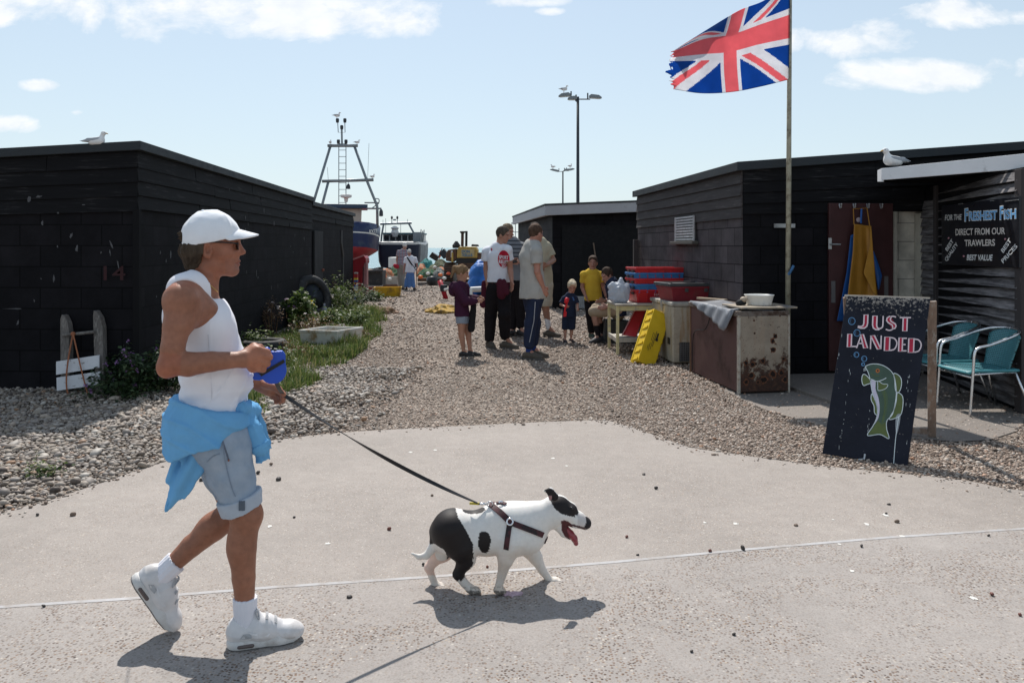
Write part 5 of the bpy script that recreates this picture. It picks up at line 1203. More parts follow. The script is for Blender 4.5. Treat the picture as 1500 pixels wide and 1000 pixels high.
for q in ([(82, 529.5), (145, 520), (145, 538.5), (82, 549)], [(82.5, 553), (146, 544), (146, 563), (83, 572.5)]):
    MB().prism([sldp(a_, b_, .055) for a_, b_ in q], (0, .022, 0)).build('slat', WSL, sl, bev=.003)
MB().bar(sldp(92, 584, .06), sldp(135, 588, .06), .03, .03).build('foot_bar', mat('rusty_wood', (.12, .065, .045), .8), sl)
RPE = mat('orange_rope', (.32, .12, .06), .85, .2, 60, bmp=.5, bscale=300)
for q in ([(107, 489), (101, 520), (97.5, 548), (98, 570), (103, 584)], [(107, 489), (113, 515), (120, 545), (128, 575), (132, 586)]): MB().tube(catmull([sldp(a_, b_, .085) for a_, b_ in q], 5), .008, 6).build('rope', RPE, sl)
mb = MB(); mb.ball(sldp(107, 489, .06), .025); mb.build('knot', RPE, sl)

# ---- tyres, sink, odds and ends along the wall
RUB = mat('old_tyre_rubber', (.022, .022, .024), .75, .25, 20, patch=(.10, .095, .09), pscale=7, pth=(.5, .8), bmp=.4, bscale=50)
def tyre(c, ax, R, wdt, label, rim=True):
    rt = empty('tyre', c, label, 'tyre')
    prof = [(R*.60, -wdt*.42), (R*.74, -wdt*.54), (R*.90, -wdt*.52), (R*.985, -wdt*.40), (R, -wdt*.2), (R, wdt*.2), (R*.985, wdt*.40), (R*.90, wdt*.52), (R*.74, wdt*.54), (R*.60, wdt*.42), (R*.58, 0), (R*.60, -wdt*.42)]
    MB().lathe(prof, c, 56, ax).build('tread', RUB, rt, smooth=True)
    if rim:
        a = nrm(ax); MB().lathe([(R*.595, wdt*.30), (R*.50, wdt*.28), (R*.46, wdt*.10), (R*.30, wdt*.02), (R*.12, wdt*.12), (0, wdt*.13), (0, wdt*-.02), (R*.25, -wdt*.05), (R*.46, 0), (R*.595, -wdt*.3)], c, 40, ax).build('rim', mat('dull_grey_rim', (.07, .08, .095), .5, .3, 10, metal=.3), rt, smooth=True)
        bt = MB(); u, w_ = frame(a)
        for k in range(8): an = k*math.pi/4; bt.ball(c+a*wdt*.06+R*.38*(math.cos(an)*u+math.sin(an)*w_), R*.035)
        bt.build('wheel_nuts', mat('dull_grey_rim', ()), rt)
    return rt
tyre(P(456, 435.5, 17.6), nrm(A3(.80, -.50, .33)), .49, .30, 'big black wheel leaning against the left shed wall among the weeds')
c = P(386, 508, 12.0); c[2] = .11
tyre(c, (0.02, -.03, 1), .34, .21, 'worn tyre lying flat with weeds growing in it, behind the walking man', False)
# sink
so_ = A3(-3.42, 12.75, .02); sxx = A3(.66, -.16, 0); syy = A3(.30, .62, 0)
m_sink = mat('stained_sink', (.62, .60, .55), .35, .15, 6, patch=(.34, .23, .12), pscale=6, pth=(.50, .66))
sk = MB(); fishbox(sk, so_, sxx, syy, (0, 0, .27), wall=.03, taper=.03, rim=.04); o = sk.build('sink', m_sink, None, bev=.01); tag(o, 'stained white stone sink lying in the grass by the tyres', 'sink')
c = G(452, 474); s = Sdf(); r = np.random.default_rng(4)
for k in range(7): q = c+A3(r.uniform(-.28, .26), r.uniform(-.2, .2), .06); s.ell(q, (.16, .12, .05), k=.05)
s.disp.append(wrinkle(.03, 9)); s.half(c+A3(0, 0, .005), (0, 0, -1)); o = s.build('rag', mat('orange_yellow_cloth', (.60, .32, .05), .8, .2, 10), None, .016); tag(o, 'crumpled orange-yellow cloth in the weeds below the leaning wheel', 'cloth')
c = G(482.5, 463); c[2] = .22; o = MB().ball(c, .085, 16, 10).build('float', mat('white_float_plastic', (.7, .7, .68), .5), None, smooth=True); tag(o, 'small white round float among the weeds beside the leaning wheel', 'float')
c = G(475, 470); o = MB().lathe([(0, 0), (.07, 0), (.075, .18), (.05, .28), (.02, .33), (.022, .38), (0, .38)], c, 16).build('bottle', mat('grey_bottle', (.22, .24, .30), .4), None, smooth=True); tag(o, 'grey plastic bottle standing in the weeds beside the white float', 'bottle')
c = G(467, 551); o = MB().ball(c+A3(0, 0, .015), .03, 8, 5, (1.2, .8, .5)).build('plastic_scrap', mat('red_scrap', (.60, .05, .03), .5), None); tag(o, 'small red scrap lying on the pebbles right of the walking man', 'litter')
c = G(738, 872); s = Sdf(); s.ell(c+A3(.03, 0, .008), (.035, .022, .006), k=.01).ell(c+A3(.065, .01, .008), (.025, .016, .008), k=.01); s.disp.append(wrinkle(.006, 60)); o = s.build('wrapper', mat('pinkish_wrapper', (.50, .36, .42), .5, .4, 40), None, .004); tag(o, 'small pinkish crumpled wrapper on the ground under the dog', 'litter')

# ---- lamp posts
DKM = mat('dark_lamp_paint', (.035, .042, .050), .5); LHG = mat('grey_lamp_head', (.20, .22, .23), .5, .15, 10); GLS = mat('lamp_glass', (.40, .42, .42), .25)
def lamppost(px, ptop, d, label, heads):
    s_ = d/F; b = P(px, HY, d); b[2] = -0.2; t = P(px, ptop, d)
    rt = empty('lamp_post', b, label, 'lamp post'); MB().tube([b, lerp(b, t, .3), t], [.11, .10, .075], 14).build('pole', DKM, rt, smooth=True)
    for hx, hy, ln, yaw, tilt in heads:
        c = P(hx, hy, d)+A3(0, yaw, 0); root = A3(t[0], t[1], c[2]-.06); sg_ = 1 if c[0] > t[0] else -1
        mb = MB(); mb.tube([root, A3(c[0]-sg_*ln*.4, c[1], c[2]-.06)], .035, 8); q = lerp(root, A3(c[0]-sg_*ln*.4, c[1], c[2]-.06), .8); mb.build('arm', DKM, rt)
        MB().tube([q, q+A3(0, 0, .35)], .04, 8).build('bracket', DKM, rt)
        dirx = A3(sg_, 0, tilt); up_ = A3(-sg_*tilt, 0, 1); hb = c-nrm(dirx)*ln/2
        hd = MB(); L_ = nrm(dirx)*ln; W_ = A3(0, .34, 0); T_ = nrm(up_)
        V = []
        for x, ww, zz in ((0, .6, .10), (.15, 1, .17), (.75, 1, .15), (1, .75, .06)): V += [hb+L_*x-W_*ww/2, hb+L_*x+W_*ww/2, hb+L_*x+W_*ww*.36+T_*zz*1.2, hb+L_*x-W_*ww*.36+T_*zz*1.2]
        Fc = [(0, 1, 2, 3)[::-1], (12, 13, 14, 15)]+[(i*4+k, i*4+(k+1) % 4, i*4+4+(k+1) % 4, i*4+4+k) for i in range(3) for k in range(4)]
        h_ = link('lamp_head', V, Fc, LHG, rt, fix=True, bev=.02)
        MB().obox(hb+L_*.12-W_*.4-T_*.025, L_*.75, W_*.8, T_*.022).build('lamp_glass', GLS, h_)
    return rt
lamppost(846.5, 142, 45, 'tall lamp post with three lamp heads, nearer of the two behind the grey shed', [(827, 141.5, .68, 0, -.08), (837, 148.5, .5, -.5, 0), (872, 144, .72, 0, -.06)])
lamppost(824.5, 251, 88, 'shorter-looking distant lamp post left of the tall one, two gulls on top', [(812, 250.5, 1.0, 0, .25), (831, 250.5, .8, -.6, .1), (836, 249.5, .9, 0, .25)])

# ---- gulls
GW = mat('gull_white', (.78, .78, .78), .8, .06); GG = mat('gull_grey_wing', (.36, .38, .41), .8, .1); GY = mat('gull_bill', (.50, .30, .08), .5); GK = mat('gull_black', (.02, .02, .022), .6); GP = mat('gull_leg', (.5, .32, .28), .6)
def gull(base, L, yaw, label, sitting=True, group='gulls'):
    ca, sa = math.cos(yaw), math.sin(yaw); base = np.asarray(base, float); lg = 0 if sitting else L*.16
    Q_ = lambda x, y, z: base+L*A3(ca*x-sa*y, sa*x+ca*y, z)+A3(0, 0, lg)
    rt = empty('gull', base, label, 'gull', group); s = Sdf(); k = .05*L
    s.cone(Q_(-.12, 0, .17), Q_(.16, 0, .19), .135*L, .15*L, k).cone(Q_(-.12, 0, .17), Q_(-.46, 0, .155), .10*L, .02*L, k, (0, 0, 1), 1.6).cone(Q_(.18, 0, .22), Q_(.25, 0, .43), .10*L, .065*L, k*1.5).ell(Q_(.275, 0, .47), np.array([.085, .085, .075])*L, k=k)
    s.half(base+A3(0, 0, lg+.012*L), (0, 0, -1)) if sitting else None
    s.build('body', GW, rt, L*.018)
    for sd in (-1, 1):
        w_ = Sdf(); w_.cone(Q_(.14, sd*.10, .23), Q_(-.22, sd*.105, .20), .085*L, .07*L, k, A3(-sa*sd, ca*sd, 0), 2.0).cone(Q_(-.22, sd*.105, .20), Q_(-.50, sd*.04, .17), .06*L, .012*L, k, A3(-sa*sd, ca*sd, 0), 2.0); w_.build('wing', GG, rt, L*.018)
        MB().ball(Q_(.325, sd*.062, .49), L*.014).build('eye', GK, rt)
        if not sitting: MB().tube([base+L*A3(-sa*sd*.06, ca*sd*.06, 0), Q_(0, sd*.06, .08)], L*.016, 6).build('leg', GP, rt)
    MB().tube([Q_(.335, 0, .465), Q_(.40, 0, .455), Q_(.435, 0, .435)], [.026*L, .02*L, .006*L], 8).build('bill', GY, rt, smooth=True)
    w_ = Sdf(); w_.cone(Q_(-.40, 0, .17), Q_(-.56, 0, .175), .035*L, .01*L, .01, (0, 0, 1), 1.8); w_.build('tail', GK, rt, L*.014)
    return rt
gp = P(140, 214.0, 8.76); gull(gp, .305, 0.12, 'grey-winged gull sitting on the left black shed roof')
gp = P(1316, 243.5, 9.02); gull(gp+A3(0, .10, .0), .40, 3.3, 'white gull sitting on the white-edged kiosk roof, facing left')
lamp_g = [((826, 136, 45), .62, .2, 'gull standing on the left lamp head of the tall lamp post'), ((810, 247.5, 88), .75, 2.6, 'gull on the left lamp of the distant lamp post'), ((835, 246.5, 88), .75, .7, 'gull on the right lamp of the distant lamp post')]
for (a_, L_, y_, lb) in lamp_g: gull(P(*a_), L_, y_, lb, False)
# ================================================================== weeds along the left shed
def leaf_mat(name, stops, transl=.35):
    if name in MATS: return MATS[name]
    m, nt, b = new_mat(name); gi = nt.nodes.new('ShaderNodeNewGeometry'); c = ramp(nt, gi.outputs['Random Per Island'], stops)
    nt.links.new(c, b.inputs['Base Color']); b.inputs['Roughness'].default_value = .55; b.inputs['Specular IOR Level'].default_value = .3
    out = nt.nodes['Material Output']; t = nt.nodes.new('ShaderNodeBsdfTranslucent'); mx = nt.nodes.new('ShaderNodeMixShader'); nt.links.new(c, t.inputs[0]); mx.inputs[0].default_value = transl
    nt.links.new(b.outputs[0], mx.inputs[1]); nt.links.new(t.outputs[0], mx.inputs[2]); nt.links.new(mx.outputs[0], out.inputs[0]); MATS[name] = m; return m
LG = leaf_mat('weed_leaf', [(0, (.03, .055, .014)), (.4, (.065, .11, .028)), (.8, (.12, .17, .045)), (1, (.20, .20, .07))])
LD = leaf_mat('bramble_leaf', [(0, (.016, .032, .014)), (.5, (.035, .065, .026)), (.9, (.065, .10, .04)), (1, (.10, .11, .05))], .25)
LR = leaf_mat('dry_stalk', [(0, (.09, .04, .025)), (.5, (.16, .085, .045)), (1, (.24, .17, .09))], .2)
GR = leaf_mat('grass_blade', [(0, (.035, .065, .015)), (.4, (.085, .14, .03)), (.75, (.16, .20, .05)), (1, (.32, .27, .13))], .35)
FP = leaf_mat('mauve_flower', [(0, (.26, .12, .32)), (1, (.42, .24, .46))]); FY = leaf_mat('yellow_flower', [(0, (.65, .45, .02)), (1, (.8, .6, .05))]); FW = leaf_mat('pale_flower', [(0, (.6, .5, .5)), (1, (.8, .75, .7))])
def leaves(pos, size, r, elong=1.7, droop=.4):
    n = len(pos); a = r.uniform(0, 2*np.pi, n); el = r.normal(.1, droop, n); L = size*r.uniform(.6, 1.35, n)
    d = np.stack([np.cos(a)*np.cos(el), np.sin(a)*np.cos(el), np.sin(el)], 1); up = np.tile(A3(0, 0, 1), (n, 1))+r.normal(0, .45, (n, 3)); s = np.cross(d, up); s /= np.linalg.norm(s, axis=1, keepdims=True)+1e-9; nn = np.cross(s, d)
    p0 = pos; p1 = pos+d*(L*.5)[:, None]+s*(L*.5/elong)[:, None]+nn*(L*.07)[:, None]; p2 = pos+d*L[:, None]-nn*(L*.10)[:, None]; p3 = pos+d*(L*.5)[:, None]-s*(L*.5/elong)[:, None]+nn*(L*.07)[:, None]
    V = np.stack([p0, p1, p2, p3], 1).reshape(-1, 3); Q = np.arange(4*n).reshape(n, 4); return V, Q
def blades(base, hgt, r, lean=.5, wd=.006):
    n = len(base); a = r.uniform(0, 2*np.pi, n); h = hgt*r.uniform(.45, 1.25, n); l = h*np.abs(r.normal(0, lean, n)); d = np.stack([np.cos(a), np.sin(a), a*0], 1); s = np.stack([-np.sin(a+r.uniform(-1, 1, n)), np.cos(a), a*0], 1)
    V = []
    for t, w_ in ((0, 1.0), (.4, .9), (.75, .6), (1, .06)):
        c = base+d*(l*t*t)[:, None]+np.stack([a*0, a*0, h*t*(1-.22*t*np.minimum(1, l/h))], 1); V += [c-s*(wd*w_), c+s*(wd*w_)]
    V = np.stack(V, 1); off = (np.arange(n)*8)[:, None]; Q = np.concatenate([off+np.array([[2*k, 2*k+1, 2*k+3, 2*k+2]]) for k in range(3)]); return V.reshape(-1, 3), Q
def bush(base, rad, n, size, mt, label, seed, stems=9, flowers=None, name='weed', group=None, elong=1.6, clumps=14, lean=(0, 0)):
    """branching stems; the leaves sit along them in uneven clumps"""
    r = np.random.default_rng(seed); base = np.asarray(base, float); rt = empty(name, base, label, 'plant', group); sm_ = MB(); tips = []; pos = []
    for k in range(stems):
        a = r.uniform(0, 2*np.pi); q = r.uniform(.15, 1)**.6; tip = base+A3(rad[0]*q*math.cos(a)+lean[0], rad[1]*q*math.sin(a)+lean[1], rad[2]*r.uniform(.5, 1.05)*(1.1-.5*q)); mid = lerp(base, tip, .5)+A3(r.normal(0, .04), r.normal(0, .04), rad[2]*.12)
        b0 = base+A3(rad[0]*.35*q*math.cos(a), rad[1]*.35*q*math.sin(a), 0)
        pts = catmull([b0, mid, tip], 8); sm_.tube(pts, list(np.linspace(.009, .003, len(pts))), 5); pts = np.array(pts)
        for c in range(clumps):
            t = r.uniform(.2, 1.0)**.7; c0 = pts[min(int(t*(len(pts)-1)), len(pts)-1)]+r.normal(0, .035+.05*rad[0], 3); m_ = max(3, int(r.lognormal(0, .6)*n/(stems*clumps))); pos.append(c0+r.normal(0, .035, (m_, 3)))
    pos = np.concatenate(pos); pos = pos[pos[:, 2] > .01]; V, Q = leaves(pos, size, r, elong); link('foliage', V, Q, mt, rt); sm_.build('stem', LR if mt is LR else mat('green_stem', (.06, .075, .03), .7), rt)
    if flowers:
        fm, fn_, fs = flowers; pf = pos[r.choice(len(pos), fn_)]+A3(0, -.02, .03); P_ = np.repeat(pf, 6, 0)+r.normal(0, fs*.15, (fn_*6, 3)); V, Q = leaves(P_, fs, r, 1.2, .9); o = link('flowers', V, Q, fm, rt); o['kind'] = 'stuff'
    return rt
bush(G(196, 583)+A3(0, .1, 0), (.52, .30, .55), 1500, .055, LD, 'dark bramble bush with mauve flowers beside the wooden sled', 1, 14, (FP, 30, .028), clumps=16)
bush(G(245, 584)+A3(-.1, .25, 0), (.40, .28, .62), 1000, .055, LD, 'dark leafy bush behind the walking man at the black shed corner', 2, 10, (FP, 14, .026), clumps=14)
bush(G(172, 588), (.30, .15, .22), 500, .045, LD, 'low dark weeds at the foot of the wooden sled', 3, 7, (FP, 6, .024))
bush(G(366, 548), (.50, .42, .34), 1500, .055, LG, 'low green weeds beside the tyre lying on the ground', 4, 10)
bush(A3(*P(378, 508, 12.0)[:2], .05), (.24, .24, .30), 650, .045, LG, 'bright green weeds growing inside the lying tyre', 5, 9)
bush(G(399, 494), (.25, .22, .85), 420, .045, LR, 'tall dry reddish weed with seed heads against the shed wall', 6, 9, (FW, 5, .04), elong=2.5)
# tall mallow
bush(G(437, 489), (.28, .22, 1.12), 360, .085, LG, 'tall mallow with broad leaves and a pink flower, left of the leaning wheel', 7, 5, (FP, 4, .05), elong=1.1, clumps=13)
bush(G(447, 487), (.22, .2, .62), 160, .06, LG, 'yellow-flowered weed in front of the leaning wheel', 8, 5, (FY, 4, .055))
bush(G(416, 478), (.75, .40, .62), 1800, .055, LG, 'shaggy grey-green weeds at the shed wall behind the sink', 9, 12)
bush(G(497, 466), (.85, .6, 1.0), 2400, .065, LG, 'big feathery weed right of the leaning wheel', 10, 18, (FW, 8, .05), elong=3.2, lean=(-.1, 0))
bush(G(517, 452), (.75, .7, .75), 1300, .09, LD, 'dark arching weed by the far end of the lower shed', 11, 14, elong=4.5)
bush(G(497, 480), (.75, .6, .42), 1900, .06, LG, 'low bright green weeds at the edge of the gravel track', 12, 11)
bush(G(432, 527), (.35, .22, .22), 380, .045, LR, 'brown withered weeds in front of the white sink', 13, 8, elong=2.5)
bush(G(520, 498), (.45, .25, .16), 350, .05, LR, 'withered brown weeds spreading on to the gravel track', 14, 8, elong=3)
bush(G(540, 441), (.55, .35, .25), 700, .08, LG, 'bright green weeds at the foot of the striped post', 15, 10)
bush(G(462, 500), (.5, .35, .5), 600, .05, LR, 'dry straggly weeds and seed stalks behind the white sink', 17, 12, (FW, 10, .03), elong=3.5)
bush(G(478, 452), (.6, .4, .8), 900, .06, LR, 'dry brown flowering weed against the shed wall by the leaning wheel', 18, 12, (FW, 14, .035), elong=2.6)
bush(G(66, 698), (.08, .06, .09), 60, .03, LG, 'tiny weed sprouting from the pebbles at lower left', 16, 4)
r = np.random.default_rng(31); gp_ = [(330, 620), (372, 604), (420, 590), (455, 560), (490, 545), (524, 512), (548, 486), (556, 462), (520, 448), (470, 470), (400, 500), (330, 540), (300, 590)]
GPW = [tuple(G(*q)[:2]) for q in gp_]; gx_ = [q[0] for q in GPW]; gy_ = [q[1] for q in GPW]
bs = np.stack([r.uniform(min(gx_), max(gx_), 90000), r.uniform(min(gy_), max(gy_), 90000)], 1); nz_ = np.c_[bs*1.6, bs[:, 0]*0]; bq_ = bs+.38*np.stack([vnoise(nz_), vnoise(nz_+9)], 1)+r.normal(0, .07, bs.shape); bs = bs[inpoly(bq_[:, 0], bq_[:, 1], GPW)]
den = vnoise(np.stack([bs[:, 0]*2.2, bs[:, 1]*1.6, bs[:, 0]*0], 1)); bs = bs[(den > -.45+r.normal(0, .15, len(den)))][:42000]; dn = .5+.5*np.clip(vnoise(np.stack([bs[:, 0]*3, bs[:, 1]*3, bs[:, 0]*0+4], 1))+.5, 0, 1.4)
V, Q = blades(np.c_[bs, bs[:, 0]*0], .20*dn, r, .6, .0060); o = link('grass', V, Q, GR, origin=(GPW[3][0], GPW[3][1], 0)); o['kind'] = 'stuff'

# ================================================================== boats drawn up on the beach
NAVY = mat('navy_hull_paint', (.013, .026, .085), .4, .2, 2, patch=(.03, .05, .10), pscale=3); NAVD = mat('dark_navy_hull', (.014, .020, .042), .4, .2, 2, patch=(.04, .03, .035), pscale=2.5, pth=(.55, .75)); ANTI = mat('red_antifouling', (.30, .022, .028), .55, .25, 3, patch=(.16, .02, .025), pscale=2, pth=(.5, .7))
BWH = mat('boat_white', (.66, .66, .64), .5, .12, 4, patch=(.42, .38, .32), pscale=4, pth=(.6, .75)); BCR = mat('boat_cream', (.50, .46, .38), .55, .15, 3); GALV = mat('galvanised_steel', (.22, .25, .27), .5, .2, 6, metal=.5); BTEAL = mat('boat_blue_roof', (.035, .07, .12), .5); GLASS = mat('dark_glass', (.02, .025, .03), .08, .1, 3, spec=.6)
def hull(name, parent, C, st, mts, bands):
    """C: function (x along, y across, z)->world; st: stations (x, half-beam list at heights, heights); bands: material per strip"""
    V = []; Fq = []; mi = []; m = len(st[0][1])
    for x, hb, zz in st:
        for s_ in (1,):
            V += [C(x, h, z) for h, z in zip(hb, zz)]
        V += [C(x, -h, z) for h, z in zip(hb[::-1], zz[::-1])]
    k = 2*m
    for i in range(len(st)-1):
        for j in range(k-1):
            Fq.append((i*k+j, i*k+j+1, (i+1)*k+j+1, (i+1)*k+j)); jj = j if j < m-1 else (k-2-j); mi.append(bands[min(jj, len(bands)-1)] if j != m-1 else bands[-1])
    for e in (0, len(st)-1):                                             # close the ends in strips
        for j in range(m-1):
            a = e*k+j; b_ = e*k+j+1; c_ = e*k+k-2-j; d_ = e*k+k-1-j; Fq.append((a, b_, c_, d_)); mi.append(bands[min(j, len(bands)-1)])
    for i in range(len(st)-1): Fq.append((i*k, (i+1)*k, (i+1)*k+k-1, i*k+k-1)); mi.append(2)
    return link(name, np.array(V), Fq, mts, parent, mi=mi, smooth=False, fix=True)
# nearer boat: blue over red, stern quarter towards the alley
B1 = P(503, HY, 50); B1[2] = 0; b1 = empty('fishing_boat', B1, 'blue and red fishing boat with a tall gantry, drawn up behind the left shed', 'boat')
yw = .18; C1 = lambda x, y, z: B1+A3(y*math.cos(yw)+x*math.sin(yw)*-1, x*math.cos(yw)+y*math.sin(yw), z)
stn = []
for x, w_, kz, sh in ((-1.2, .20, .95, 3.25), (-1.15, .95, .95, 3.22), (-.9, 1.55, .85, 3.18), (-.3, 2.0, .62, 3.10), (.8, 2.25, .45, 3.02), (3, 2.35, .35, 2.95), (6, 2.15, .35, 3.1), (8.5, 1.2, .4, 3.5), (9.6, .06, .9, 3.8)):
    hb = [w_*1.0, w_*.985, w_*.97, w_*.93, w_*.80, w_*.38, .10*min(1, w_)]; zz = [sh, sh-.62, sh-.70, sh-1.55, sh-1.75 if kz < 1 else sh-1.7, kz+.28, kz]; stn.append((x, hb, zz))
hl = hull('hull', b1, C1, stn, [NAVY, BWH, ANTI], [0, 1, 0, 2, 2, 2])
for p in hl.data.polygons: p.use_smooth = True
mb = MB(); mb.obox(C1(-1.15, -.06, .05), C1(-1.15, .06, .05)-C1(-1.15, -.06, .05), C1(.2, 0, 0)-C1(0, 0, 0), (0, 0, .95)); mb.obox(C1(-1.55, -.05, .15), C1(0, .10, 0)-C1(0, 0, 0), C1(.38, 0, 0)-C1(0, 0, 0), (0, 0, 1.55)); mb.build('rudder', ANTI, b1, bev=.01)
MB().obox(C1(-1, -.10, .0), C1(0, .2, 0)-C1(0, 0, 0), C1(9, 0, 0)-C1(0, 0, 0), (0, 0, .42)).build('keel', ANTI, b1)
V, Fc = text2d('RX77', 1.0, .02); V[:, 0] -= V[:, 0].min(); V[:, 0] /= V[:, 0].max(); V[:, 1] /= .73
X = [P(543+10.5*u, 341-5.5*v_-1.2*u, 48.45-0*u) for u, v_ in V[:, :2]]
V_ = np.array([C1(-.42+.75*u*.0-(.62*u if 0 else 0), 0, 0) for u, v_ in V[:, :2]])
def onhull(px, py, y0=46, y1=54):                                        # ray from the alley on to the hull side
    d = Vector(((px-CX)/F, 1, -(py-HY)/F)); o = Vector((0, 0, H)); mw = hl.matrix_world; off_ = Vector(B1); ok, loc, no, fi = hl.ray_cast(o-off_, d.normalized()); return (np.array(loc)+B1-np.array(d.normalized())*.02) if ok else None
bpy.context.view_layer.update()
pts = [onhull(541+11.5*u, 342.5-6*v_-1.5*u) for u, v_ in V[:, :2]]
if all(p is not None for p in pts): link('registration', np.array(pts), Fc, mat('boat_white', ()), b1)
wh = MB(); wa, wb = C1(2.2, -1.25, 3.0), C1(2.2, 1.0, 3.0)
def hexa(mb, x0, x1, y0, y1, z0, z1, tp=.1, C=None):
    C = C or C1; a = [C(x0, y0, z0), C(x1, y0, z0), C(x1, y1, z0), C(x0, y1, z0), C(x0+tp, y0-tp*.4, z1), C(x1, y0-tp*.4, z1), C(x1, y1+tp*.4, z1), C(x0+tp, y1+tp*.4, z1)]
    mb.add(a, [(3, 2, 1, 0), (4, 5, 6, 7), (0, 1, 5, 4), (1, 2, 6, 5), (2, 3, 7, 6), (3, 0, 4, 7)])
hexa(wh, 1.6, 4.0, -1.2, 1.05, 2.6, 4.15, .15); wh.build('wheelhouse', BCR, b1, bev=.02)
mb = MB(); hexa(mb, 1.3, 4.3, -1.55, 1.5, 4.15, 4.42, 0); mb.build('wheelhouse_roof', BTEAL, b1, bev=.03)
px1 = lambda px, py, dd=0: P(px, py, 50.6+dd)
gan = [[(484, 214), (459, 297), (456, 330)], [(519, 214), (537.5, 265), (552.5, 302), (553, 334)], [(481, 266), (472, 300), (471, 330)]]
for q in gan: MB().tube([px1(*a) for a in q], .085, 8).build('gantry_leg', GALV, b1, smooth=True)
MB().tube([px1(480, 213.5), px1(524, 213.5)], .10, 8).build('gantry_beam', GALV, b1, smooth=True); MB().tube([px1(472, 265.5), px1(547, 263.5)], .10, 8).build('gantry_beam', GALV, b1, smooth=True)
mb = MB()
for x in (496.3, 506.8): mb.tube([px1(x, 214), px1(x, 300)], .028, 6)
ld = mb.build('ladder', GALV, b1)
for y in np.arange(220, 298, 9.6): MB().tube([px1(496.3, y), px1(506.8, y)], .020, 6).build('rung', GALV, ld)
MB().tube([px1(501, 213), px1(500.5, 186)], .06, 8).build('mast', GALV, b1); mb = MB(); mb.tube([px1(494.5, 176), px1(495.5, 194), px1(505.5, 194), px1(505, 176)], .028, 6); mb.build('mast_fork', GALV, b1)
mb = MB(); mb.tube([px1(496, 208), px1(496.5, 211), px1(507, 211), px1(507, 208)], .028, 6); mb.build('lamp_bracket', GALV, b1)
for x, y in ((494.3, 177), (505.2, 177), (500.6, 187), (495.7, 208), (506.8, 208)): MB().lathe([(.09, -.12), (.11, .05), (.09, .14), (0, .16)], px1(x, y), 10).build('lamp', DKM, b1)
MB().lathe([(.0, 0), (.10, 0), (.14, .25), (.35, .30), (.36, .45), (.1, .5), (0, .5)], px1(507, 296), 14).build('radar', BWH, b1)
mb = MB(); mb.tube([px1(510, 265), px1(510.3, 270)], .02, 6); mb.build('lamp_stay', GALV, b1); MB().lathe([(.05, .2), (.12, .08), (.13, -.12), (0, -.14)], px1(510.3, 274), 10).build('lamp', DKM, b1)
MB().tube([px1(534, 297), px1(554, 297)], .045, 6).build('spar', GALV, b1); MB().tube([px1(537, 305.5), px1(558.5, 305.5)], .06, 6).build('spar', GALV, b1); MB().lathe([(.04, .3), (.12, .15), (.13, -.15), (0, -.18)], px1(558.3, 313), 10).build('lamp', DKM, b1)
mb = MB(); mb.tube(catmull([px1(550, 291), px1(555, 292), px1(554.5, 298), px1(549, 302), px1(545, 305)], 4), .035, 6); mb.build('bracket', GALV, b1)
MB().tube([px1(538.5, 263), px1(540.5, 210)], .012, 5).build('aerial', GALV, b1); MB().tube([px1(481, 265), px1(479.5, 245)], .012, 5).build('aerial', GALV, b1)
for i, (x, y, yw_, wd) in enumerate(((493.5, 174, .4, 'gull on the topmost mast fork of the blue fishing boat'), (483.7, 212.3, 1.6, 'gull on the left end of the upper gantry beam of the blue boat'), (523, 212.3, .3, 'gull on the right end of the upper gantry beam of the blue boat'), (545.5, 262.5, .9, 'gull on the right end of the lower gantry beam of the blue boat'))):
    gull(px1(x, y), .62 if i == 0 else .5, yw_, wd, False)
# farther boat: dark hull, stern-on
B2 = P(584, HY, 58); B2[2] = 0; b2 = empty('fishing_boat', B2, 'dark square-sterned fishing boat with a low wheelhouse, beyond the old couple', 'boat')
C2 = lambda x, y, z: B2+A3(y, x, z)
stn = []
for x, w_, kz, sh in ((0, 1.25, .35, 2.02), (.05, 1.45, .30, 2.05), (.3, 1.55, .3, 2.05), (3, 1.6, .3, 2.0), (6, 1.5, .3, 2.15), (8.5, .7, .4, 2.5), (9.2, .05, .9, 2.7)):
    stn.append((x, [w_*.97, w_, w_*1.01, w_*1.0, w_*.97, w_*.86, .3], [sh, sh-.10, sh-.18, sh-.9, sh-1.45, kz-.12, kz-.28]))
h2 = hull('hull', b2, C2, stn, [NAVD, BWH, NAVD], [1, 1, 0, 0, 0, 2]); 
mb = MB(); hexa(mb, 1.8, 5.0, -1.42, 1.42, 1.9, 2.62, .05, C2); wh2 = mb.build('wheelhouse', BWH, b2)
for k in range(6): MB().obox(C2(1.77, -1.34+.455*k, 2.16), (.36, 0, 0), (0, .02, 0), (0, 0, .38)).build('window', GLASS, wh2)
mb = MB(); hexa(mb, 1.6, 5.2, -1.5, 1.5, 2.62, 2.74, 0, C2); mb.build('wheelhouse_roof', mat('boat_teal_roof', (.06, .16, .20), .5), b2, bev=.02)
p2 = lambda x, y: P(x, y, 59.5)
for q in ([(562, 328), (559, 345), (558, 358)], [(598.5, 327), (607, 343), (609, 356)]): MB().tube([p2(*a) for a in q], .07, 8).build('gantry_leg', GALV, b2)
MB().tube([p2(557, 328), p2(603, 326.5)], .09, 8).build('gantry_beam', GALV, b2)
for x in (574, 582): MB().tube([p2(x, 327), p2(x, 319)], .03, 6).build('mast', GALV, b2); MB().lathe([(.06, -.1), (.09, .05), (0, .15)], p2(x, 319), 8).build('lamp', DKM, b2)
MB().tube([p2(576, 322), p2(580, 322)], .06, 6).build('mast_head', GALV, b2); MB().lathe([(.0, -.5), (.18, -.45), (.30, -.15), (.22, .1), (.34, .2), (.1, .35), (0, .35)], p2(578.5, 338), 12).build('radar', BWH, b2)
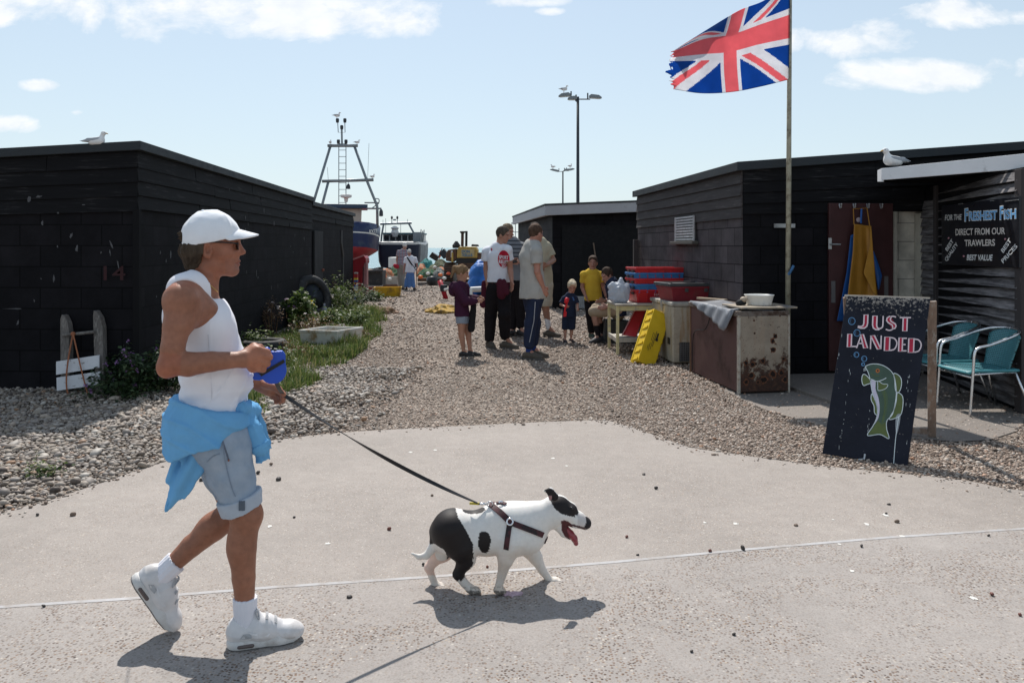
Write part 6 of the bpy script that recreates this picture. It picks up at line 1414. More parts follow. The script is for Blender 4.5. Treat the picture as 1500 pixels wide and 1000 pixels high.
for x, y0 in ((565, 320), (587, 329), (561, 322), (597, 321)): MB().tube([p2(x, 341 if x in (565, 587) else 327), p2(x, y0)], .018, 5).build('aerial', GALV, b2)
mb = MB(); hexa(mb, .4, 1.4, 1.0, 1.5, 2.0, 2.75, .03, C2); mb.build('net_drum', GALV, b2)
for k in range(5): MB().tube([C2(.3+k*.5, 1.52, 2.0), C2(.3+k*.5, 1.60+.06*(k % 2), 2.95-.1*(k % 3))], .035, 6).build('rail_post', GALV, b2)
# small masts of a boat far off, seen between the men and the grey shed
B3 = P(756, HY, 95); B3[2] = -.3; b3 = empty('fishing_boat', B3, 'distant boat of which little but the thin gantry shows beside the grey shed', 'boat'); C3 = lambda x, y, z: B3+A3(y, x, z)
hull('hull', b3, C3, stn, [BWH, BWH, NAVD], [1, 1, 0, 0, 0, 2])
p3 = lambda x, y: P(x, y, 96.5)
for q in ([(749, 326.5), (765, 326.5)], [(750, 326), (748, 356)], [(764, 326), (766, 356)], [(755, 320), (755, 356)], [(760, 326), (760, 356)], [(748, 340), (766, 340)]): MB().tube([p3(*a) for a in q], .05, 6).build('gantry_leg', GALV, b3)

# ================================================================== clutter at the end of the alley
RAF = plastic('old_red_steel', (.27, .014, .022))
rr_ = empty('red_chute', G(524, 437), 'tall red steel chute standing against the end of the lower shed', 'chute')
D_ = 25.7
mb = MB(); mb.prism([P(505, 385, D_), P(516, 380, D_), P(533, 374.5, D_), P(535.5, 378, D_), P(536, 384, D_), P(531, 392, D_), P(530, 437, D_), P(505, 437, D_)], (0.02, .55, 0)); mb.build('panel', RAF, rr_, bev=.01)
mb = MB(); mb.bar(P(505, 384, D_-.03), P(533.5, 374, D_-.03), .06, .05); mb.build('rim', mat('pink_worn_edge', (.55, .22, .22), .6), rr_)
MB().obox(P(533, 437, D_), (.09, 0, 0), (0, .3, 0), (0, 0, 1.15)).build('side_panel', mat('pale_red_side', (.35, .16, .16), .6, .3, 8), rr_)
sp0 = empty('striped_post', G(521.5, 440), 'thin post painted in red, yellow, white and blue bands by the red chute', 'post')
cols = [((.25, .25, .24), 2), ((.40, .03, .03), 6), ((.70, .50, .05), 3), ((.04, .12, .4), 3), ((.40, .08, .03), 4), ((.04, .10, .35), 3.5), ((.65, .63, .6), 4), ((.62, .38, .05), 4), ((.6, .6, .58), 2.5), ((.03, .08, .34), 8), ((.6, .6, .58), 2)]
y = 399.0; Dp = 1.6*F/(439-HY)
for i, (c, hh_) in enumerate(cols):
    t_, b_ = P(521.5, y, Dp), P(521.5, min(y+hh_, 440), Dp); MB().box((t_[0]-.055, t_[1]-.055, b_[2]), (t_[0]+.055, t_[1]+.055, t_[2])).build('band', mat('post_band_%d' % i, c, .6, .15, 20), sp0); y += hh_
bn0 = P(549, 418, 30.5); bi = empty('bin', (bn0[0], bn0[1], 0), 'black open bin in front of the blue fishing boat', 'bin')
MB().prism([P(537.5, 419, 29.6), P(560, 419, 29.6), P(560.5, 396, 29.6), P(536.5, 397, 29.6)], (0, .8, 0)).build('body', mat('black_bin_plastic', (.035, .037, .037), .6, .3, 5, patch=(.10, .09, .08), pscale=5), bi, bev=.02)
MB().bar(P(535.5, 397, 29.55), P(561.5, 396, 29.55), .10, .06).build('rim', GRYP, bi); MB().prism([P(540, 394.5, 30.0), P(556, 391, 30.4), P(553, 396, 30.2)], (.1, .5, .0)).build('lid', BLKP, bi)
def farbox(px0, px1, py0, py1, d, mt, label, depth=.5, skew=0, cat='fish box', name='fish_box', group=None):
    z0 = H-(py1-HY)/F*d; z1 = H-(py0-HY)/F*d; x0 = (px0-CX)/F*d; x1 = (px1-CX)/F*d; o_ = A3(x0, d, max(0, z0)); e = A3(x1-x0, skew, 0); rt = empty(name, o_, label, cat, group)
    mb = MB(); fishbox(mb, o_, e, A3(-.05, depth, 0), (0, 0, z1-max(0, z0)), taper=.05); boxribs(mb, o_, e, A3(-.05, depth, 0), A3(0, 0, z1-max(0, z0)), 7, .05, .03); mb.build('box_shell', mt, rt); return rt
WPL = mat('dirty_white_plastic', (.52, .48, .42), .6, .25, 5, patch=(.25, .20, .16), pscale=5, pth=(.48, .65)); YD = mat('dirty_yellow_plastic', (.66, .40, .015), .5, .2, 5, patch=(.25, .14, .03), pscale=4, pth=(.5, .68))
farbox(547, 586.5, 421, 435.5, 25.8, YD, 'grimy yellow fish box in front of the old couple', .55, .2); farbox(535, 550, 421, 436, 26.6, RAF, 'dark red box beside the grimy yellow fish box', .5)
farbox(537.5, 560, 418.2, 423, 29.3, WPL, 'flat dirty white box lying in front of the black bin', .5); farbox(557.5, 582, 405.5, 417, 33.5, WPL, 'dirty white fish box on the stack behind the yellow box', .6, .4)
farbox(557, 583, 417.2, 421.5, 31.5, mat('brown_box', (.12, .06, .045), .6, .25, 6), 'brown-stained box supporting the dirty white fish box', .6)
MB().obox(P(585, 435, 25.9)*A3(1, 1, 0), (.2, 0, 0), (0, .2, 0), (0, 0, .05)).build('offcut', mat('bare_stick', ()), None)
tag(bpy.data.objects['offcut'], 'bare timber offcut lying right of the grimy yellow fish box', 'timber')
t_ = MB(); hexa(t_, 0, 1.6, 0, 1.25, .45, 1.05, 0, lambda x, y, z: P(568.8, HY, 46)*A3(1, 1, 0)+A3(y, x, z)); o = t_.build('white_tank', mat('boat_white', ()), None, bev=.03); tag(o, 'white block tank standing before the dark boat', 'tank')
def heap(name, label, cat, px0, px1, ytop, ybase, mt, seed, depth=1.0, amp=.14, freq=3.5, h=.05, tall=1.0):
    d = H*F/(ybase-HY); x0 = (px0-CX)/F*d; x1 = (px1-CX)/F*d; ht = H-(ytop-HY)/F*d; r = np.random.default_rng(seed); c = A3((x0+x1)/2, d+depth*.5, 0); w_ = (x1-x0)/2; s = Sdf()
    for k in range(9):
        q = r.uniform(-.75, .75); s.ell(c+A3(q*w_, r.uniform(-.3, .3)*depth, ht*.35*(1-q*q)), (w_*.42, depth*.42, ht*.62*(1-.5*q*q)), k=.12)
    s.disp.append(wrinkle(amp, freq)); s.disp.append(lambda X: .035*np.abs(vnoise(X*16))); s.half(A3(0, 0, -.02), (0, 0, -1)); o = s.build(name, mt, None, h); return tag(o, label, cat)
def net_mat(name, c, c2): return mat(name, c, .9, .6, 9, patch=c2, pscale=11, pth=(.44, .56), bmp=1.0, bscale=22, bdist=.06)
NG = net_mat('green_net', (.015, .13, .075), (.10, .11, .05)); NT = net_mat('teal_net', (.06, .27, .25), (.02, .12, .12)); NO = net_mat('orange_net', (.60, .14, .04), (.45, .30, .2)); NGR = net_mat('grey_net', (.24, .23, .22), (.10, .13, .12)); NB = net_mat('brown_net', (.16, .13, .08), (.06, .10, .05))
heap('net_heap', 'heap of green fishing net right of the old couple', 'net', 610, 640, 394, 411, NG, 1, 1.4); heap('net_heap', 'heap of pale green-grey net beside the green one', 'net', 633, 652, 394, 411, NGR, 2, 1.2)
heap('net_heap', 'teal fishing net heaped at the back near the sea', 'net', 611, 634, 378, 402, NT, 3, 1.6); heap('net_heap', 'bright orange net and floats in a heap by the digger', 'net', 632, 655, 391, 408, NO, 4, 1.2); heap('net_heap', 'small orange net heap right of the old woman', 'net', 610, 624, 388, 405, NO, 5, 1.0)
heap('net_heap', 'brown and green net heap between the teal net and the digger', 'net', 628, 657, 380, 405, NB, 6, 1.6); heap('net_heap', 'dark green net heap left of the old couple', 'net', 570, 584, 391, 411, NG, 7, 1.0); heap('net_heap', 'orange and grey net bundle behind the white fish box', 'net', 558, 575, 394, 412, NO, 8, .8)
heap('net_heap', 'white and grey net heap on the shingle behind the green net', 'net', 640, 662, 385, 405, NGR, 9, 1.2); heap('rope_heap', 'coil of yellow rope spread on the gravel left of the girl', 'rope', 616, 664, 453, 459, mat('yellow_rope', (.42, .26, .06), .9, .4, 12, patch=(.22, .17, .10), pscale=8, bmp=1, bscale=30), 10, .8, .05, 6, .022)
heap('rope_heap', 'tangle of brown rope by the edge of the weeds', 'rope', 528, 578, 454, 460, mat('brown_rope', (.22, .13, .085), .9, .4, 12, bmp=1, bscale=30), 11, .5, .05, 7, .022)
heap('tarpaulin', 'crumpled bright blue tarpaulin behind the girl', 'tarpaulin', 686, 726, 380, 432, mat('blue_tarpaulin', (.03, .16, .50), .45, .25, 3, bmp=.6, bscale=8, bdist=.05), 12, 1.2, .16, 2.6, .035)
def crate_at(px, py, d, w_, h_, rot, mt, label, cat='box', name='crate'):
    c = P(px, py, d); ca, sa = math.cos(rot), math.sin(rot); ex = A3(ca*w_, .15, sa*w_); ez = A3(-sa*h_, 0, ca*h_); o_ = c-ex/2-ez/2; rt = empty(name, o_, label, cat); MB().obox(o_, ex, (0, .6, 0), ez).build('box_body', mt, rt, bev=.015); MB().obox(o_-A3(0, .03, 0)+ez*.9, ex*1.0, (0, .64, 0), ez*.12).build('rim', GRYP, rt); return rt
DKB = mat('dark_slate_box', (.035, .036, .034), .7, .3, 5); crate_at(635.5, 376, 38, .38, .26, -.6, DKB, 'dark box tipped on its corner on top of the net heaps'); crate_at(650, 372, 37, .30, .36, .7, BLKP, 'black box tilted beside the orange flag on the net heaps')
fg = MB(); fg.tube([P(641.5, 378, 37.5), P(648, 363, 37.5)], .02, 6); fo = empty('marker_flag', P(641.5, 378, 37.5), 'small orange marker flag sticking out of the net heaps', 'flag'); fg.build('staff', DKM, fo); MB().prism([P(644.5, 366, 37.5), P(646.5, 369.5, 37.5), P(646, 375, 37.5), P(643, 380, 37.5), P(643.8, 372, 37.5)], (.0, .03, 0)).build('pennant', mat('orange_flag', (.75, .13, .04), .7), fo)
r = np.random.default_rng(41)
for k, (px, py, sz, c_, nm) in enumerate(((616, 404, .16, (.70, .16, .04), 'orange'), (627, 399, .14, (.72, .70, .66), 'white'), (645, 401, .15, (.75, .20, .05), 'orange'), (651, 406, .14, (.72, .70, .66), 'white'), (563, 404, .15, (.75, .22, .05), 'orange'), (571, 407, .13, (.72, .68, .6), 'white'), (637, 390, .15, (.60, .55, .5), 'grey'), (657, 399, .14, (.72, .12, .05), 'red'))):
    d = 33.5 if py > 398 else 36; o = MB().ball(P(px, py+1.5, d), sz*.52, 12, 8, (1.3, 1, .9)).build('float', mat('%s_float' % nm, c_, .5, .2, 8), None, smooth=True); tag(o, '%s net float lying on the heaps %s' % (nm, 'behind the bin' if px < 600 else 'near the digger' if px > 640 else 'right of the old couple'), 'float', 'floats on the net heaps')
# digger / beach tractor seen from behind
DG = 34.0; gq = lambda x, y, dd=0: P(x, y, DG+dd); db = gq(684, HY); db[2] = 0
tr = empty('bulldozer', db, 'rusty yellow beach bulldozer with two exhaust stacks, lettered on its back', 'bulldozer')
YM = mat('faded_digger_yellow', (.46, .30, .075), .6, .25, 5, patch=(.20, .12, .06), pscale=4, pth=(.52, .7)); BRN = mat('rusty_brown_steel', (.11, .055, .032), .75, .4, 6, patch=(.035, .025, .02), pscale=4); OIL = mat('oily_black_steel', (.022, .020, .019), .6, .3, 5)
MB().prism([gq(669, 378), gq(699.5, 378), gq(699.5, 366), gq(697, 361.5), gq(673, 361), gq(669.5, 366)], (0, 1.3, 0)).build('rear_panel', YM, tr, bev=.04); MB().obox(gq(675, 376.5, -.02), gq(694.5, 375.8, -.02)-gq(675, 376.5, -.02), (0, .02, 0), gq(675.5, 365.5)-gq(675, 376.5)).build('name_plate', mat('pale_plate', (.46, .36, .18), .6, .2, 8), tr)
for s_, x0, y0, x1, h_ in (('DON', 676.5, 370.3, 688, 4.2), ('TELLS', 676.5, 375.6, 692, 4.0)):
    V, Fc = text2d(s_, 1.0, .03); V[:, 0] -= V[:, 0].min(); V[:, 0] /= V[:, 0].max(); V[:, 1] /= .73; link('lettering', np.array([gq(x0+(x1-x0)*u, y0-h_*v_, -.03) for u, v_ in V[:, :2]]), Fc, mat('faded_blue_letter', (.05, .16, .28), .6), tr)
MB().obox(gq(668, 386), gq(701, 386)-gq(668, 386), (0, 1.6, 0), gq(668, 378.2)-gq(668, 386)).build('chassis', OIL, tr, bev=.02); MB().obox(gq(670, 394), gq(699, 394)-gq(670, 394), (0, 1.6, 0), (0, 0, .26)).build('belly_plate', BRN, tr, bev=.02)
def track(x0, x1):
    a = gq(x0, HY); bq_ = gq(x1, HY); pr = []
    for k in range(28):
        t = 2*np.pi*k/28; pr.append((1.1+1.3*np.sign(math.cos(t))*abs(math.cos(t))**.6, .48+.46*np.sign(math.sin(t))*abs(math.sin(t))**.7))
    mb = MB(); mb.prism([A3(a[0], DG+y, z) for y, z in pr], (bq_[0]-a[0], 0, 0)); o = mb.build('track', OIL, tr); mb = MB()
    for k in range(28): y, z = pr[k]; mb.obox(A3(a[0]-.02, DG+y-.03, z-.02), (bq_[0]-a[0]+.04, 0, 0), (0, .06, 0), (0, 0, .05))
    c_ = mb.build('track_shoe', BRN, o); c_['kind'] = 'stuff'
track(651, 664); track(697, 709)
MB().prism([gq(653, 382), gq(664, 384), gq(669, 379), gq(668, 364), gq(656, 366), (gq(653, 372))], (0, 1.0, 0)).build('side_tank', BRN, tr, bev=.03); MB().obox(gq(661, 384, -.05), gq(664, 384)-gq(661, 384), (0, .1, 0), (0, 0, .42)).build('lamp', YM, tr, bev=.02); MB().obox(gq(660.5, 377, -.04), gq(663, 377)-gq(660.5, 377), (0, .05, 0), (0, 0, .28)).build('ram', mat('boat_white', ()), tr)
MB().prism([gq(699.7, 380), gq(704.5, 380), gq(704.5, 370), gq(699.7, 370)], (0, .9, 0)).build('side_tank', BRN, tr, bev=.02); MB().prism([gq(690, 361, .6), gq(701.5, 361, .6), gq(700, 358, .6), gq(691, 357.5, .6)], (0, .5, 0)).build('seat', OIL, tr, bev=.03)
MB().tube([gq(677.2, 361, .6), gq(677.5, 341, .6)], .065, 10).build('exhaust_stack', BRN, tr); MB().lathe([(.06, -.05), (.12, 0), (.12, .05), (0, .06)], gq(677.6, 340.5, .6), 12).build('stack_cap', OIL, tr); MB().tube([gq(683, 361, .6), gq(683.3, 338.5, .6)], .055, 10).build('exhaust_stack', OIL, tr)
MB().lathe([(.0, 0), (.16, 0), (.18, .12), (.05, .3), (0, .3)], gq(668.5, 363.5, .4), 10).build('air_filter', OIL, tr)
# red leaning barrier post and white rail
rp = empty('barrier', G(654, 437), 'leaning red barrier post with a white rail on the gravel left of the girl', 'barrier')
MB().tube([G(653.5, 438), P(644, 411, G(653.5, 438)[1]+.15)], .075, 12).build('post', mat('glossy_red_paint', (.42, .015, .03), .4), rp, smooth=True); MB().tube([P(651, 424.5, 24.2), P(666, 422, 24.0)], .04, 8).build('rail', mat('boat_white', ()), rp); MB().lathe([(.10, -.1), (.12, 0), (.10, .1)], P(650, 422, 24.4), 12).build('joint', DKM, rp)
o = MB().tube(catmull([P(690, 424, 24.6), P(700, 423.5, 24.5), P(712, 422.5, 24.4), P(722, 417, 24.4)], 5), .085, 10).build('pipe', mat('boat_white', ()), None, smooth=True); tag(o, 'white flexible pipe lying in front of the blue tarpaulin', 'pipe')
for i, (x0, y0, x1, y1, lb) in enumerate(((612, 409.5, 650, 410, 'long dark timber beam lying before the green net'), (612, 416, 660, 415, 'grey weathered beam nearest the gravel, left of the girl'), (660, 411, 700, 411.5, 'dark beam lying under the bulldozer'))):
    d = H*F/(max(y0, y1)+2-HY); o = MB().bar(P(x0, y0, d), P(x1, y1, d), .3, .16).build('beam', BRN if i != 1 else GREYW, None, bev=.02); tag(o, lb, 'timber')
c = P(633, 411, 32); o = MB().lathe([(0, -.2), (.2, -.18), (.24, 0), (.2, .16), (0, .18)], c, 14).build('buoy', BLKP, None, smooth=True); tag(o, 'round black buoy sitting on the beams before the green net', 'buoy')
o = MB().obox(G(788, 452)*A3(1, 1, 0)+A3(.25, .6, 0), (.7, .05, 0), (0, .3, 0), (0, 0, .06)).build('plank', mat('orange_red_plank', (.40, .10, .04), .6), None, bev=.01); tag(o, 'orange-red plank lying at the foot of the grey-roofed shed', 'plank')
o = farbox(842, 862, 434, 452, 20.6, mat('pale_grey_box', (.40, .40, .40), .6, .2, 6), 'pale grey box before the dark shed doorway behind the toddler', .6, 0, 'box', 'crate')
# ================================================================== people
SKIN = attr_mat('skin', .52, sss=.12, spec=.35, var=.10, scale=60, bmp=.12, bscale=220)
def cloth(name, c, var=.16, scale=10, bmp=.25, bscale=220, **k): return mat(name, c, k.pop('rough', .88), var, scale, spec=.15, bmp=bmp, bscale=bscale, bdist=.002, **k)
def hairm(name, c, hi): return mat(name, c, .8, .3, 30, c2=hi, streak=(1, 1, .25), spec=.12, bmp=.9, bscale=120, bdist=.004)
def hand(s, wr, tip, thumb, k, nrmv=None, curl=.35, r=.0098, kk=.008):
    """palm, four unequal bent fingers, thumb from the side; wr wrist, tip direction point, thumb side direction"""
    wr = np.asarray(wr, float); e = nrm(np.asarray(tip)-wr); a = np.asarray(thumb, float); a = nrm(a-e*(a@e)); n = np.cross(e, a)
    if nrmv is not None and n@np.asarray(nrmv) < 0: n = -n                  # n: the way the palm faces, fingers curl to it
    pc = wr+e*.052*k
    s.ell(pc, np.array([.050, .040, .016])*k, np.stack([e, a, n]), .014*k)
    for i, (o, L) in enumerate(((.030, .070), (.0105, .080), (-.009, .074), (-.028, .058))):
        b = wr+e*(.088-.006*abs(i-1))*k+a*o*k; m1 = b+nrm(e+n*curl*.6+a*o*1.5)*L*.5*k; m2 = m1+nrm(e*(1-curl*.6)+n*curl*1.5)*L*.52*k
        s.chain([b, m1, m2], [r*k*1.08, r*k*1.0, r*k*.82], kk*k)
    b = wr+e*.022*k+a*.030*k+n*.004*k; m1 = b+nrm(e*.75+a*.75+n*.25)*.040*k; m2 = m1+nrm(e+a*.15+n*.35)*.034*k
    s.chain([b, m1, m2], [.0135*k, .0118*k, .0095*k], .010*k)
def foot_pts(g, dr, k): g = np.asarray(g, float); d = nrm(A3(dr[0], dr[1], 0)); return g, d
def person(label, d, H_, J, f, hf=None, skin=(.42, .23, .16), hair=None, shirt=None, legs=None, feet=None, h=.0095, sleeve=.5, hem=None, longs=False, group=None, female=False, sock=None, shoec=None,
           hand_dirs=None, torso_w=1.0, torso_d=1.0, hair_kind='short', neckline=.045, leg_end=1.0, baggy=1.0, shirt_pad=.018, carry=None, hands=True, cat='person', eyes=True, hs_=1.0):
    """One body, jointed as posed. J: joints as (px, py, extra depth). f: chest direction, hf: face direction."""
    k = H_/1.75; kh = k*hs_; W = {n: P(q[0], q[1], d+(q[2] if len(q) > 2 else 0)) for n, q in J.items()}
    f = nrm(A3(f[0], f[1], 0)); lat = A3(f[1], -f[0], 0)                     # lat: the person's own right-hand side is +lat
    hf = nrm(np.asarray(hf if hf is not None else (f[0], f[1], 0), float)); hl = nrm(np.cross(hf, (0, 0, 1))); hu = np.cross(hl, hf); AX = np.stack([hl, hf, hu])
    s = Sdf(); hd = W['head']; pl = W['pelvis']; nk = W['neck']; ch = W.get('chest', lerp(nk, pl, .38)); ws = lerp(ch, pl, .62)
    T = Sdf()
    for S_, pad in ((s, 0.0), (T, shirt_pad)):
        dsc = 1.42/torso_d
        S_.chain([lerp(nk, ch, .35), ch, ws, pl], [(.125*torso_w)*k+pad, (.158*torso_w)*k+pad, (.142*torso_w)*k+pad, (.158*torso_w)*k+pad], .05*k, f, dsc)
        for sd in ('L', 'R'): S_.cone(nk-A3(0, 0, .03)*k, W['sh'+sd]-A3(0, 0, .012)*k, .052*k+pad, .052*k+pad, .04*k)
    # head: skull, face, jaw, nose, ears
    s.ell(hd+hu*.018*kh-hf*.012*kh, np.array([.074, .094, .094])*kh, AX, .02*kh); s.ell(hd-hu*.045*kh+hf*.022*kh, np.array([.060, .066, .076])*kh, AX, .03*kh); s.ell(hd-hu*.098*kh+hf*.055*kh, np.array([.034, .030, .026])*kh, AX, .03*kh)
    s.cone(hd+hf*.082*kh-hu*.005*kh, hd+hf*.108*kh-hu*.040*kh, .010*kh, .0145*kh, .012*kh); s.ell(hd+hf*.078*kh-hu*.068*kh, np.array([.024, .014, .012])*kh, AX, .012*kh); s.ell(hd+hf*.078*kh+hu*.018*kh, np.array([.045, .014, .012])*kh, AX, .014*kh)
    for sg_ in (-1, 1):
        s.ell(hd+hl*sg_*.076*kh-hf*.008*kh-hu*.022*kh, np.array([.010, .020, .032])*kh, AX, .008*kh); s.ell(hd+hl*sg_*.032*kh+hf*.093*kh-hu*.006*kh, np.array([.018, .012, .011])*kh, AX, .008*kh, 's')
    s.cone(nk-A3(0, 0, .01), hd-hu*.06*kh-hf*.025*kh, .058*k, .052*kh, .035*k)
    # limbs
    for sd, sg_ in (('L', -1), ('R', 1)):
        sh, el, wr = W['sh'+sd], W['el'+sd], W['wr'+sd]
        s.ell(sh, np.array([.058, .058, .060])*k, None, .03*k); s.chain([sh, lerp(sh, el, .45), el], [.052*k, .049*k, .038*k], .03*k); s.chain([el, lerp(el, wr, .3), wr], [.039*k, .041*k, .027*k], .02*k)
        if hands:
            hdv = (hand_dirs or {}).get(sd); tip = wr+nrm(wr-el) if hdv is None else wr+nrm(np.asarray(hdv[0], float)); th = f+A3(0, 0, .2) if hdv is None else np.asarray(hdv[1], float); cu = .35 if hdv is None or len(hdv) < 3 else hdv[2]
            hand(s, wr, tip, th, k, -lat*sg_ if hdv is None or len(hdv) < 4 else hdv[3], cu)
        hp = pl+lat*sg_*.085*k*torso_w-A3(0, 0, .03)*k if 'hip'+sd not in W else W['hip'+sd]; W['hip'+sd] = hp
        kn, an = W['kn'+sd], W['an'+sd]
        s.chain([hp, lerp(hp, kn, .4), kn], [.088*k*torso_w, .078*k, .054*k], .04*k); s.chain([kn, lerp(kn, an, .32), an], [.053*k, .052*k, .034*k], .03*k)
        fd = feet[sd]; fd = nrm(A3(fd[0], fd[1], 0)); s.cone(an-A3(0, 0, .02)*k, A3(an[0], an[1], .035*k)+fd*.13*k, .034*k, .024*k, .02*k)
    base = A3(pl[0], pl[1], 0); base = (W['anL']+W['anR'])/2; base[2] = 0
    ec = [hd+hl*sg_*.032*kh+hf*.090*kh-hu*.006*kh for sg_ in (-1, 1)]; mouth = hd+hf*.085*kh-hu*.070*kh
    def col(V):
        c = np.tile(np.array(skin), (len(V), 1)); c *= (1+.12*vnoise(V*18))[:, None]
        if eyes:
            for e_ in ec: c[np.linalg.norm(V-e_, axis=1) < .012*kh] = (.03, .02, .018)
            for e_ in ec: q = V-(e_+hu*.020*kh); c[(np.abs(q@hl) < .022*kh) & (np.abs(q@hu) < .006*kh) & (np.abs(q@hf) < .03*kh)] *= .35
        q = V-mouth; c[(np.abs(q@hl) < .022*kh) & (np.abs(q@hu) < .007*kh) & (np.abs(q@hf) < .03*kh)] *= (.75, .45, .45); return c
    body = s.build('person', SKIN, None, h, col, base); tag(body, label, cat, group); body['_k'] = k; del body['_k']
    if hair is not None and hair_kind != 'none':
        hs = Sdf(); hs.ell(hd+hu*.022*kh-hf*.016*kh, np.array([.083, .101, .103])*kh, AX, .02*kh)
        if hair_kind == 'pony': hs.cone(hd-hf*.09*kh+hu*.05*kh, hd-hf*.135*kh+hu*.03*kh, .030*kh, .034*kh, .02*kh).cone(hd-hf*.135*kh+hu*.03*kh, hd-hf*.15*kh-hu*.12*kh, .036*kh, .018*kh, .03*kh)
        if hair_kind == 'fringe': hs.ell(hd+hf*.05*kh+hu*.08*kh, np.array([.055, .05, .03])*kh, AX, .03*kh)
        # hairline: cut away the face in front of a slanted plane, and below the nape
        nf = nrm(hf*.90-hu*.44); hs.half(hd+hf*.062*kh+hu*.045*kh if hair_kind != 'thin' else hd+hf*.035*kh+hu*.05*kh, nf) if hair_kind != 'pony' else hs.half(hd+hf*.06*kh+hu*.04*kh, nf)
        if hair_kind != 'pony': hs.half(hd-hu*.072*kh, -hu*.95-hf*-.35)
        hs.disp.append(lambda X: .004*kh*vnoise(X*np.array([90, 90, 30]))+.005*kh*vnoise(X*26)); hs.build('hair', hair, body, h*.8)
    if shirt is not None:
        sh_m = shirt
        for sd in ('L', 'R'):
            a_, b_, c_ = W['sh'+sd], W['el'+sd], W['wr'+sd]; pd = shirt_pad*1.05*baggy
            T.ell(a_, np.array([.056, .056, .056])*k+pd*.35, None, .03*k)
            if longs: T.chain([a_, b_], [.052*k+pd*.7, .043*k+pd], .03*k); T.chain([b_, lerp(b_, c_, .5), lerp(b_, c_, .93)], [.044*k+pd, .045*k+pd*.8, .034*k+pd*.6], .02*k)
            else:
                e_ = lerp(a_, b_, sleeve); n_ = nrm(b_-a_); ba = e_-a_; r0, r1 = .051*k+pd*.6, .050*k+pd*1.0
                T.fn(lambda X, a_=a_, ba=ba, n_=n_, e_=e_, r0=r0, r1=r1: np.maximum(np.linalg.norm(X-a_-np.clip(((X-a_)@ba)/(ba@ba), 0, 1.2)[..., None]*ba, axis=-1)-(r0+(r1-r0)*np.clip(((X-a_)@ba)/(ba@ba), 0, 1)), (X-e_)@n_), np.minimum(a_, e_)-.13*k, np.maximum(a_, e_)+.13*k, .02*k)
        hz = hem if hem is not None else pl-A3(0, 0, .06)*k; hz = P(hz[0], hz[1], d) if not isinstance(hz, np.ndarray) else hz
        T.cone(ws, A3(pl[0], pl[1], hz[2]-.08), (.152*torso_w)*k+shirt_pad, (.174*torso_w)*k+shirt_pad*1.4, .05*k, f, 1.30/torso_d)
        T.half(A3(0, 0, hz[2]), (0, 0, -1))
        T.cone(nk+A3(0, 0, .005)*k, hd, .066*k, .085*k, .008, op='s'); T.disp.append(wrinkle(.0065*k, 11, (1, 1, .55))); T.disp.append(wrinkle(.003*k, 24, (1.2, 1.2, .5))); T.build('shirt', sh_m, body, h)
    if legs is not None:
        L_ = Sdf(); up = pl+A3(0, 0, .05)*k; L_.chain([up, pl-A3(0, 0, .02)*k], [.150*torso_w*k+.010, .158*torso_w*k+.012], .04*k, f, 1.36/torso_d)
        for sd in ('L', 'R'):
            hp, kn, an = W['hip'+sd], W['kn'+sd], W['an'+sd]; bg_ = .014*baggy
            L_.chain([hp, lerp(hp, kn, .5), kn], [.092*k*torso_w+bg_, .080*k+bg_*1.2, .060*k+bg_*1.5 if leg_end > .55 else .062*k+bg_*1.8], .035*k)
            if leg_end > .55: e_ = lerp(kn, an, (leg_end-.5)*2); L_.chain([kn, lerp(kn, e_, .5), e_], [.058*k+bg_*1.4, .052*k+bg_*1.6, .042*k+bg_*1.7], .03*k)
        if leg_end <= .55: L_.half(A3(0, 0, lerp(W['hipL'], W['knL'], leg_end*2)[2]-.02*k), (0, 0, -1)) if not J.get('_sit') else None
        else: L_.half(A3(0, 0, min(W['anL'][2], W['anR'][2])-.035*k if leg_end >= .99 else -9), (0, 0, -1))
        L_.disp.append(wrinkle(.006*k*baggy, 13, (1, 1, .6))); L_.build('trousers' if leg_end > .7 else 'shorts', legs, body, h)
    for sd in ('L', 'R'):
        an = W['an'+sd]; fd = nrm(A3(feet[sd][0], feet[sd][1], 0)); sc_ = feet[sd][2] if len(feet[sd]) > 2 else 0
        if shoec is not None:
            q = Sdf(); g0 = A3(an[0], an[1], 0)+A3(0, 0, sc_); q.cone(g0-fd*.045*k+A3(0, 0, .05)*k, g0+fd*.07*k+A3(0, 0, .048)*k, .046*k, .045*k, .02*k); q.cone(g0+fd*.07*k+A3(0, 0, .046)*k, g0+fd*.175*k+A3(0, 0, .028)*k, .044*k, .036*k, .03*k); q.cone(g0+A3(0, 0, .05)*k, g0+A3(0, 0, .10)*k, .044*k, .043*k, .02*k); q.half(g0+A3(0, 0, .004), (0, 0, -1)); q.half(g0+A3(0, 0, .105*k), (0, 0, 1)); so_ = q.build('shoe', shoec, body, h)
            w_ = Sdf(); w_.cone(g0-fd*.05*k+A3(0, 0, .012)*k, g0+fd*.18*k+A3(0, 0, .010)*k, .052*k, .044*k, .01, (0, 0, 1), 1.0); w_.half(g0+A3(0, 0, .022*k), (0, 0, 1)); w_.half(g0+A3(0, 0, .001), (0, 0, -1)); w_.build('sole', SOLE, so_, h)
        if sock is not None:
            q = Sdf(); q.cone(an+nrm(W['kn'+sd]-an)*sock[1]*k, an-A3(0, 0, .03)*k, .045*k, .041*k, .01); q.build('sock', sock[0], body, h)
    return body, W, T
SOLE = mat('shoe_sole', (.10, .09, .08), .7, .2, 30); BLKC = cloth('black_trouser_cloth', (.014, .012, .014)); NAVC = cloth('navy_cloth', (.020, .028, .055)); DKSHOE = mat('dark_shoe', (.030, .026, .024), .6, .25, 30); BRSHOE = mat('brown_grey_shoe', (.085, .07, .055), .7, .25, 30)
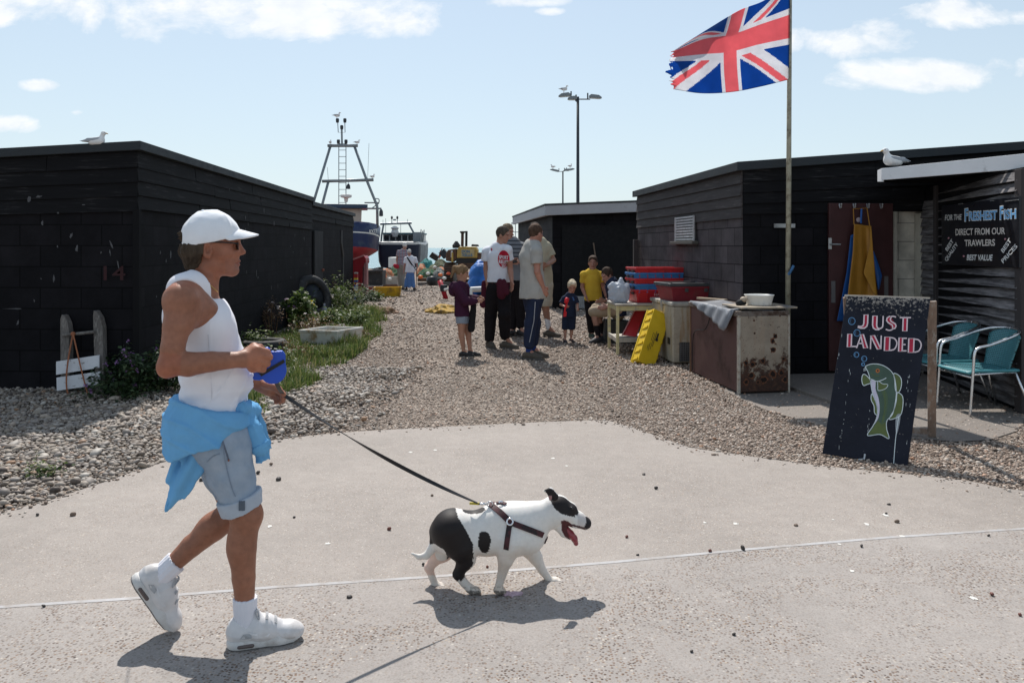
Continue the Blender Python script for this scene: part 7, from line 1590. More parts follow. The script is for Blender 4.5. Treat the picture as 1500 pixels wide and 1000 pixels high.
# -------- girl in a maroon hooded top
MARC = cloth('maroon_cloth', (.055, .016, .038)); DEN = cloth('pale_denim', (.26, .30, .36))
girl, Wg, Tg = person('girl with a ponytail in a maroon hooded top and denim shorts, holding a dark bag', 11.74, 1.37,
    dict(head=(677.5, 399), neck=(676, 415, .0), chest=(675, 430), pelvis=(677, 461), shL=(681, 420, .13), shR=(668, 421, -.12), elL=(690, 438, .10), wrL=(700, 437, .02), elR=(682, 441, -.16), wrR=(697, 441, -.12), knL=(686, 489, .05), anL=(688.5, 512, .04), knR=(676, 490, -.05), anR=(679, 512, -.03)),
    (1, -.12), (1, -.05, -.30), skin=(.42, .22, .15), hair=hairm('sandy_hair', (.11, .065, .035), (.26, .165, .09)), hair_kind='pony', hs_=1.22, shirt=MARC, longs=True, hem=(677, 463), legs=DEN, leg_end=.16, feet=dict(L=(1, -.1), R=(1, -.15)), shoec=mat('black_pump', (.015, .013, .014), .5), torso_w=.92,
    hand_dirs=dict(L=((1, -.2, -.1), (0, -.3, 1), .8, (0, -1, 0)), R=((1, .1, .05), (0, .2, 1), .8, (0, 1, 0))), shirt_pad=.024, baggy=1.3)
hd_ = Sdf(); c = P(664, 424, 11.74); hd_.ell(c, (.075, .11, .10), k=.04).cone(c+A3(.02, 0, .06), c+A3(.13, -.02, .09), .05, .04, .05); hd_.disp.append(wrinkle(.012, 14)); hd_.build('hood', MARC, girl, .009)
q = Sdf(); a = P(694, 447, 11.72); bq = P(690.5, 481, 11.70); q.cone(a, bq, .045, .05, .02, (0, 1, 0), 1.6); q.ell(bq, (.05, .03, .05), k=.02); q.disp.append(wrinkle(.008, 18)); o = q.build('shoulder_bag', cloth('black_bag_cloth', (.016, .015, .017)), None, .009); tag(o, 'limp black bag hanging from the hands of the girl', 'bag')
o = MB().box(P(690, 427, 11.60)-A3(.02, 0, .045), P(690, 427, 11.60)+A3(.02, .01, .045)).build('sleeve_patch', mat('boat_white', ()), girl)
# -------- man with the printed white T-shirt
WT = cloth('white_tshirt', (.70, .71, .76), var=.08)
mw, Ww, Tw = person('man in white T-shirt with a red printed disc, maroon top tied at his waist', 12.8, 1.90,
    dict(head=(737, 343.5), neck=(731.5, 361), chest=(730, 377), pelvis=(731, 420), shL=(743.5, 366, -.12), shR=(713, 368, .05), elL=(747.5, 393, -.05), wrL=(749.5, 412, -.20), elR=(712, 394, .06), wrR=(714.5, 417, -.03), knL=(738.5, 461, -.16), anL=(740, 491, -.12), knR=(718.5, 462, .02), anR=(717, 496, .02)),
    (.50, -.87), (.93, -.35, -.22), skin=(.42, .21, .145), hair=hairm('greying_brown_hair', (.035, .026, .020), (.085, .066, .050)), shirt=WT, sleeve=.56, hem=(733, 413), legs=BLKC, feet=dict(L=(1, -.35), R=(.35, -.9)), shoec=BRSHOE, baggy=1.5,
    hand_dirs=dict(L=((.05, -.15, -1), (.6, -.8, 0)), R=((.1, 0, -1), (.6, -.7, 0))))
V, Fc = [], []
n_ = 28; rad = np.linspace(0, 1, 7)
ci = [(737.8+8.6*rr*math.cos(t), 379.5+12.8*rr*math.sin(t)) for rr in rad[1:] for t in np.linspace(0, 2*np.pi, n_+1)[:-1]]
Vd = np.array([(737.8, 379.5)]+ci); Fd = [(0, 1+k, 1+(k+1) % n_) for k in range(n_)]+[(1+r_*n_+k, 1+(r_+1)*n_+k, 1+(r_+1)*n_+(k+1) % n_, 1+r_*n_+(k+1) % n_) for r_ in range(5) for k in range(n_)]
decal('print_disc', Vd, Fd, cloth('red_print', (.46, .018, .045)), Tw, mw, 12.2, 14, .004)
for s_, x0, y0, x1, hh in (('SPORT', 730.8, 379.2, 744.8, 5.2), ('RELIEF', 730.6, 386.0, 744.6, 5.2), ('2012', 734.5, 391.6, 741.5, 4.2)):
    V, Fc = text2d(s_, 1.0, .035); V[:, 0] -= V[:, 0].min(); V[:, 0] /= V[:, 0].max(); V[:, 1] /= .73
    decal('lettering', np.stack([x0+(x1-x0)*V[:, 0], y0-hh*V[:, 1]+.9*(V[:, 0]-.5)], 1), Fc, WT, Tw, mw, 12.2, 14, .0065)
decal('print_mark', np.array([(720, 363), (721.2, 364.5), (721.3, 367), (720, 368), (719.3, 365.5)]), [(0, 1, 2, 3, 4)], cloth('red_print', ()), Tw, mw, 12.2, 14, .005)
q = Sdf(); c = Ww['pelvis']; fw = nrm(A3(.5, -.87, 0)); q.cone(c+A3(0, 0, .04), c-A3(0, 0, .10), .186, .195, .03, fw, 1.32); q.half(c+A3(0, 0, .075), (0, 0, 1)); q.half(c-A3(0, 0, .10), nrm((-.35, 0, -1)))
q.cone(P(709.5, 414, 12.85), P(708, 446, 12.80), .035, .06, .03, (0, 1, 0), 1.6).cone(P(732, 412, 12.58), P(735, 432, 12.55), .05, .07, .03, (0, 1, 0), 1.8).cone(P(738, 412, 12.55), P(742, 428, 12.52), .04, .055, .03, (0, 1, 0), 1.8); q.disp.append(wrinkle(.012, 12, (1, 1, .5))); q.build('tied_top', cloth('dark_red_cloth', (.075, .014, .026)), mw, .01)
# -------- man in the grey striped polo behind him
m, nt, b = new_mat('striped_polo'); v = coord(nt); sx_ = nt.nodes.new('ShaderNodeSeparateXYZ'); nt.links.new(v, sx_.inputs[0]); wvv = mathn(nt, 'FRACT', mathn(nt, 'MULTIPLY', sx_.outputs[2], 14.0)); zm = ramp(nt, sx_.outputs[2], [(.0, 0), (1, 0)])
stp = mathn(nt, 'MULTIPLY', mathn(nt, 'LESS_THAN', wvv, .35), mathn(nt, 'GREATER_THAN', sx_.outputs[2], 1.40)); nt.links.new(mixc(nt, stp, (.17, .18, .20), (.045, .05, .06)), b.inputs['Base Color']); b.inputs['Roughness'].default_value = .9; bump(nt, b, noise(nt, v, 200, 3), .2, .002); POLO = m
ms_, Wm, Tm = person('man in a grey striped polo shirt and black trousers, standing behind the white T-shirt', 14.4, 1.98,
    dict(head=(744, 338.5), neck=(747, 353), chest=(755, 368), pelvis=(757, 410), shL=(766, 361, .02), shR=(746, 360, -.06), elL=(769, 386, -.02), wrL=(760.5, 383.5, -.30), elR=(745, 388, -.02), wrR=(749, 384, -.33), knL=(763, 447), anL=(762, 476, 0), knR=(751, 447, .1), anR=(751, 479, .1)),
    (-.25, -.97), (.85, -.5, -.25), skin=(.42, .22, .16), hair=hairm('fair_brown_hair', (.10, .07, .045), (.22, .165, .11)), shirt=POLO, sleeve=.6, hem=(757, 410), legs=BLKC, feet=dict(L=(.5, -.8), R=(-.3, -.9)), shoec=DKSHOE, baggy=1.2, hand_dirs=dict(L=((-1, -.3, .05), (0, -.2, 1), .9, (0, -1, 0)), R=((1, -.3, 0), (0, -.2, 1), .9, (0, -1, 0))))
o = MB().obox(P(751, 386, 14.02), (.10, 0, .02), (0, .02, 0), (0, 0, .05)).build('phone', BLKP, None, bev=.006); tag(o, 'small black phone in the hands of the man with the striped polo', 'phone')
# -------- man in the grey T-shirt, back half turned
GT = cloth('grey_marl_tshirt', (.40, .38, .35), var=.10); TRK = cloth('navy_tracksuit', (.022, .030, .062))
mg, Wgy, Tgy = person('man in a grey T-shirt and cropped navy track trousers, back half turned to us', 11.5, 1.92,
    dict(head=(785.5, 341), neck=(781, 357, .0), chest=(777.5, 378), pelvis=(781, 428), shL=(772, 366, .20), shR=(786, 368, -.19), elL=(776, 398, .26), wrL=(788, 420, .20), elR=(787, 398, -.22), wrR=(795.5, 420, -.16), knL=(783, 473, .10), anL=(781, 508, .12), knR=(777.5, 474, -.08), anR=(774.5, 512, -.06)),
    (.90, .43), (.75, .66, -.05), skin=(.46, .22, .16), hair=hairm('short_reddish_hair', (.045, .026, .018), (.10, .060, .042)), shirt=GT, sleeve=.62, hem=(780, 437), legs=TRK, leg_end=.90, feet=dict(L=(.95, -.1), R=(.9, -.35)), shoec=BRSHOE, sock=(cloth('blue_sock', (.02, .05, .20)), .14), baggy=1.25, torso_d=1.18, shirt_pad=.022, eyes=False)
decal('side_stripe', np.array([(783.5, 442), (784.6, 442), (782.5, 470), (776, 501), (775, 501), (781.4, 470)]), [(0, 1, 2, 5), (5, 2, 3, 4)], mat('pale_piping', (.35, .36, .40), .8), (lambda: (lambda L_: L_)(Sdf().chain([Wgy['hipR'], lerp(Wgy['hipR'], Wgy['knR'], .5), Wgy['knR']], [.14, .125, .098], .03).chain([Wgy['knR'], Wgy['anR']], [.098, .08], .03)))(), mg, 10.6, 12, .004)
# -------- man in beige behind
BG = cloth('beige_tshirt', (.42, .38, .28), var=.1); BGS = cloth('pale_beige_shorts', (.46, .42, .34))
mbg, Wb, Tb = person('man in a beige T-shirt and pale shorts, mostly hidden behind the grey T-shirt', 14.3, 2.02,
    dict(head=(783, 337), neck=(787, 352), chest=(792, 370), pelvis=(792, 415), shL=(801.5, 361, 0), shR=(776, 361, 0), elL=(810.5, 381, -.02), wrL=(801.5, 388, -.30), elR=(776, 390, .1), wrR=(785, 395, -.2), knL=(799, 450, .0), anL=(803.5, 477, .0), knR=(787, 451, .1), anR=(786, 480, .1)),
    (-.15, -.98), (-.3, -.9, -.2), skin=(.36, .19, .13), hair=hairm('dark_hair', (.03, .02, .018), (.07, .05, .04)), shirt=BG, sleeve=.7, hem=(792, 420), legs=BGS, leg_end=.44, feet=dict(L=(.9, -.4), R=(-.2, -.9)), shoec=BRSHOE, sock=(cloth('white_sock', (.7, .7, .72)), .17), baggy=1.6, hand_dirs=dict(L=((-1, -.3, -.3), (0, -.3, 1), .6, (0, -1, 0)), R=((1, -.3, 0), (0, -.2, 1), .6, (0, -1, 0))))
# -------- toddler
td, Wt, Tt = person('small fair-haired toddler in navy T-shirt and long shorts, holding a red toy', 13.5, .98,
    dict(head=(838, 419), neck=(835.5, 431), chest=(834, 441), pelvis=(834, 460), shL=(842.5, 436.5, -.02), shR=(826, 437, -.02), elL=(846, 446, -.02), wrL=(846, 449, -.10), elR=(821.5, 446, -.05), wrR=(827.5, 449, -.17), knL=(837.5, 480), anL=(836.5, 494, 0), knR=(828, 480), anR=(827.5, 496, -.05)),
    (.10, -1), (.05, -.85, -.52), skin=(.46, .24, .17), hair=hairm('white_blond_hair', (.52, .42, .28), (.75, .66, .50)), hair_kind='fringe', hs_=1.62, shirt=NAVC, sleeve=.8, hem=(834, 464), legs=NAVC, leg_end=.54, feet=dict(L=(.45, -.9), R=(.2, -1)), shoec=mat('sandal_dark', (.03, .025, .03), .6), torso_w=1.05, baggy=1.1, h=.0085, hand_dirs=dict(L=((.1, -.6, -.6), (-.7, -.5, 0)), R=((.6, -.6, 0), (0, -.2, 1), 1.0, (0, 1, 0))))
decal('shirt_panel', np.array([(828.5, 434.5), (840, 435), (842, 440), (829, 441)]), [(0, 1, 2, 3)], cloth('mid_blue_print', (.06, .14, .32)), Tt, td, 12.6, 14.5, .005)
ty = empty('toy', P(830, 450, 13.22), 'red plastic toy in the right hand of the toddler', 'toy'); TR_M = mat('toy_red', (.70, .02, .03), .35)
MB().tube([P(826.5, 460, 13.27), P(828.5, 450, 13.27), P(830.5, 444, 13.26)], .016, 10).build('handle', TR_M, ty, smooth=True); MB().lathe([(0, -.05), (.03, -.045), (.038, 0), (.03, .05), (0, .055)], P(830, 440.5, 13.26), 14, (.3, 0, .9)).build('toy_head', TR_M, ty, smooth=True); MB().obox(P(825.2, 464, 13.28), (.05, 0, 0), (0, .05, 0), (.01, 0, .085)).build('toy_end', TR_M, ty, bev=.01)
# -------- boy in yellow
YLW = cloth('yellow_tshirt', (.62, .40, .045), var=.1)
by, Wy, Ty = person('boy in a yellow T-shirt and black trousers, standing beside the seated man', 14.2, 1.50,
    dict(head=(868.5, 384), neck=(867.5, 396.5), chest=(867.5, 410), pelvis=(869, 438), shL=(879, 402, .02), shR=(855, 402, -.02), elL=(884, 420, .05), wrL=(887, 432, -.05), elR=(853, 421, .02), wrR=(858, 434, -.08), knL=(877, 463, .12), anL=(876, 482, .15), knR=(864, 463, -.03), anR=(866, 485, -.03)),
    (-.12, -1), (-.15, -.98, -.10), skin=(.40, .20, .145), hair=hairm('brown_boy_hair', (.035, .024, .018), (.09, .06, .045)), hair_kind='fringe', hs_=1.18, shirt=YLW, sleeve=.62, hem=(868, 440), legs=BLKC, feet=dict(L=(.2, -1), R=(.3, -1)), shoec=mat('dark_green_shoe', (.035, .06, .04), .6), torso_w=.96)
# -------- seated man
st_, Wse, Tse = person('man in a navy T-shirt and beige shorts sitting bent over behind the pale table', 13.5, 1.84,
    dict(head=(889, 402.5, .02), neck=(895.5, 413, 0), chest=(899, 424), pelvis=(905, 453), shL=(893, 420, -.17), shR=(898, 419, .20), elL=(901, 443, -.25), wrL=(890, 449, -.22), elR=(900, 440, .30), wrR=(886, 440, .2), knL=(869.5, 456.5, -.12), anL=(876.5, 490, -.12), knR=(873, 452, .16), anR=(884, 487, .16), hipL=(904, 455, -.1), hipR=(904, 454, .1), _sit=(0, 0)),
    (-1, -.15), (-.80, -.45, -.45), skin=(.40, .22, .165), hair=hairm('dark_brown_hair', (.028, .019, .015), (.085, .058, .042)), shirt=NAVC, sleeve=.65, hem=(903, 462), legs=cloth('beige_shorts', (.36, .29, .21)), leg_end=.40, feet=dict(L=(-.75, -.65), R=(-.9, -.3)), shoec=mat('grey_black_shoe', (.055, .055, .06), .65, .25, 30), sock=(BLKC, .16), hand_dirs=dict(L=((-1, 0, -.2), (0, .2, 1)), R=((-1, 0, -.2), (0, -.2, 1))))
sx0 = P(905, 466, 13.5); bx_ = empty('crate', A3(sx0[0], sx0[1], 0), 'upturned dark crate the bent man sits on, behind the pale table', 'crate'); mb = MB(); fishbox(mb, A3(sx0[0]-.26, sx0[1]+.22, .38), (.55, 0, 0), (0, -.46, 0), (0, 0, -.38), taper=.03); boxribs(mb, A3(sx0[0]-.26, sx0[1]+.22, .38), A3(.55, 0, 0), A3(0, -.46, 0), A3(0, 0, -.38), 6, .03); mb.build('box_shell', DKB, bx_)
# -------- the old couple walking away
m, nt, b = new_mat('check_shirt'); v = coord(nt); sx_ = nt.nodes.new('ShaderNodeSeparateXYZ'); nt.links.new(v, sx_.inputs[0]); c_ = (.22, .20, .24)
for ax_, fq, cc in ((2, 9, (.07, .06, .12)), (0, 9, (.30, .10, .12)), (2, 18, (.42, .40, .42))): c_ = mixc(nt, mathn(nt, 'MULTIPLY', mathn(nt, 'LESS_THAN', mathn(nt, 'FRACT', mathn(nt, 'MULTIPLY', sx_.outputs[ax_], float(fq))), .4), .6), c_, cc)
nt.links.new(c_, b.inputs['Base Color']); b.inputs['Roughness'].default_value = .9; CHK = m
GRH = hairm('grey_white_hair', (.38, .36, .34), (.62, .60, .58))
om, Wo, To = person('old man with white hair in a checked shirt, walking away with his companion', 30.6, 1.80,
    dict(head=(593.2, 359.5), neck=(591.8, 367), chest=(590.5, 373), pelvis=(589, 389), shL=(584, 369), shR=(597, 369.5), elL=(581.5, 379), wrL=(582, 387), elR=(599, 379), wrR=(599, 387), knL=(586, 404), anL=(586, 419, -.1), knR=(590, 404), anR=(590.5, 421, -.25)),
    (0, 1), (.2, 1, -.1), skin=(.40, .22, .17), hair=GRH, shirt=CHK, sleeve=.6, hem=(589, 388), legs=cloth('stone_trousers', (.28, .25, .21)), feet=dict(L=(.1, 1), R=(.1, 1)), shoec=DKSHOE, h=.013, baggy=1.2, eyes=False)
bgd = MB(); c = P(581, 390, 30.5); q = Sdf(); q.ell(c, (.10, .06, .09), k=.03).ell(c+A3(-.08, 0, .03), (.06, .05, .06), k=.03); q.disp.append(wrinkle(.02, 12)); o = q.build('shopping_bag', cloth('red_bag', (.45, .03, .05)), None, .016); tag(o, 'small red bag in the left hand of the old man', 'bag')
ow, Ww_, Tw_ = person('old woman in a white blouse and long blue skirt, walking away with a stick', 30.0, 1.55,
    dict(head=(599.5, 369), neck=(600.5, 377), chest=(601.3, 382), pelvis=(601, 398), shL=(594.5, 378.5), shR=(608.5, 378.5), elL=(592.8, 388), wrL=(591.5, 396), elR=(611.2, 388), wrR=(610.5, 395), knL=(598, 410), anL=(595.5, 422, .1), knR=(604, 410), anR=(607, 422, 0)),
    (0, 1), (-.1, 1, -.1), skin=(.40, .20, .17), hair=GRH, shirt=cloth('white_blouse', (.72, .72, .76)), sleeve=.75, hem=(601, 399), legs=None, feet=dict(L=(-.3, 1), R=(.3, 1)), shoec=DKSHOE, h=.013, torso_w=1.12, eyes=False)
q = Sdf(); a = P(600.8, 397, 30.0); bq = P(600.8, 420.5, 30.0); q.cone(a, bq, .165, .21, .02, (0, 1, 0), 1.35); q.half(bq, (0, 0, -1)); q.half(a+A3(0, 0, .05), (0, 0, 1)); q.disp.append(lambda X: .018*np.sin(X[..., 0]*38+2*np.sin(X[..., 2]*3))); q.build('skirt', cloth('blue_skirt', (.10, .20, .42)), ow, .013)
strap_p = [(596.2, 376.5), (599, 381), (603, 387), (607.5, 393)]; d_ = np.array([[(x-CX)/F, 1, -(y-HY)/F] for x, y in strap_p]); o_ = np.zeros_like(d_); o_[:, 2] = H; X_ = Tw_.march(o_, d_, 29, 31); MB().ribbon([x+A3(0, -.012, 0) for x in X_], .05, .01, A3(.6, 0, .6)).build('bag_strap', BLKC, ow)
o = MB().tube([P(610.5, 396, 29.9), P(609.3, 426, 29.95)], .014, 8).build('walking_stick', mat('brown_stick', (.16, .08, .035), .6), None); MBs = MB(); tag(o, 'thin brown walking stick in the right hand of the old woman', 'stick')
# ================================================================== the walking man
MA = A3(-1.012, 3.236); RN = nrm(A3((320-CX)/F, 1)); MU = A3(RN[1], -RN[0], 0); MV = A3(RN[0], RN[1], 0)
def Qm(px, py, v=0.0):
    d = A3((px-CX)/F, 1, -(py-HY)/F); t = ((MA@RN)+v)/(d[:2]@RN); return A3(0, 0, H)+d*t
UZ = A3(0, 0, 1); MAX_ = np.stack([MU, MV, UZ]); cv = .09
man = Sdf(); tor = Sdf(); pel = Sdf()
tp = [(288, 440, .082), (294, 470, .113), (306, 508, .113), (315, 548, .121), (312, 582, .115), (311, 622, .122)]
for S_, pad in ((man, 0.0), (tor, .0105)):
    S_.chain([Qm(x, y, cv) for x, y, r_ in tp], [r_+pad for x, y, r_ in tp], .05, MV, .80)
    S_.ell(Qm(314, 480, cv-.07), np.array([.066, .070, .075])+pad, None, .04); S_.ell(Qm(314, 480, cv+.07), np.array([.066, .070, .075])+pad, None, .04)      # chest
    S_.ell(Qm(270, 466, cv), np.array([.068, .115, .11])+pad, MAX_, .05); S_.ell(Qm(334, 548, cv), np.array([.085, .12, .085])+pad, MAX_, .05)                # back, belly
    for v_ in (-.085, .085): S_.cone(Qm(294, 413, cv+v_*.45), Qm(268, 424, cv+v_*1.55), .052+pad, .050+pad, .04)
# neck and head, traced in profile
man.chain([Qm(294, 432, cv), Qm(300, 407, cv), Qm(306, 382, cv)], [.066, .0545, .052], .02, MV, .95)
hc = Qm(308, 350, cv)
man.ell(hc, (.104, .079, .104), MAX_, .02).ell(Qm(327, 372, cv), (.064, .062, .080), MAX_, .03).cone(Qm(306, 388, cv-.035), Qm(338, 397, cv-.018), .030, .022, .02).cone(Qm(306, 386, cv+.035), Qm(338, 397, cv+.018), .030, .022, .02)
man.ell(Qm(342.5, 396, cv), (.020, .026, .018), MAX_, .02).cone(Qm(349.5, 357, cv), Qm(355.2, 368.5, cv), .008, .0115, .012).ell(Qm(356.2, 369.5, cv), (.0105, .012, .009), MAX_, .006)
for v_ in (-.012, .012): man.ell(Qm(352.8, 371.5, cv+v_), (.011, .008, .007), MAX_, .006)
man.ell(Qm(347.5, 351, cv), (.012, .046, .010), MAX_, .012)
man.ell(Qm(349.6, 382.3, cv), (.009, .020, .0055), MAX_, .006).ell(Qm(348.6, 387.6, cv), (.009, .019, .0065), MAX_, .006).cone(Qm(351.5, 385, cv-.02), Qm(351.5, 385, cv+.02), .0028, .0028, .002, op='s')
man.cone(Qm(341, 384.8, cv-.030), Qm(350.5, 384.9, cv-.014), .0022, .003, .003, op='s')
for sg_ in (-1, 1):
    man.ell(Qm(344.5, 360.5, cv+sg_*.032), (.011, .020, .0105), MAX_, .012, 's'); man.ell(Qm(342.4, 360.5, cv+sg_*.031), (.0115, .0125, .0115), MAX_, .004)       # socket, eyeball
    man.ell(Qm(331, 372, cv+sg_*.056), (.026, .014, .020), MAX_, .02)                                                                                            # cheek
    e0 = Qm(303.5, 367, cv+sg_*.078); man.ell(e0, (.020, .012, .033), MAX_, .006); man.ell(e0+MV*sg_*.008+MU*.003+UZ*.004, (.011, .010, .019), MAX_, .006, 's'); man.ell(e0-UZ*.022+MU*.005, (.011, .010, .011), MAX_, .006); man.ell(e0+MU*.015-UZ*.004, (.006, .008, .009), MAX_, .004)
                                               
# near arm
shn, eln, wrn = Qm(264, 440, -.105), Qm(249, 533, -.155), Qm(351, 526.5, -.125)
man.ell(shn, (.056, .054, .060), None, .03).cone(Qm(276, 436, cv-.13), shn, .054, .057, .035).chain([shn, Qm(259, 478, -.130), Qm(253, 510, -.15), eln], [.053, .050, .043, .038], .018)
man.cone(Qm(298, 452, cv-.12), Qm(272, 468, -.10), .048, .044, .035)
man.chain([eln, Qm(276, 533.5, -.158), Qm(310, 529.5, -.145), wrn], [.040, .0455, .038, .030], .018).ell(Qm(243.5, 541.5, -.155), (.028, .028, .028), None, .03)
# far arm
shf, elf, wrf = Qm(272, 440, cv+.205), Qm(302, 530, cv+.25), Qm(371, 556, .215)
man.ell(shf, (.062, .062, .066), None, .04).chain([shf, Qm(283, 485, cv+.235), elf], [.060, .055, .040], .03).chain([elf, Qm(330, 540, cv+.22), wrf], [.042, .043, .0275], .02)
# near fist round the leash handle
pk = [Qm(360, 525.5, -.120), Qm(371, 524.5, -.112), Qm(380, 524, -.102)]
man.chain(pk, [.034, .037, .033], .02, MV, 1.25); man.cone(Qm(376, 513, -.105), Qm(371, 538, -.10), .022, .022, .02)
for (a, b_, c, r_) in (((378, 512, -.118), (391.5, 516, -.100), (392, 517.5, -.058), .0128), ((382, 520.5, -.124), (394.5, 523, -.102), (393, 525, -.056), .0130), ((380, 530, -.124), (391.5, 532.5, -.102), (389.5, 534, -.060), .0124), ((376, 539, -.118), (385.5, 541.5, -.098), (383.5, 542, -.062), .0112)):
    A_, B_, C_ = Qm(*a), Qm(*b_), Qm(*c); man.chain([A_, lerp(A_, B_, .62), B_, C_, C_-MU*.022+MV*.004], [r_*1.08, r_*1.02, r_, r_*.94, r_*.8], .007)
man.chain([Qm(362, 515, -.105), Qm(372, 507.5, -.090), Qm(381, 508.5, -.070), Qm(386, 512, -.060)], [.018, .0150, .0125, .0105], .012)
# far hand, holding the line between thumb and fingers
hp_ = [wrf, Qm(381, 562, .205), Qm(394, 569, .195)]
man.chain(hp_, [.028, .033, .032], .02, MV, 1.35); man.cone(Qm(385, 561, .19), Qm(397, 566, .17), .021, .019, .02)
for (a, b_, c, e_, r_) in (((397, 563, .175), (409, 569.5, .150), (415, 577, .140), (413, 583, .142), .0108), ((399, 568, .19), (411, 575, .168), (416.5, 582, .158), (413, 587.5, .158), .0108), ((398, 573, .205), (409, 580.5, .19), (414, 586.5, .18), (409.5, 589.5, .178), .0102), ((394, 577, .215), (403.5, 584, .205), (407.5, 588.5, .197), (403.5, 590, .194), .0092)):
    man.chain([Qm(*a), Qm(*b_), Qm(*c), Qm(*e_)], [r_*1.08, r_, r_*.94, r_*.8], .007)
man.chain([Qm(388, 563, .165), Qm(400, 566.5, .132), Qm(410, 572.5, .122), Qm(416, 578, .124)], [.0165, .0135, .0115, .0095], .012)
# legs
kn_n = Qm(360, 756, 0); man.chain([Qm(322, 640, .005), Qm(338, 695, 0), kn_n], [.098, .078, .057], .04).ell(Qm(369, 752, -.002), (.040, .042, .050), MAX_, .03)
man.chain([kn_n, Qm(355.5, 803, .0), Qm(357, 846, .0), Qm(359, 886, .0), Qm(360, 912, .0)], [.055, .0535, .045, .0365, .036], .025).ell(Qm(347, 797, .002), (.036, .046, .075), MAX_, .03)
kn_f = Qm(346, 748, .185); man.chain([Qm(318, 640, .175), Qm(334, 700, .18), kn_f], [.098, .078, .057], .04).chain([kn_f, Qm(314, 773, .19), Qm(281, 799, .195), Qm(249, 830, .20), Qm(240, 845, .20)], [.056, .052, .045, .035, .034], .025).ell(Qm(307, 766, .19), (.062, .044, .036), np.stack([nrm(MU*.8+UZ*.6), MV, nrm(UZ*.8-MU*.6)]), .03)
def mcol(V):
    px, py = proj(V); c = np.tile(A3(.335, .142, .084), (len(V), 1)); n_ = vnoise(V*14); c = c*(1+.13*n_)[:, None]
    m_ = vnoise(V*85); c[m_ > .66] *= .93
    hd_ = py < 420; c[hd_] *= (1.02, .93, .92)
    q = V-Qm(350, 385, cv); li = (np.abs(q@MV) < .020) & (np.abs(q@UZ) < .011) & (q@MU > -.012); c[li] *= (.92, .72, .72)
    for sg_ in (-1, 1):
        e_ = np.linalg.norm(V-Qm(345.5, 360.5, cv+sg_*.031), axis=1) < .0068; c[e_] = (.04, .025, .02)
    st_ = (py > 378) & (py < 402) & (px > 330); c[st_] = c[st_]*(.86, .88, .90)+np.array([.008, .010, .012])
    kn = np.linalg.norm(V-eln, axis=1) < .06; c[kn] *= (1.08, .92, .88); h_ = (px > 362) & (py > 495) & (py < 595); c[h_] *= (1.15, 1.08, 1.05); return c
mskin = attr_mat('tanned_skin', .50, sss=.10, spec=.34, var=.24, scale=38, bmp=.45, bscale=170)
mb_ = Qm(358, 938, 0); mb_[2] = 0
me_ = man.build('person', mskin, None, .0048, mcol, mb_); tag(me_, 'tanned man striding in a white cap, white vest and rolled denim shorts, leading the dog', 'person')
# hair
HAIR = hairm('grey_brown_hair', (.030, .020, .014), (.085, .062, .044))
hs = Sdf(); hs.ell(hc-UZ*.012, (.112, .086, .104), MAX_, .02).cone(Qm(284, 372, cv), Qm(284, 388, cv), .056, .036, .03, MV, .72); hs.half(Qm(296, 372, cv), nrm(MU*.93-UZ*.1)); hs.half(Qm(303, 357, cv), UZ); hs.disp.append(lambda X: .006*vnoise(X*np.array([120, 120, 22]))+.004*vnoise(X*40)); hs.build('hair', HAIR, me_, .0045)
hs = Sdf(); 
for k, (a, b_, c) in enumerate((((275, 341), (268, 344), (261, 347)), ((275, 345), (267, 348), (260, 350)), ((276, 348), (268, 351), (263, 352)), ((274, 339), (266, 341), (259, 342)), ((275, 343), (266, 346), (261, 344)))): v_ = cv+(k-2)*.009; hs.chain([Qm(*a, v_), Qm(*b_, v_), Qm(*c, v_)], [.011, .008, .002], .004)
hs.build('hair', HAIR, me_, .0035)
for sg_ in (-1, 1):
    q = Sdf(); q.cone(Qm(314, 352, cv+sg_*.0665), Qm(313, 362, cv+sg_*.0655), .015, .006, .01, MV, 1.6); q.build('sideburn', HAIR, me_, .004)
# cap
CAPW = mat('white_cap_cotton', (.80, .81, .84), .85, .05, 20, bmp=.3, bscale=260, spec=.15)
cp = Sdf(); cp.ell(Qm(309, 350, cv), (.1145, .094, .1165), MAX_, .02)
cn = nrm(-UZ*1.0+MU*.20); cp.half(Qm(300, 356.5, cv), cn); cp.ell(Qm(264, 349, cv), (.036, .036, .024), MAX_, .008, 's')
cp.disp.append(lambda X: -.0030*np.exp(-(((X-hc)@MV)/.005)**2)-.0028*np.exp(-((((X-hc)@nrm(MU+MV*.9))-.02)/.005)**2)-.0028*np.exp(-((((X-hc)@nrm(MU-MV*.9))+.035)/.005)**2)); cp.disp.append(wrinkle(.0022, 22))
cap = cp.build('cap', CAPW, me_, .0042)
V, Qd = [], []
nb, na = 26, 14
for j in range(na+1):
    for i in range(nb+1):
        a = -1.18+2.36*i/nb; t = j/na; u0 = .088*math.cos(a*.92)+.006; v0 = .088*math.sin(a); ln = .092*max(0, math.cos(a*1.20))**.75; u = u0+ln*t; z = .022-.010*t-.044*(math.sin(a)**2)-.16*max(0, u-.105)
        V.append(Qm(309, 343.5, cv)+MU*u+MV*v0*(1-.06*t)+UZ*z)
Qd = np.array([[j*(nb+1)+i, j*(nb+1)+i+1, (j+1)*(nb+1)+i+1, (j+1)*(nb+1)+i] for j in range(na) for i in range(nb)])
o = link('peak', V, Qd, CAPW, cap, smooth=True); sm_ = o.modifiers.new('t', 'SOLIDIFY'); sm_.thickness = .006; sm_.offset = 0
MB().ball(Qm(297.5, 308.8, cv), .0085, 10, 6, (1, 1, .6)).build('button', CAPW, cap, smooth=True)
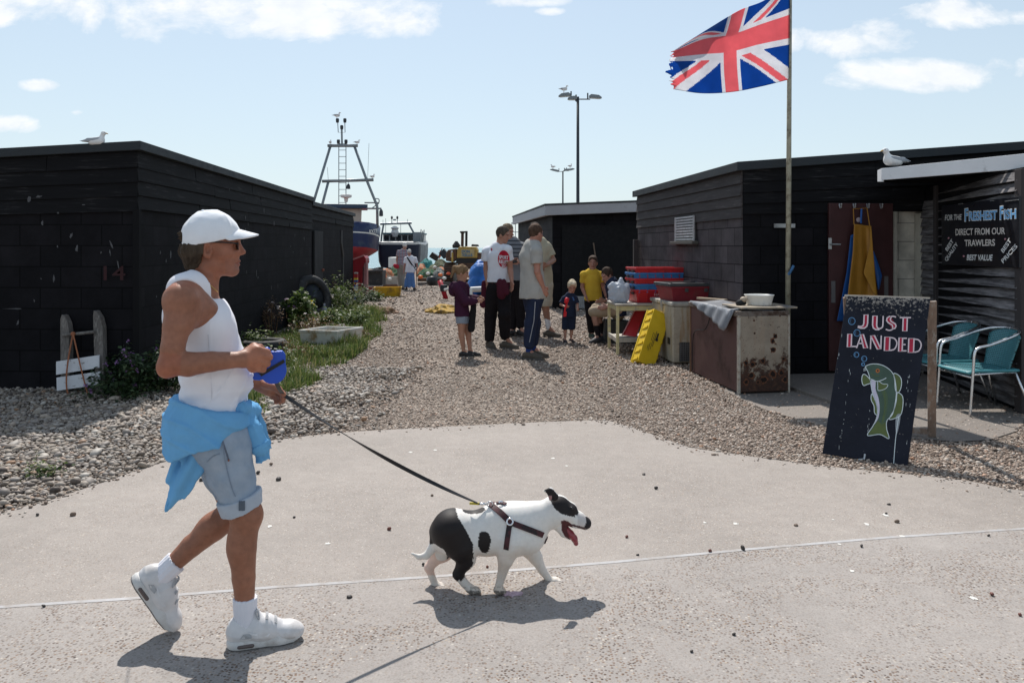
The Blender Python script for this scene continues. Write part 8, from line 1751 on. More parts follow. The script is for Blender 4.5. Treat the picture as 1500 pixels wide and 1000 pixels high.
mb = MB(); mb.ribbon([Qm(271, 357, cv-.045)-MU*.004, Qm(267.5, 357.5, cv-.02), Qm(267, 357.5, cv), Qm(267.5, 357.5, cv+.02), Qm(271, 357, cv+.045)], .014, .004, UZ); mb.build('cap_strap', CAPW, cap)
# glasses
GLF = mat('dark_glasses_frame', (.012, .012, .014), .3); gl = MB()
for sg_ in (-1, 1): gl.tube([Qm(305, 354.5, cv+sg_*.083), Qm(325, 354.8, cv+sg_*.079), Qm(345, 356.3, cv+sg_*.066), Qm(348.6, 357.2, cv+sg_*.058)], .0030, 6)
gl.tube([Qm(351.5, 358, cv-.012), Qm(352.3, 357.5, cv), Qm(351.5, 358, cv+.012)], .002, 6); gls = gl.build('glasses', GLF, me_)
for sg_ in (-1, 1):
    ring = [Qm(349.6+1.3*math.cos(sg_*a)*0-.9*(abs(.5+.5*math.cos(a))), 360.5+5.2*math.sin(a), cv+sg_*(.035+.024*math.cos(a))) for a in np.linspace(0, 2*np.pi, 17)[:-1]]
    MB().tube(ring, .0018, 6, closed=True).build('lens_rim', GLF, gls); MB().prism(ring, MU*.0015).build('lens', mat('dark_lens', (.02, .022, .025), .06, spec=.6, bmp=0), gls)
# necklace lies on the skin
pts = []
for a in np.linspace(0, 1, 22):
    x = np.interp(a, [0, .3, .7, 1], [276, 285, 304, 319]); y = np.interp(a, [0, .3, .7, 1], [394.5, 400, 414, 427.5]); d_ = A3((x-CX)/F, 1, -(y-HY)/F)[None]; X_ = man.march(np.array([[0, 0, H]]), d_, 2.4, 4.2)[0]; pts.append(X_-MV*.002)
MB().tube(pts, .0022, 6).build('necklace', mat('gold_chain', (.62, .42, .14), .3, metal=1.0, bmp=0), me_)
# vest
VEST = cloth('white_ribbed_vest', (.80, .79, .83), var=.05, bscale=300)
tor.cone(Qm(300, 432, cv), Qm(312, 340, cv), .0735, .085, .006, MV, .82, 's')
tor.ell(Qm(276, 444, -.16), (.112, .135, .104), np.stack([nrm(MU*.9-UZ*.35), MV, nrm(UZ*.9+MU*.35)]), .008, 's'); tor.ell(Qm(284, 444, cv*2+.16), (.112, .135, .104), np.stack([nrm(MU*.9-UZ*.35), MV, nrm(UZ*.9+MU*.35)]), .008, 's')
tor.half(Qm(310, 606, cv), -UZ); tor.disp.append(lambda X: .0035*np.sin(((X-hc)@UZ)*95+3*vnoise(X*6))*np.clip(((Qm(300, 530, 0)-X)@UZ)/.12, 0, 1)); tor.disp.append(wrinkle(.005, 12, (1, 1, .6))); tor.disp.append(lambda X: -.006*np.clip(1-np.abs(np.sin(((X-hc)@nrm(UZ*.85-MU*.5))*26+3*vnoise(X*5)))*3, 0, 1)*np.clip(((Qm(300, 515, 0)-X)@UZ)/.10, 0, 1))
tor.disp.append(lambda X: -.0012*np.exp(-((((X-Qm(308, 560, 0))@MU)/.004)**2)))
vst = tor.build('vest', VEST, me_, .0050); VS = mat('vest_seam', (.71, .70, .745), .9); seam_v = [(305, 490), (308, 530), (310, 570), (310, 585)]
# denim shorts with turned-up cuffs
m, nt, b = new_mat('washed_denim'); v = coord(nt); n1 = noise(nt, v, 9, 6, .6); w_ = nt.nodes.new('ShaderNodeTexWave'); w_.inputs['Scale'].default_value = 260; nt.links.new(v, w_.inputs[0]); c_ = ramp(nt, n1, [(.3, (.22, .29, .38)), (.7, (.36, .42, .50))]); c_ = mixc(nt, .12, c_, w_.outputs[0], 'OVERLAY'); nt.links.new(c_, b.inputs['Base Color']); b.inputs['Roughness'].default_value = .9; bump(nt, b, w_.outputs[0], .12, .002); bump(nt, b, n1, .4, .012); DENM = m
sh = Sdf(); sh.chain([Qm(311, 600, cv), Qm(312, 632, cv)], [.130, .142], .05, MV, .84)
near = [(326, 640, .108), (337, 688, .090), (348, 722, .0735), (354, 742, .068)]; sh.chain([Qm(x, y, 0) for x, y, r_ in near], [r_ for x, y, r_ in near], .04)
farl = [(318, 640, .108), (331, 690, .090), (342, 725, .072)]; sh.chain([Qm(x, y, .18) for x, y, r_ in farl], [r_ for x, y, r_ in farl], .04)
sh.half(Qm(354, 741, 0), nrm(-UZ+MU*.30)); sh.disp.append(wrinkle(.008, 11, (1, 1, .7))); sh.disp.append(wrinkle(.0028, 30)); sh.disp.append(lambda X: -.0022*np.exp(-((((X-Qm(334, 690, 0))@(MU-UZ*-.16))/.005)**2)))
sho = sh.build('shorts', DENM, me_, .0055)
def seam(surf, pts, wd, nm, par, mt):
    p = np.array(catmull([A3(x, y, 0) for x, y in pts], 7))[:, :2]; d_ = np.array([[(x-CX)/F, 1, -(y-HY)/F] for x, y in p]); X_ = surf.march(np.tile(A3(0, 0, H), (len(p), 1)), d_, 2.5, 4); G_ = surf.grad(X_); T_ = np.gradient(X_, axis=0); MB().ribbon(list(X_+G_*.0012), wd, .002, [nrm(np.cross(T_[i], G_[i])) for i in range(len(X_))]).build(nm, mt, par)
seam(tor, seam_v, .004, 'side_seam', vst, VS)
SEAM = mat('denim_seam', (.21, .26, .33), .9, .2, 60)
seam(sh, [(325, 640), (331, 680), (339, 712), (345, 727)], .004, 'side_seam', sho, SEAM); seam(sh, [(324, 640), (329, 655), (335, 673)], .006, 'pocket_edge', sho, mat('denim_dark', (.12, .14, .18), .9)); seam(sh, [(303, 676), (312, 668), (322, 664)], .004, 'back_seam', sho, SEAM)
cu_ = Sdf(); a, bq = Qm(350, 727, 0), Qm(354, 744, 0); cu_.cone(a, bq, .0890, .0835, .01); cu_.half(a-nrm(bq-a)*.006, -nrm(-UZ+MU*.30)); cu_.half(bq+nrm(bq-a)*.004, nrm(-UZ+MU*.30)); cu_.disp.append(wrinkle(.004, 16)); cu_.build('cuff', mat('pale_denim_cuff', (.42, .47, .54), .9, .15, 14, bmp=.3, bscale=250), sho, .005)
mb = MB()
for x in (352, 356.5):
    d1 = np.array([[(x-CX)/F, 1, -(y-HY)/F] for y in (733, 737, 742, 747)]); X_ = cu_.march(np.tile(A3(0, 0, H), (4, 1)), d1, 2.6, 4); mb.ribbon([p-MV*.003 for p in X_], .012, .004, MU)
mb.build('cuff_loop', mat('dark_denim_tab', (.10, .12, .15), .9), sho); MB().ball(Qm(335, 674, -.105), .004, 8, 6).build('rivet', mat('copper_rivet', (.25, .08, .04), .4), sho)
# sky-blue sweatshirt knotted round the waist
BLUW = cloth('sky_blue_fleece', (.155, .395, .66), var=.12, bscale=180, bmp=.35)
sw = Sdf(); sw.chain([Qm(309, 588, cv), Qm(309, 618, cv), Qm(306, 650, cv)], [.148, .162, .166], .05, MV, .74); sw.ell(Qm(272, 622, cv), (.085, .15, .10), MAX_, .05)
sw.half(Qm(300, 588, cv), nrm(UZ-MU*-.22)); sw.half(Qm(300, 641, cv), nrm(-UZ+MU*.0+MU*.62*1.0)*1.0 if False else nrm(-UZ-MU*-.42))
dq = nrm(MU*.9-UZ*.40)
sw.disp.append(lambda X: .007*np.sin(((X-hc)@nrm(UZ+MU*.38))*62+2.2*vnoise(X*5))*np.clip(((X-Qm(285, 600, 0))@MU)/.10+.35, .12, 1)); sw.disp.append(wrinkle(.006, 9)); sw.disp.append(lambda X: -.007*np.clip(1-np.abs(np.sin(((X-hc)@nrm(UZ*.92+MU*.45))*36+2.6*vnoise(X*4)))*2.2, 0, 1)); sw.disp.append(wrinkle(.003, 28))
swo = sw.build('tied_sweatshirt', BLUW, me_, .0055)
tl = Sdf()                                                             # the body of the garment hanging and blowing back
for pts_, rs_, v0, v1 in ((((276, 640), (263, 690), (252, 722), (246, 745)), (.042, .036, .024, .007), .05, .05), (((304, 636), (284, 682), (262, 727), (251, 744)), (.046, .042, .020, .007), -.035, .02), (((290, 640), (274, 690), (256, 728)), (.06, .038, .018), .0, .03), (((270, 640), (264, 690)), (.05, .03), .11, .10)):
    tl.chain([Qm(*q, lerp(v0, v1, i/(len(pts_)-1))) for i, q in enumerate(pts_)], rs_, .02, MV, 1.5)
ax_ = nrm(Qm(250, 735, 0)-Qm(292, 640, 0)); sd_v = np.cross(ax_, MV)
tl.half(Qm(283, 634, 0), UZ*1.0); tl.disp.append(lambda X: .008*np.sin(((X-Qm(280, 680, 0))@sd_v)*115+1.5*vnoise(X*4))); tl.disp.append(wrinkle(.005, 16)); tl.build('hanging_body', BLUW, swo, .0055)
kt = Sdf(); kc = Qm(366, 601, cv-.03); kt.ell(kc, (.036, .036, .034), None, .02).cone(Qm(356, 598, cv-.10), kc, .028, .03, .02).cone(kc, Qm(357, 610, cv+.06), .03, .03, .02)
kt.chain([Qm(361, 607, cv-.08), Qm(369, 630, cv-.105), Qm(382, 655, cv-.11)], [.028, .034, .036], .015, MV, 1.7).chain([Qm(371, 600, cv+.01), Qm(381, 625, cv+.02), Qm(386, 650, cv+.02), Qm(384, 677, cv+.02)], [.026, .026, .027, .026], .015, MV, 1.4)
kt.half(Qm(384, 676, cv), nrm(-UZ+MU*.3)); kt.disp.append(lambda X: -.007*np.clip(1-np.abs(np.sin(((X-kc)@nrm(MU+UZ*.35+MV*.3))*75+2*vnoise(X*7)))*2.2, 0, 1)); kt.disp.append(wrinkle(.004, 18)); kt.build('sleeves', BLUW, swo, .0050)
for a, bq, r_ in ((Qm(379.5, 650, cv-.11), Qm(384, 658, cv-.11), .041),): q = Sdf(); q.cone(a, bq, r_, r_, .005, MV, 1.7); q.half(bq, nrm(bq-a)); q.half(a, -nrm(bq-a)); q.disp.append(lambda X: .002*np.sin((X@MU)*600)); q.build('sleeve_cuff', BLUW, swo, .005)
# bracelet and watch strap on the far wrist
q = Sdf(); a, bq = Qm(365, 549.5, .222), Qm(369.5, 553, .218); q.cone(a, bq, .0335, .033, .003); q.half(bq, nrm(bq-a)); q.half(a, -nrm(bq-a)); q.build('watch_strap', mat('brown_strap', (.07, .035, .03), .5), me_, .004)
# trainers
LEA = mat('white_trainer_leather', (.66, .64, .64), .45, .10, 20, patch=(.50, .47, .45), pscale=9, pth=(.52, .75), bmp=.12, bscale=120); MSH = mat('grey_mesh', (.42, .42, .43), .8, .2, 160, bmp=.5, bscale=500); SOLW = mat('white_rubber_sole', (.60, .585, .57), .6, .12, 20, patch=(.40, .36, .33), pscale=12, pth=(.55, .75)); TREAD = mat('worn_tread', (.14, .13, .13), .8); AIR = mat('smoky_air_window', (.11, .085, .08), .15, .2, 30)
SOCKM = cloth('white_cotton_sock', (.74, .73, .78), var=.06, bscale=320)
def trainer(heel, e, w, lt, an, kn, nm):
    """heel: back of the sole on the ground line, e: to the toe, w: up from the sole, lt: outward (towards us)"""
    L_ = .302; q_ = lambda x, y, z=0: heel+e*x+w*y+lt*z; AXs = np.stack([e, lt, w]); s = Sdf()
    s.ell(q_(.058, .060), (.056, .038, .050), AXs, .02).cone(q_(.05, .058), q_(.15, .058), .041, .044, .03, lt, .92).cone(q_(.13, .056), q_(.235, .040), .043, .037, .03, lt, .86).ell(q_(.250, .038), (.052, .046, .031), AXs, .03).chain([q_(.118, .085), q_(.150, .080), q_(.195, .066)], [.036, .033, .026], .02, lt, .9)
    s.cone(q_(.055, .070), q_(.050, .086), .043, .039, .02, lt, 1.06).cone(q_(.105, .090), q_(.110, .118), .026, .019, .02, lt, .85)
    s.cone(q_(.070, .085), q_(.066, .16), .034, .037, .006, lt, 1.0, 's'); s.half(q_(0, .022), -w); s.disp.append(lambda X: -.0020*np.exp(-((((X-q_(.10, .06))@nrm(e*.9-w*.35))/.003)**2))-.0018*np.exp(-((((X-q_(.205, .05))@nrm(e*.8+w*.5))/.003)**2))-.0016*np.exp(-((((X-q_(0, .062))@nrm(w+e*.12))/.0028)**2)))
    sho_ = s.build('shoe', LEA, me_, .0042)
    t = Sdf(); t.cone(q_(.052, .018), q_(.20, .016), .052, .049, .02, lt, 1.02).cone(q_(.20, .016), q_(.262, .020), .049, .041, .02, lt, .95); t.half(q_(0, .036), nrm(w-e*.03)); t.half(q_(0, .004), -w); t.half(q_(.27, .012), nrm(e*.55-w)); t.disp.append(lambda X: -.0015*np.exp(-((((X-q_(0, .022))@w)/.0025)**2)))
    so_ = t.build('sole', SOLW, sho_, .0042)
    t = Sdf(); t.cone(q_(.052, .006), q_(.20, .006), .050, .047, .02, lt, 1.02).cone(q_(.20, .006), q_(.255, .008), .047, .036, .02, lt, .95); t.half(q_(0, .0055), w); t.half(q_(0, .0), -w); t.half(q_(.262, .004), nrm(e*.6-w)); t.build('tread', TREAD, so_, .0042)
    a = Sdf(); a.cone(q_(.050, .0185, .046), q_(.100, .0185, .0465), .0085, .0085, .002, lt, .8); a.build('air_window', AIR, so_, .003)
    pt = lambda px: None
    D_ = -lt if lt@MV > 0 else lt
    def on(x, y, off=.0015): o_ = q_(x, y, .12); X_ = s.march(o_[None], -lt[None], 0, .2)[0]; return X_+lt*off
    mb = MB(); pp = [on(*c) for c in ((.052, .052), (.075, .047), (.098, .052), (.092, .066), (.066, .068))]; mb.add(pp, [tuple(range(5))]); mb.build('vent_panel', MSH, sho_)
    def topz(x, z): o_ = q_(x, .22, z); X_ = s.march(o_[None], -w[None], 0, .22)[0]; return X_+w*.002
    for k in range(5):
        x = .128+k*.017; MB().tube([topz(x+(.008 if k % 2 else -.004), z) for z in (-.030, -.015, 0, .015, .030)], .0033, 6).build('lace', MSH, sho_)
    MB().tube(catmull([topz(.118, .0)+w*.006, topz(.112, .022)+w*.010, topz(.125, .034)+w*.002, topz(.12, .012)+w*.010, topz(.108, -.02)+w*.010], 5), .003, 6).build('lace_bow', MSH, sho_)
    mb = MB(); pp = [on(*c) for c in ((.16, .050), (.10, .062), (.075, .076), (.103, .069), (.17, .060))]; mb.add(pp, [tuple(range(5))]); mb.build('side_flash', mat('pale_flash', (.72, .71, .72), .4), sho_)
    c = Sdf(); up = nrm(kn-an); c.cone(an+up*.032, q_(.072, .070), .0475, .042, .01, lt, 1.0); c.half(an+up*.032, up); c.disp.append(lambda X: .0016*np.sin((X@nrm(np.cross(up, lt)+lt))*420)); c.build('sock', SOCKM, me_, .0045)
h0 = Qm(331.5, 939.5, -.005); h0[2] = .003; e0 = nrm(A3(MU[0], MU[1], 0)-MV*.06)
trainer(h0, e0, UZ, -nrm(np.cross(UZ, e0)), Qm(359, 886, 0), kn_n, 'near')
hb = Qm(189, 846, .20); tb_ = Qm(240, 918, .205); ee = nrm(tb_-hb); ww = nrm(MU*1.0+UZ*.72); ww = nrm(ww-ee*(ww@ee)); trainer(hb+ww*.004, ee, ww, -MV+ee*(MV@ee), Qm(249, 830, .20), kn_f, 'far')

# ================================================================== the dog
DA = A3(-.06, 3.745); yaw = math.radians(5); DU = A3(math.cos(yaw), math.sin(yaw), 0); DV = A3(-math.sin(yaw), math.cos(yaw), 0); DAX = np.stack([DU, DV, UZ])
def Qd_(px, py, v=0.0):
    d = A3((px-CX)/F, 1, -(py-HY)/F); n = DV[:2]; t = ((DA@n)+v)/(d[:2]@n); return A3(0, 0, H)+d*t
dog = Sdf()
dog.chain([Qd_(664, 773), Qd_(690, 777), Qd_(720, 777), Qd_(748, 778)], [.086, .090, .097, .104], .04, DV, 1.0); dog.ell(Qd_(710, 787), (.11, .085, .078), DAX, .04)
dog.ell(Qd_(752, 780), (.105, .106, .098), DAX, .035).ell(Qd_(776, 786), (.070, .090, .070), DAX, .04).ell(Qd_(657, 783), (.072, .086, .080), DAX, .05).ell(Qd_(742, 755), (.12, .08, .06), DAX, .05)
dog.chain([Qd_(764, 769), Qd_(784, 760), Qd_(805, 751)], [.100, .083, .064], .05, DV, 1.08)
dog.ell(Qd_(817, 742), (.062, .058, .056), DAX, .03).ell(Qd_(821, 751), (.046, .066, .040), DAX, .025).ell(Qd_(811, 757), (.042, .052, .044), DAX, .03)
dog.chain([Qd_(832, 754), Qd_(846, 760.5), Qd_(857, 766)], [.047, .038, .030], .025, DV, .90).ell(Qd_(835, 743), (.030, .045, .022), DAX, .02)
dog.ell(Qd_(860.5, 764.5), (.0125, .017, .011), DAX, .006)
for sg_ in (-1, 1): dog.ell(Qd_(845, 768, sg_*.026), (.034, .010, .016), DAX, .014); dog.ell(Qd_(837.5, 743.5, sg_*.046), (.008, .007, .006), DAX, .004, 's'); dog.ell(Qd_(837, 744, sg_*.041), (.0085, .008, .0075), DAX, .003)
dog.ell(Qd_(835, 772.5), (.042, .030, .016), DAX, .008, 's')
dog.chain([Qd_(820, 768), Qd_(827, 779), Qd_(834.5, 785)], [.034, .024, .016], .012, DV, .85); dog.ell(Qd_(832, 776), (.030, .022, .018), np.stack([nrm(DU-UZ*.8), DV, nrm(UZ+DU*.8)]), .006, 's')
for sg_ in (-1, 1):                                                     # rose ears, folded back
    dog.chain([Qd_(812, 727, sg_*.052), Qd_(806, 719, sg_*.062), Qd_(798.5, 718.5, sg_*.072)], [.020, .016, .007], .012, DV, 1.4); dog.cone(Qd_(806, 720, sg_*.064), Qd_(806, 731, sg_*.076), .013, .007, .01, DV, 1.3)
# legs: hind near, hind far, fore near, fore far
dog.chain([Qd_(662, 776, -.055), Qd_(676, 800, -.065), Qd_(683, 818, -.062)], [.088, .068, .042], .04).chain([Qd_(683, 818, -.062), Qd_(671, 840, -.062)], [.040, .0235], .02).chain([Qd_(671, 841, -.062), Qd_(680, 853, -.062), Qd_(688, 861, -.062)], [.0225, .0185, .020], .015).ell(Qd_(694, 863.5, -.062), (.030, .024, .0165), DAX, .012)
dog.chain([Qd_(655, 782, .055), Qd_(648, 805, .065)], [.085, .055], .04).chain([Qd_(648, 805, .065), Qd_(636, 820, .066), Qd_(628.5, 830.5, .066)], [.048, .028, .0205], .02).chain([Qd_(628.5, 831, .066), Qd_(633, 845, .066), Qd_(637, 854, .066)], [.020, .016, .018], .015).ell(Qd_(642, 857, .066), (.028, .023, .016), DAX, .012)
dog.chain([Qd_(748, 792, -.072), Qd_(741, 818, -.078)], [.062, .036], .03).chain([Qd_(741, 818, -.078), Qd_(735, 842, -.078), Qd_(730, 860, -.078)], [.034, .0205, .0175], .015).ell(Qd_(731.5, 864, -.080), (.028, .024, .0175), DAX, .012)
dog.chain([Qd_(772, 797, .065), Qd_(784, 815, .07)], [.056, .032], .03).chain([Qd_(784, 815, .07), Qd_(794, 834, .072), Qd_(803, 846, .072)], [.031, .0205, .0175], .015).ell(Qd_(811, 849.5, .072), (.034, .026, .016), DAX, .012)
for (px, py, v_, dx) in ((694, 864, -.062, 7), (642, 857.5, .066, 6.5), (731.5, 864.5, -.08, 6.5), (812, 850, .072, 8)):
    for k in range(4): dog.ell(Qd_(px+dx, py+1.8, v_+(k-1.5)*.0125), (.0130, .0076, .0098), DAX, .005)
dog.chain([Qd_(640, 786), Qd_(633, 803), Qd_(625, 813), Qd_(614, 815.5), Qd_(603, 810)], [.026, .021, .017, .012, .005], .015)
BLKP_ = [(628, 760), (640, 745), (650, 740), (666.5, 740), (671, 757), (679, 770), (687, 784), (692.5, 796), (693.5, 810), (693, 824), (688, 835), (677, 849), (667, 851), (655, 840), (655, 815), (651, 805), (642, 800), (637, 796), (630, 797), (624, 780)]
HEADP = [(797, 716), (802, 713), (810, 716), (817, 724), (826, 727.5), (836, 731.5), (843, 738), (847, 745), (847.5, 752), (841, 757), (832, 755), (822, 752), (812, 744), (807.5, 735), (803, 728)]
def dcol(V):
    q = V-np.outer((V@DV)-(A3(DA[0], DA[1], 0)@DV), DV)*1.0; side = (V@DV)-(A3(DA[0], DA[1], 0)@DV)
    px, py = proj(V); px0, py0 = proj(q); c = np.tile(A3(.76, .73, .69), (len(V), 1)); n_ = vnoise(V*30); j = 1.3*vnoise(V*170)
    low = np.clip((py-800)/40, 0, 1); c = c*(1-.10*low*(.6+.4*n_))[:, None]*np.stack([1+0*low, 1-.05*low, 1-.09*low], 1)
    bk = A3(.016, .012, .012)
    X, Y = np.where(side < .03, px, px0)+j, np.where(side < .03, py, py0)+j*.8
    m_ = inpoly(X, Y, BLKP_) & (side < .02); m_ |= (side >= .02) & inpoly(X, Y, [(630, 748), (668, 744), (682, 775), (676, 806), (655, 800), (634, 794), (622, 775)])
    m_ |= ((X-694)/17)**2+((Y-746)/6.5)**2 < 1; m_ |= (((X-709.5)/9.5)**2+((Y-793.5)/16)**2 < 1) & (side < 0)
    m_ |= inpoly(X, Y, HEADP) & (side < -.012); c[m_] = bk
    ns = inpoly(px, py, [(857.5, 756), (868, 757), (868, 771), (859, 775), (855, 772.5), (858.5, 765)]); c[ns] = (.018, .014, .016)
    lip = (py > 764) & (px > 822) & (px < 858) & (np.abs(py-(764+.30*(px-822)*.95)) < 1.6) & (np.abs(side) > .012); c[lip] = (.10, .06, .06)
    muz = (px > 846) & (py > 752) & ~ns; c[muz] *= (.80, .77, .78)
    mo = np.linalg.norm((V-Qd_(831, 775.5))@DAX.T/np.array([.045, .028, .034]), axis=1) < 1; c[mo & (np.abs(side) < .026)] = (.20, .035, .04)
    jw = inpoly(px, py, [(822, 763), (828, 760.5), (836, 766), (841, 776), (843, 788), (834, 790), (828, 786), (822.5, 777)]) & (py > 757+.33*(px-822)+3); c[jw] = np.array([.085, .022, .024])
    er = np.linalg.norm(V-Qd_(806.5, 729, -.085), axis=1) < .013; c[er] = (.36, .19, .18)
    pk = (side > .02) & (py > 800) & (px < 665) & (py < 842); c[pk] = c[pk]*(1, .80, .74)
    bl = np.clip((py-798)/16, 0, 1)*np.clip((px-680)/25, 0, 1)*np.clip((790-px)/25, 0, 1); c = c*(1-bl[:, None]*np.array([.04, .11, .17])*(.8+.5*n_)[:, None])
    pw = py > 859; toe = (vnoise(V*150) > .1) & pw; c[toe] *= .62; nl = ((py > 864.5) | ((py > 857.5) & (px < 660)) | ((py > 851) & (px > 795))) & (vnoise(V*90) > -.3); c[nl] *= .35
    return c
FUR = attr_mat('short_dog_fur', .62, sss=.03, spec=.28, var=.10, scale=55, bmp=.35, bscale=420, bdist=.002)
db_ = Qd_(712, 860); db_[2] = 0
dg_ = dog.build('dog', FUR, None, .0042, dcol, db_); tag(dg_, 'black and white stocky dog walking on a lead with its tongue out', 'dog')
q = Sdf(); q.chain([Qd_(829, 774), Qd_(836, 782), Qd_(841, 788), Qd_(843.5, 795)], [.016, .017, .0155, .012], .01, DV, .62); q.disp.append(lambda X: .0015*np.exp(-(((X-Qd_(838, 784))@DV)/.004)**2)); q.build('tongue', mat('wet_tongue', (.26, .040, .052), .22, .15, 40, spec=.5, sss=.1), dg_, .0035)
for sg_ in (-1, 1): MB().ball(Qd_(838, 744, sg_*.0445), .0072, 10, 8).build('eye', mat('dark_wet_eye', (.012, .009, .008), .08, spec=.6, bmp=0), dg_, smooth=True)
# harness: webbing laid on the coat
HRN = mat('dark_red_webbing', (.070, .020, .024), .7, .25, 60, patch=(.02, .015, .017), pscale=26, pth=(.48, .58), bmp=.4, bscale=300); hn = empty('harness', Qd_(747, 764, -.12), 'dark red and black webbing harness worn by the dog', 'harness')
def oncoat(pts, v0=-.4, n=8, off=.0035):
    p = np.array(catmull([A3(x, y, 0) for x, y in pts], n))[:, :2]; d_ = np.array([[(x-CX)/F, 1, -(y-HY)/F] for x, y in p]); X_ = dog.march(np.tile(A3(0, 0, H), (len(p), 1)), d_, 3.2, 4.1); G_ = dog.grad(X_); return X_+G_*off, G_
def strap(pts, wd, name='strap'):
    X_, G_ = oncoat(pts); T_ = np.gradient(X_, axis=0); sd2 = [nrm(np.cross(T_[i], G_[i])) for i in range(len(X_))]; MB().ribbon(list(X_), wd, .005, sd2).build(name, HRN, hn)
strap([(719, 739.5), (731, 749), (741, 758), (747, 764.5)], .027); strap([(747, 764.5), (764, 771), (781, 777.5), (795, 783)], .025); strap([(747, 765), (745, 778), (743, 792), (741.5, 804)], .024)
# the same webbing runs round the far side and under the chest
def ringstrap(c, n1, n2, a0, a1, wd, n=26, name='strap'):
    X_ = []
    for a in np.linspace(a0, a1, n): d_ = n1*math.cos(a)+n2*math.sin(a); o_ = c+d_*.35; X_.append(dog.march(o_[None], -d_[None], 0, .35)[0])
    X_ = np.array(X_); G_ = dog.grad(X_); X_ = X_+G_*.0035; T_ = np.gradient(X_, axis=0); MB().ribbon(list(X_), wd, .005, [nrm(np.cross(T_[i], G_[i])) for i in range(n)]).build(name, HRN, hn)
c = Qd_(733, 775); up2 = nrm(Qd_(722, 739)-Qd_(745, 808)); ringstrap(c, up2, DV, -.18, math.pi+.15, .024)
c = Qd_(772, 778); fx = nrm(Qd_(797, 784)-Qd_(747, 765)); ringstrap(c, fx, DV, -.45, 2.4, .024)
strap([(727, 737.5), (733, 736.5), (741, 738.5)], .018)
MET = mat('chrome_ring', (.75, .75, .76), .2, .05, 30, metal=1.0, bmp=0)
X_, G_ = oncoat([(747, 764), (747.5, 764.5)], n=1, off=.008); u_, w_ = frame(G_[0]); MB().tube([X_[0]+.014*(math.cos(a)*u_+math.sin(a)*w_) for a in np.linspace(0, 2*np.pi, 15)[:-1]], .0045, 8, closed=True).build('ring', MET, hn, smooth=True)
X_, G_ = oncoat([(718.5, 741.5), (719, 742)], n=1, off=.012); rg = X_[0]; MB().tube([rg+.013*(math.cos(a)*DU+math.sin(a)*UZ) for a in np.linspace(0, 2*np.pi, 15)[:-1]], .003, 8, closed=True).build('ring', MET, hn, smooth=True)
MB().tube(catmull([Qd_(731, 742, -.02)+UZ*.02, Qd_(733, 739.5, -.02)+UZ*.018, Qd_(736, 741, -.02)+UZ*.02], 4), .004, 8).build('buckle', MET, hn)
# ------------------------------------------------------------------ extending lead
ls = empty('dog_lead', Qm(400, 543, -.05), 'blue extending lead with a black stripe, from the walking man to the dog', 'dog lead')
BLP = mat('blue_lead_plastic', (.018, .075, .47), .35, .08, 10, bmp=.05); BLKS = mat('black_lead_stripe', (.012, .012, .014), .5)
vl = -.045; cs = Sdf(); cs.cone(Qm(400, 543.5, vl-.014), Qm(400, 543.5, vl+.014), .0505, .0505, .004); cs.half(Qm(400, 543.5, vl-.021), -MV); cs.half(Qm(400, 543.5, vl+.021), MV)
bx2 = Sdf(); pg = [(383, 512.5), (389, 511), (406.5, 512.5), (412, 516), (418.5, 529), (418, 545), (383, 552), (378, 548)]
def casef(X):
    q = X-Qm(400, 543, vl); u = q@MU; z = q@UZ; v_ = q@MV; d1 = np.sqrt(u*u+z*z)-.0505; a = np.maximum.reduce([u-.047-.32*np.minimum(0, .06-z)*0, z-.080-.10*np.minimum(0, u), -u-.047, -z-.0, (u*.78+z*.62)-.078]); return np.maximum(smin(d1, a, .01), np.abs(v_)-.020)
cs = Sdf(); cs.fn(casef, Qm(400, 543, vl)-A3(.12, .12, .13), Qm(400, 543, vl)+A3(.12, .12, .14)); cs.cone(Qm(378.5, 549, vl), Qm(374, 553, vl), .014, .010, .01, MV, .9)
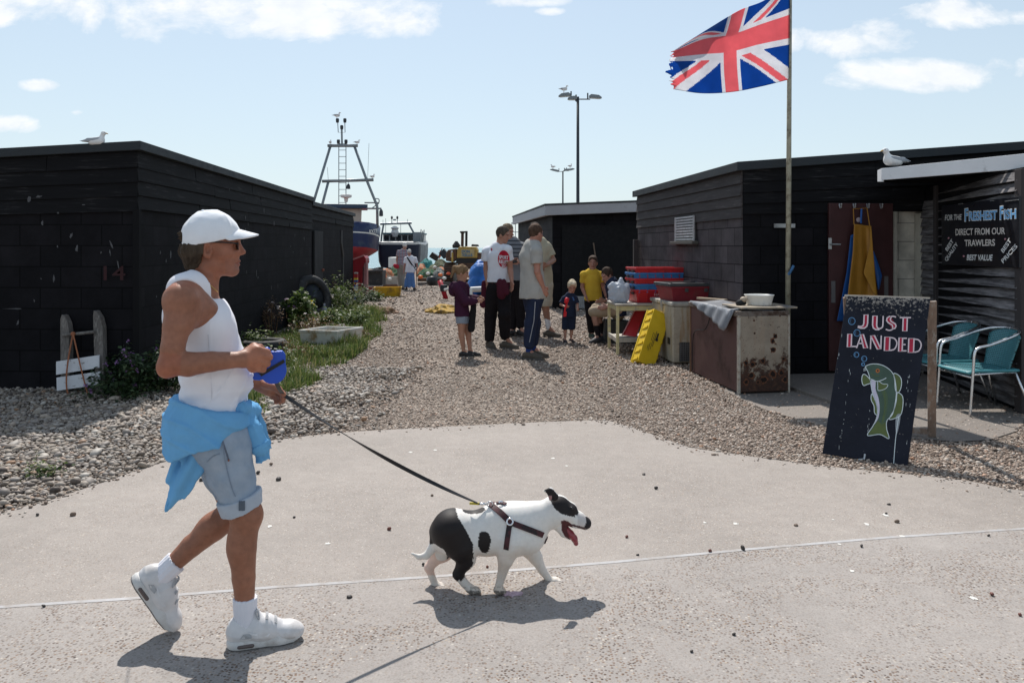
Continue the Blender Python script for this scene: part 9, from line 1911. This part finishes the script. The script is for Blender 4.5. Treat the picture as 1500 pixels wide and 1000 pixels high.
cs.cone(Qm(386, 520, vl-.03), Qm(381, 541, vl-.03), .014, .012, .004, op='s') if False else None
cs.chain([Qm(391, 513, vl), Qm(383, 515, vl), Qm(378, 528, vl), Qm(376, 545, vl), Qm(380, 552, vl)], [.014, .013, .0125, .0125, .014], .006)
cs.cone(Qm(389.5, 519, vl-.05), Qm(389.5, 519, vl+.05), .0145, .0145, .004, op='s'); cs.cone(Qm(386.5, 530, vl-.05), Qm(386.5, 530, vl+.05), .015, .015, .004, op='s'); cs.cone(Qm(384, 540, vl-.05), Qm(384, 540, vl+.05), .0125, .0125, .004, op='s')
cso = cs.build('case', BLP, ls, .0036)
def onc(px, py): return Qm(px, py, vl-.0215)
MB().prism([onc(379.5, 547.5), onc(383, 551), onc(417.3, 530.5), onc(415.5, 526.3)], -MV*.003).build('stripe', BLKS, cso); MB().tube([Qm(401, 512.3, vl), Qm(405, 512.8, vl)], .007, 8).build('button', BLKS, cso); MB().tube([Qm(396, 511.8, vl), Qm(398, 511.6, vl)], .005, 8).build('button', BLKS, cso)
pA, pB, pC = Qm(405, 561, vl), Qm(414, 577, .128), rg+UZ*.004-DU*.05
MB().ribbon(catmull([pA, Qm(409.5, 570, .03), pB], 6), .016, .003, MU).build('webbing', BLKS, ls)
n_ = 40; pts = [lerp(pB, pC, t)-UZ*.030*4*t*(1-t) for t in np.linspace(0, 1, n_)]; tw = [nrm(UZ*math.cos(.6+4.2*t)+DV*math.sin(.6+4.2*t)) for t in np.linspace(0, 1, n_)]; wdz = [.017]*n_
MB().ribbon(pts, wdz, .003, tw).build('webbing', BLKS, ls)
MB().tube([pC, lerp(pC, rg, .55)], .0055, 8).build('swivel', MET, ls, smooth=True); MB().tube([lerp(pC, rg, .55), lerp(pC, rg, .8)+UZ*.008, rg, lerp(pC, rg, .8)-UZ*.006, lerp(pC, rg, .6)], .003, 8).build('clip', MET, ls, smooth=True); MB().tube([pC-nrm(rg-pC)*.045, pC], .0065, 8).build('sleeve', mat('yellow_tag', (.55, .45, .05), .6), ls)
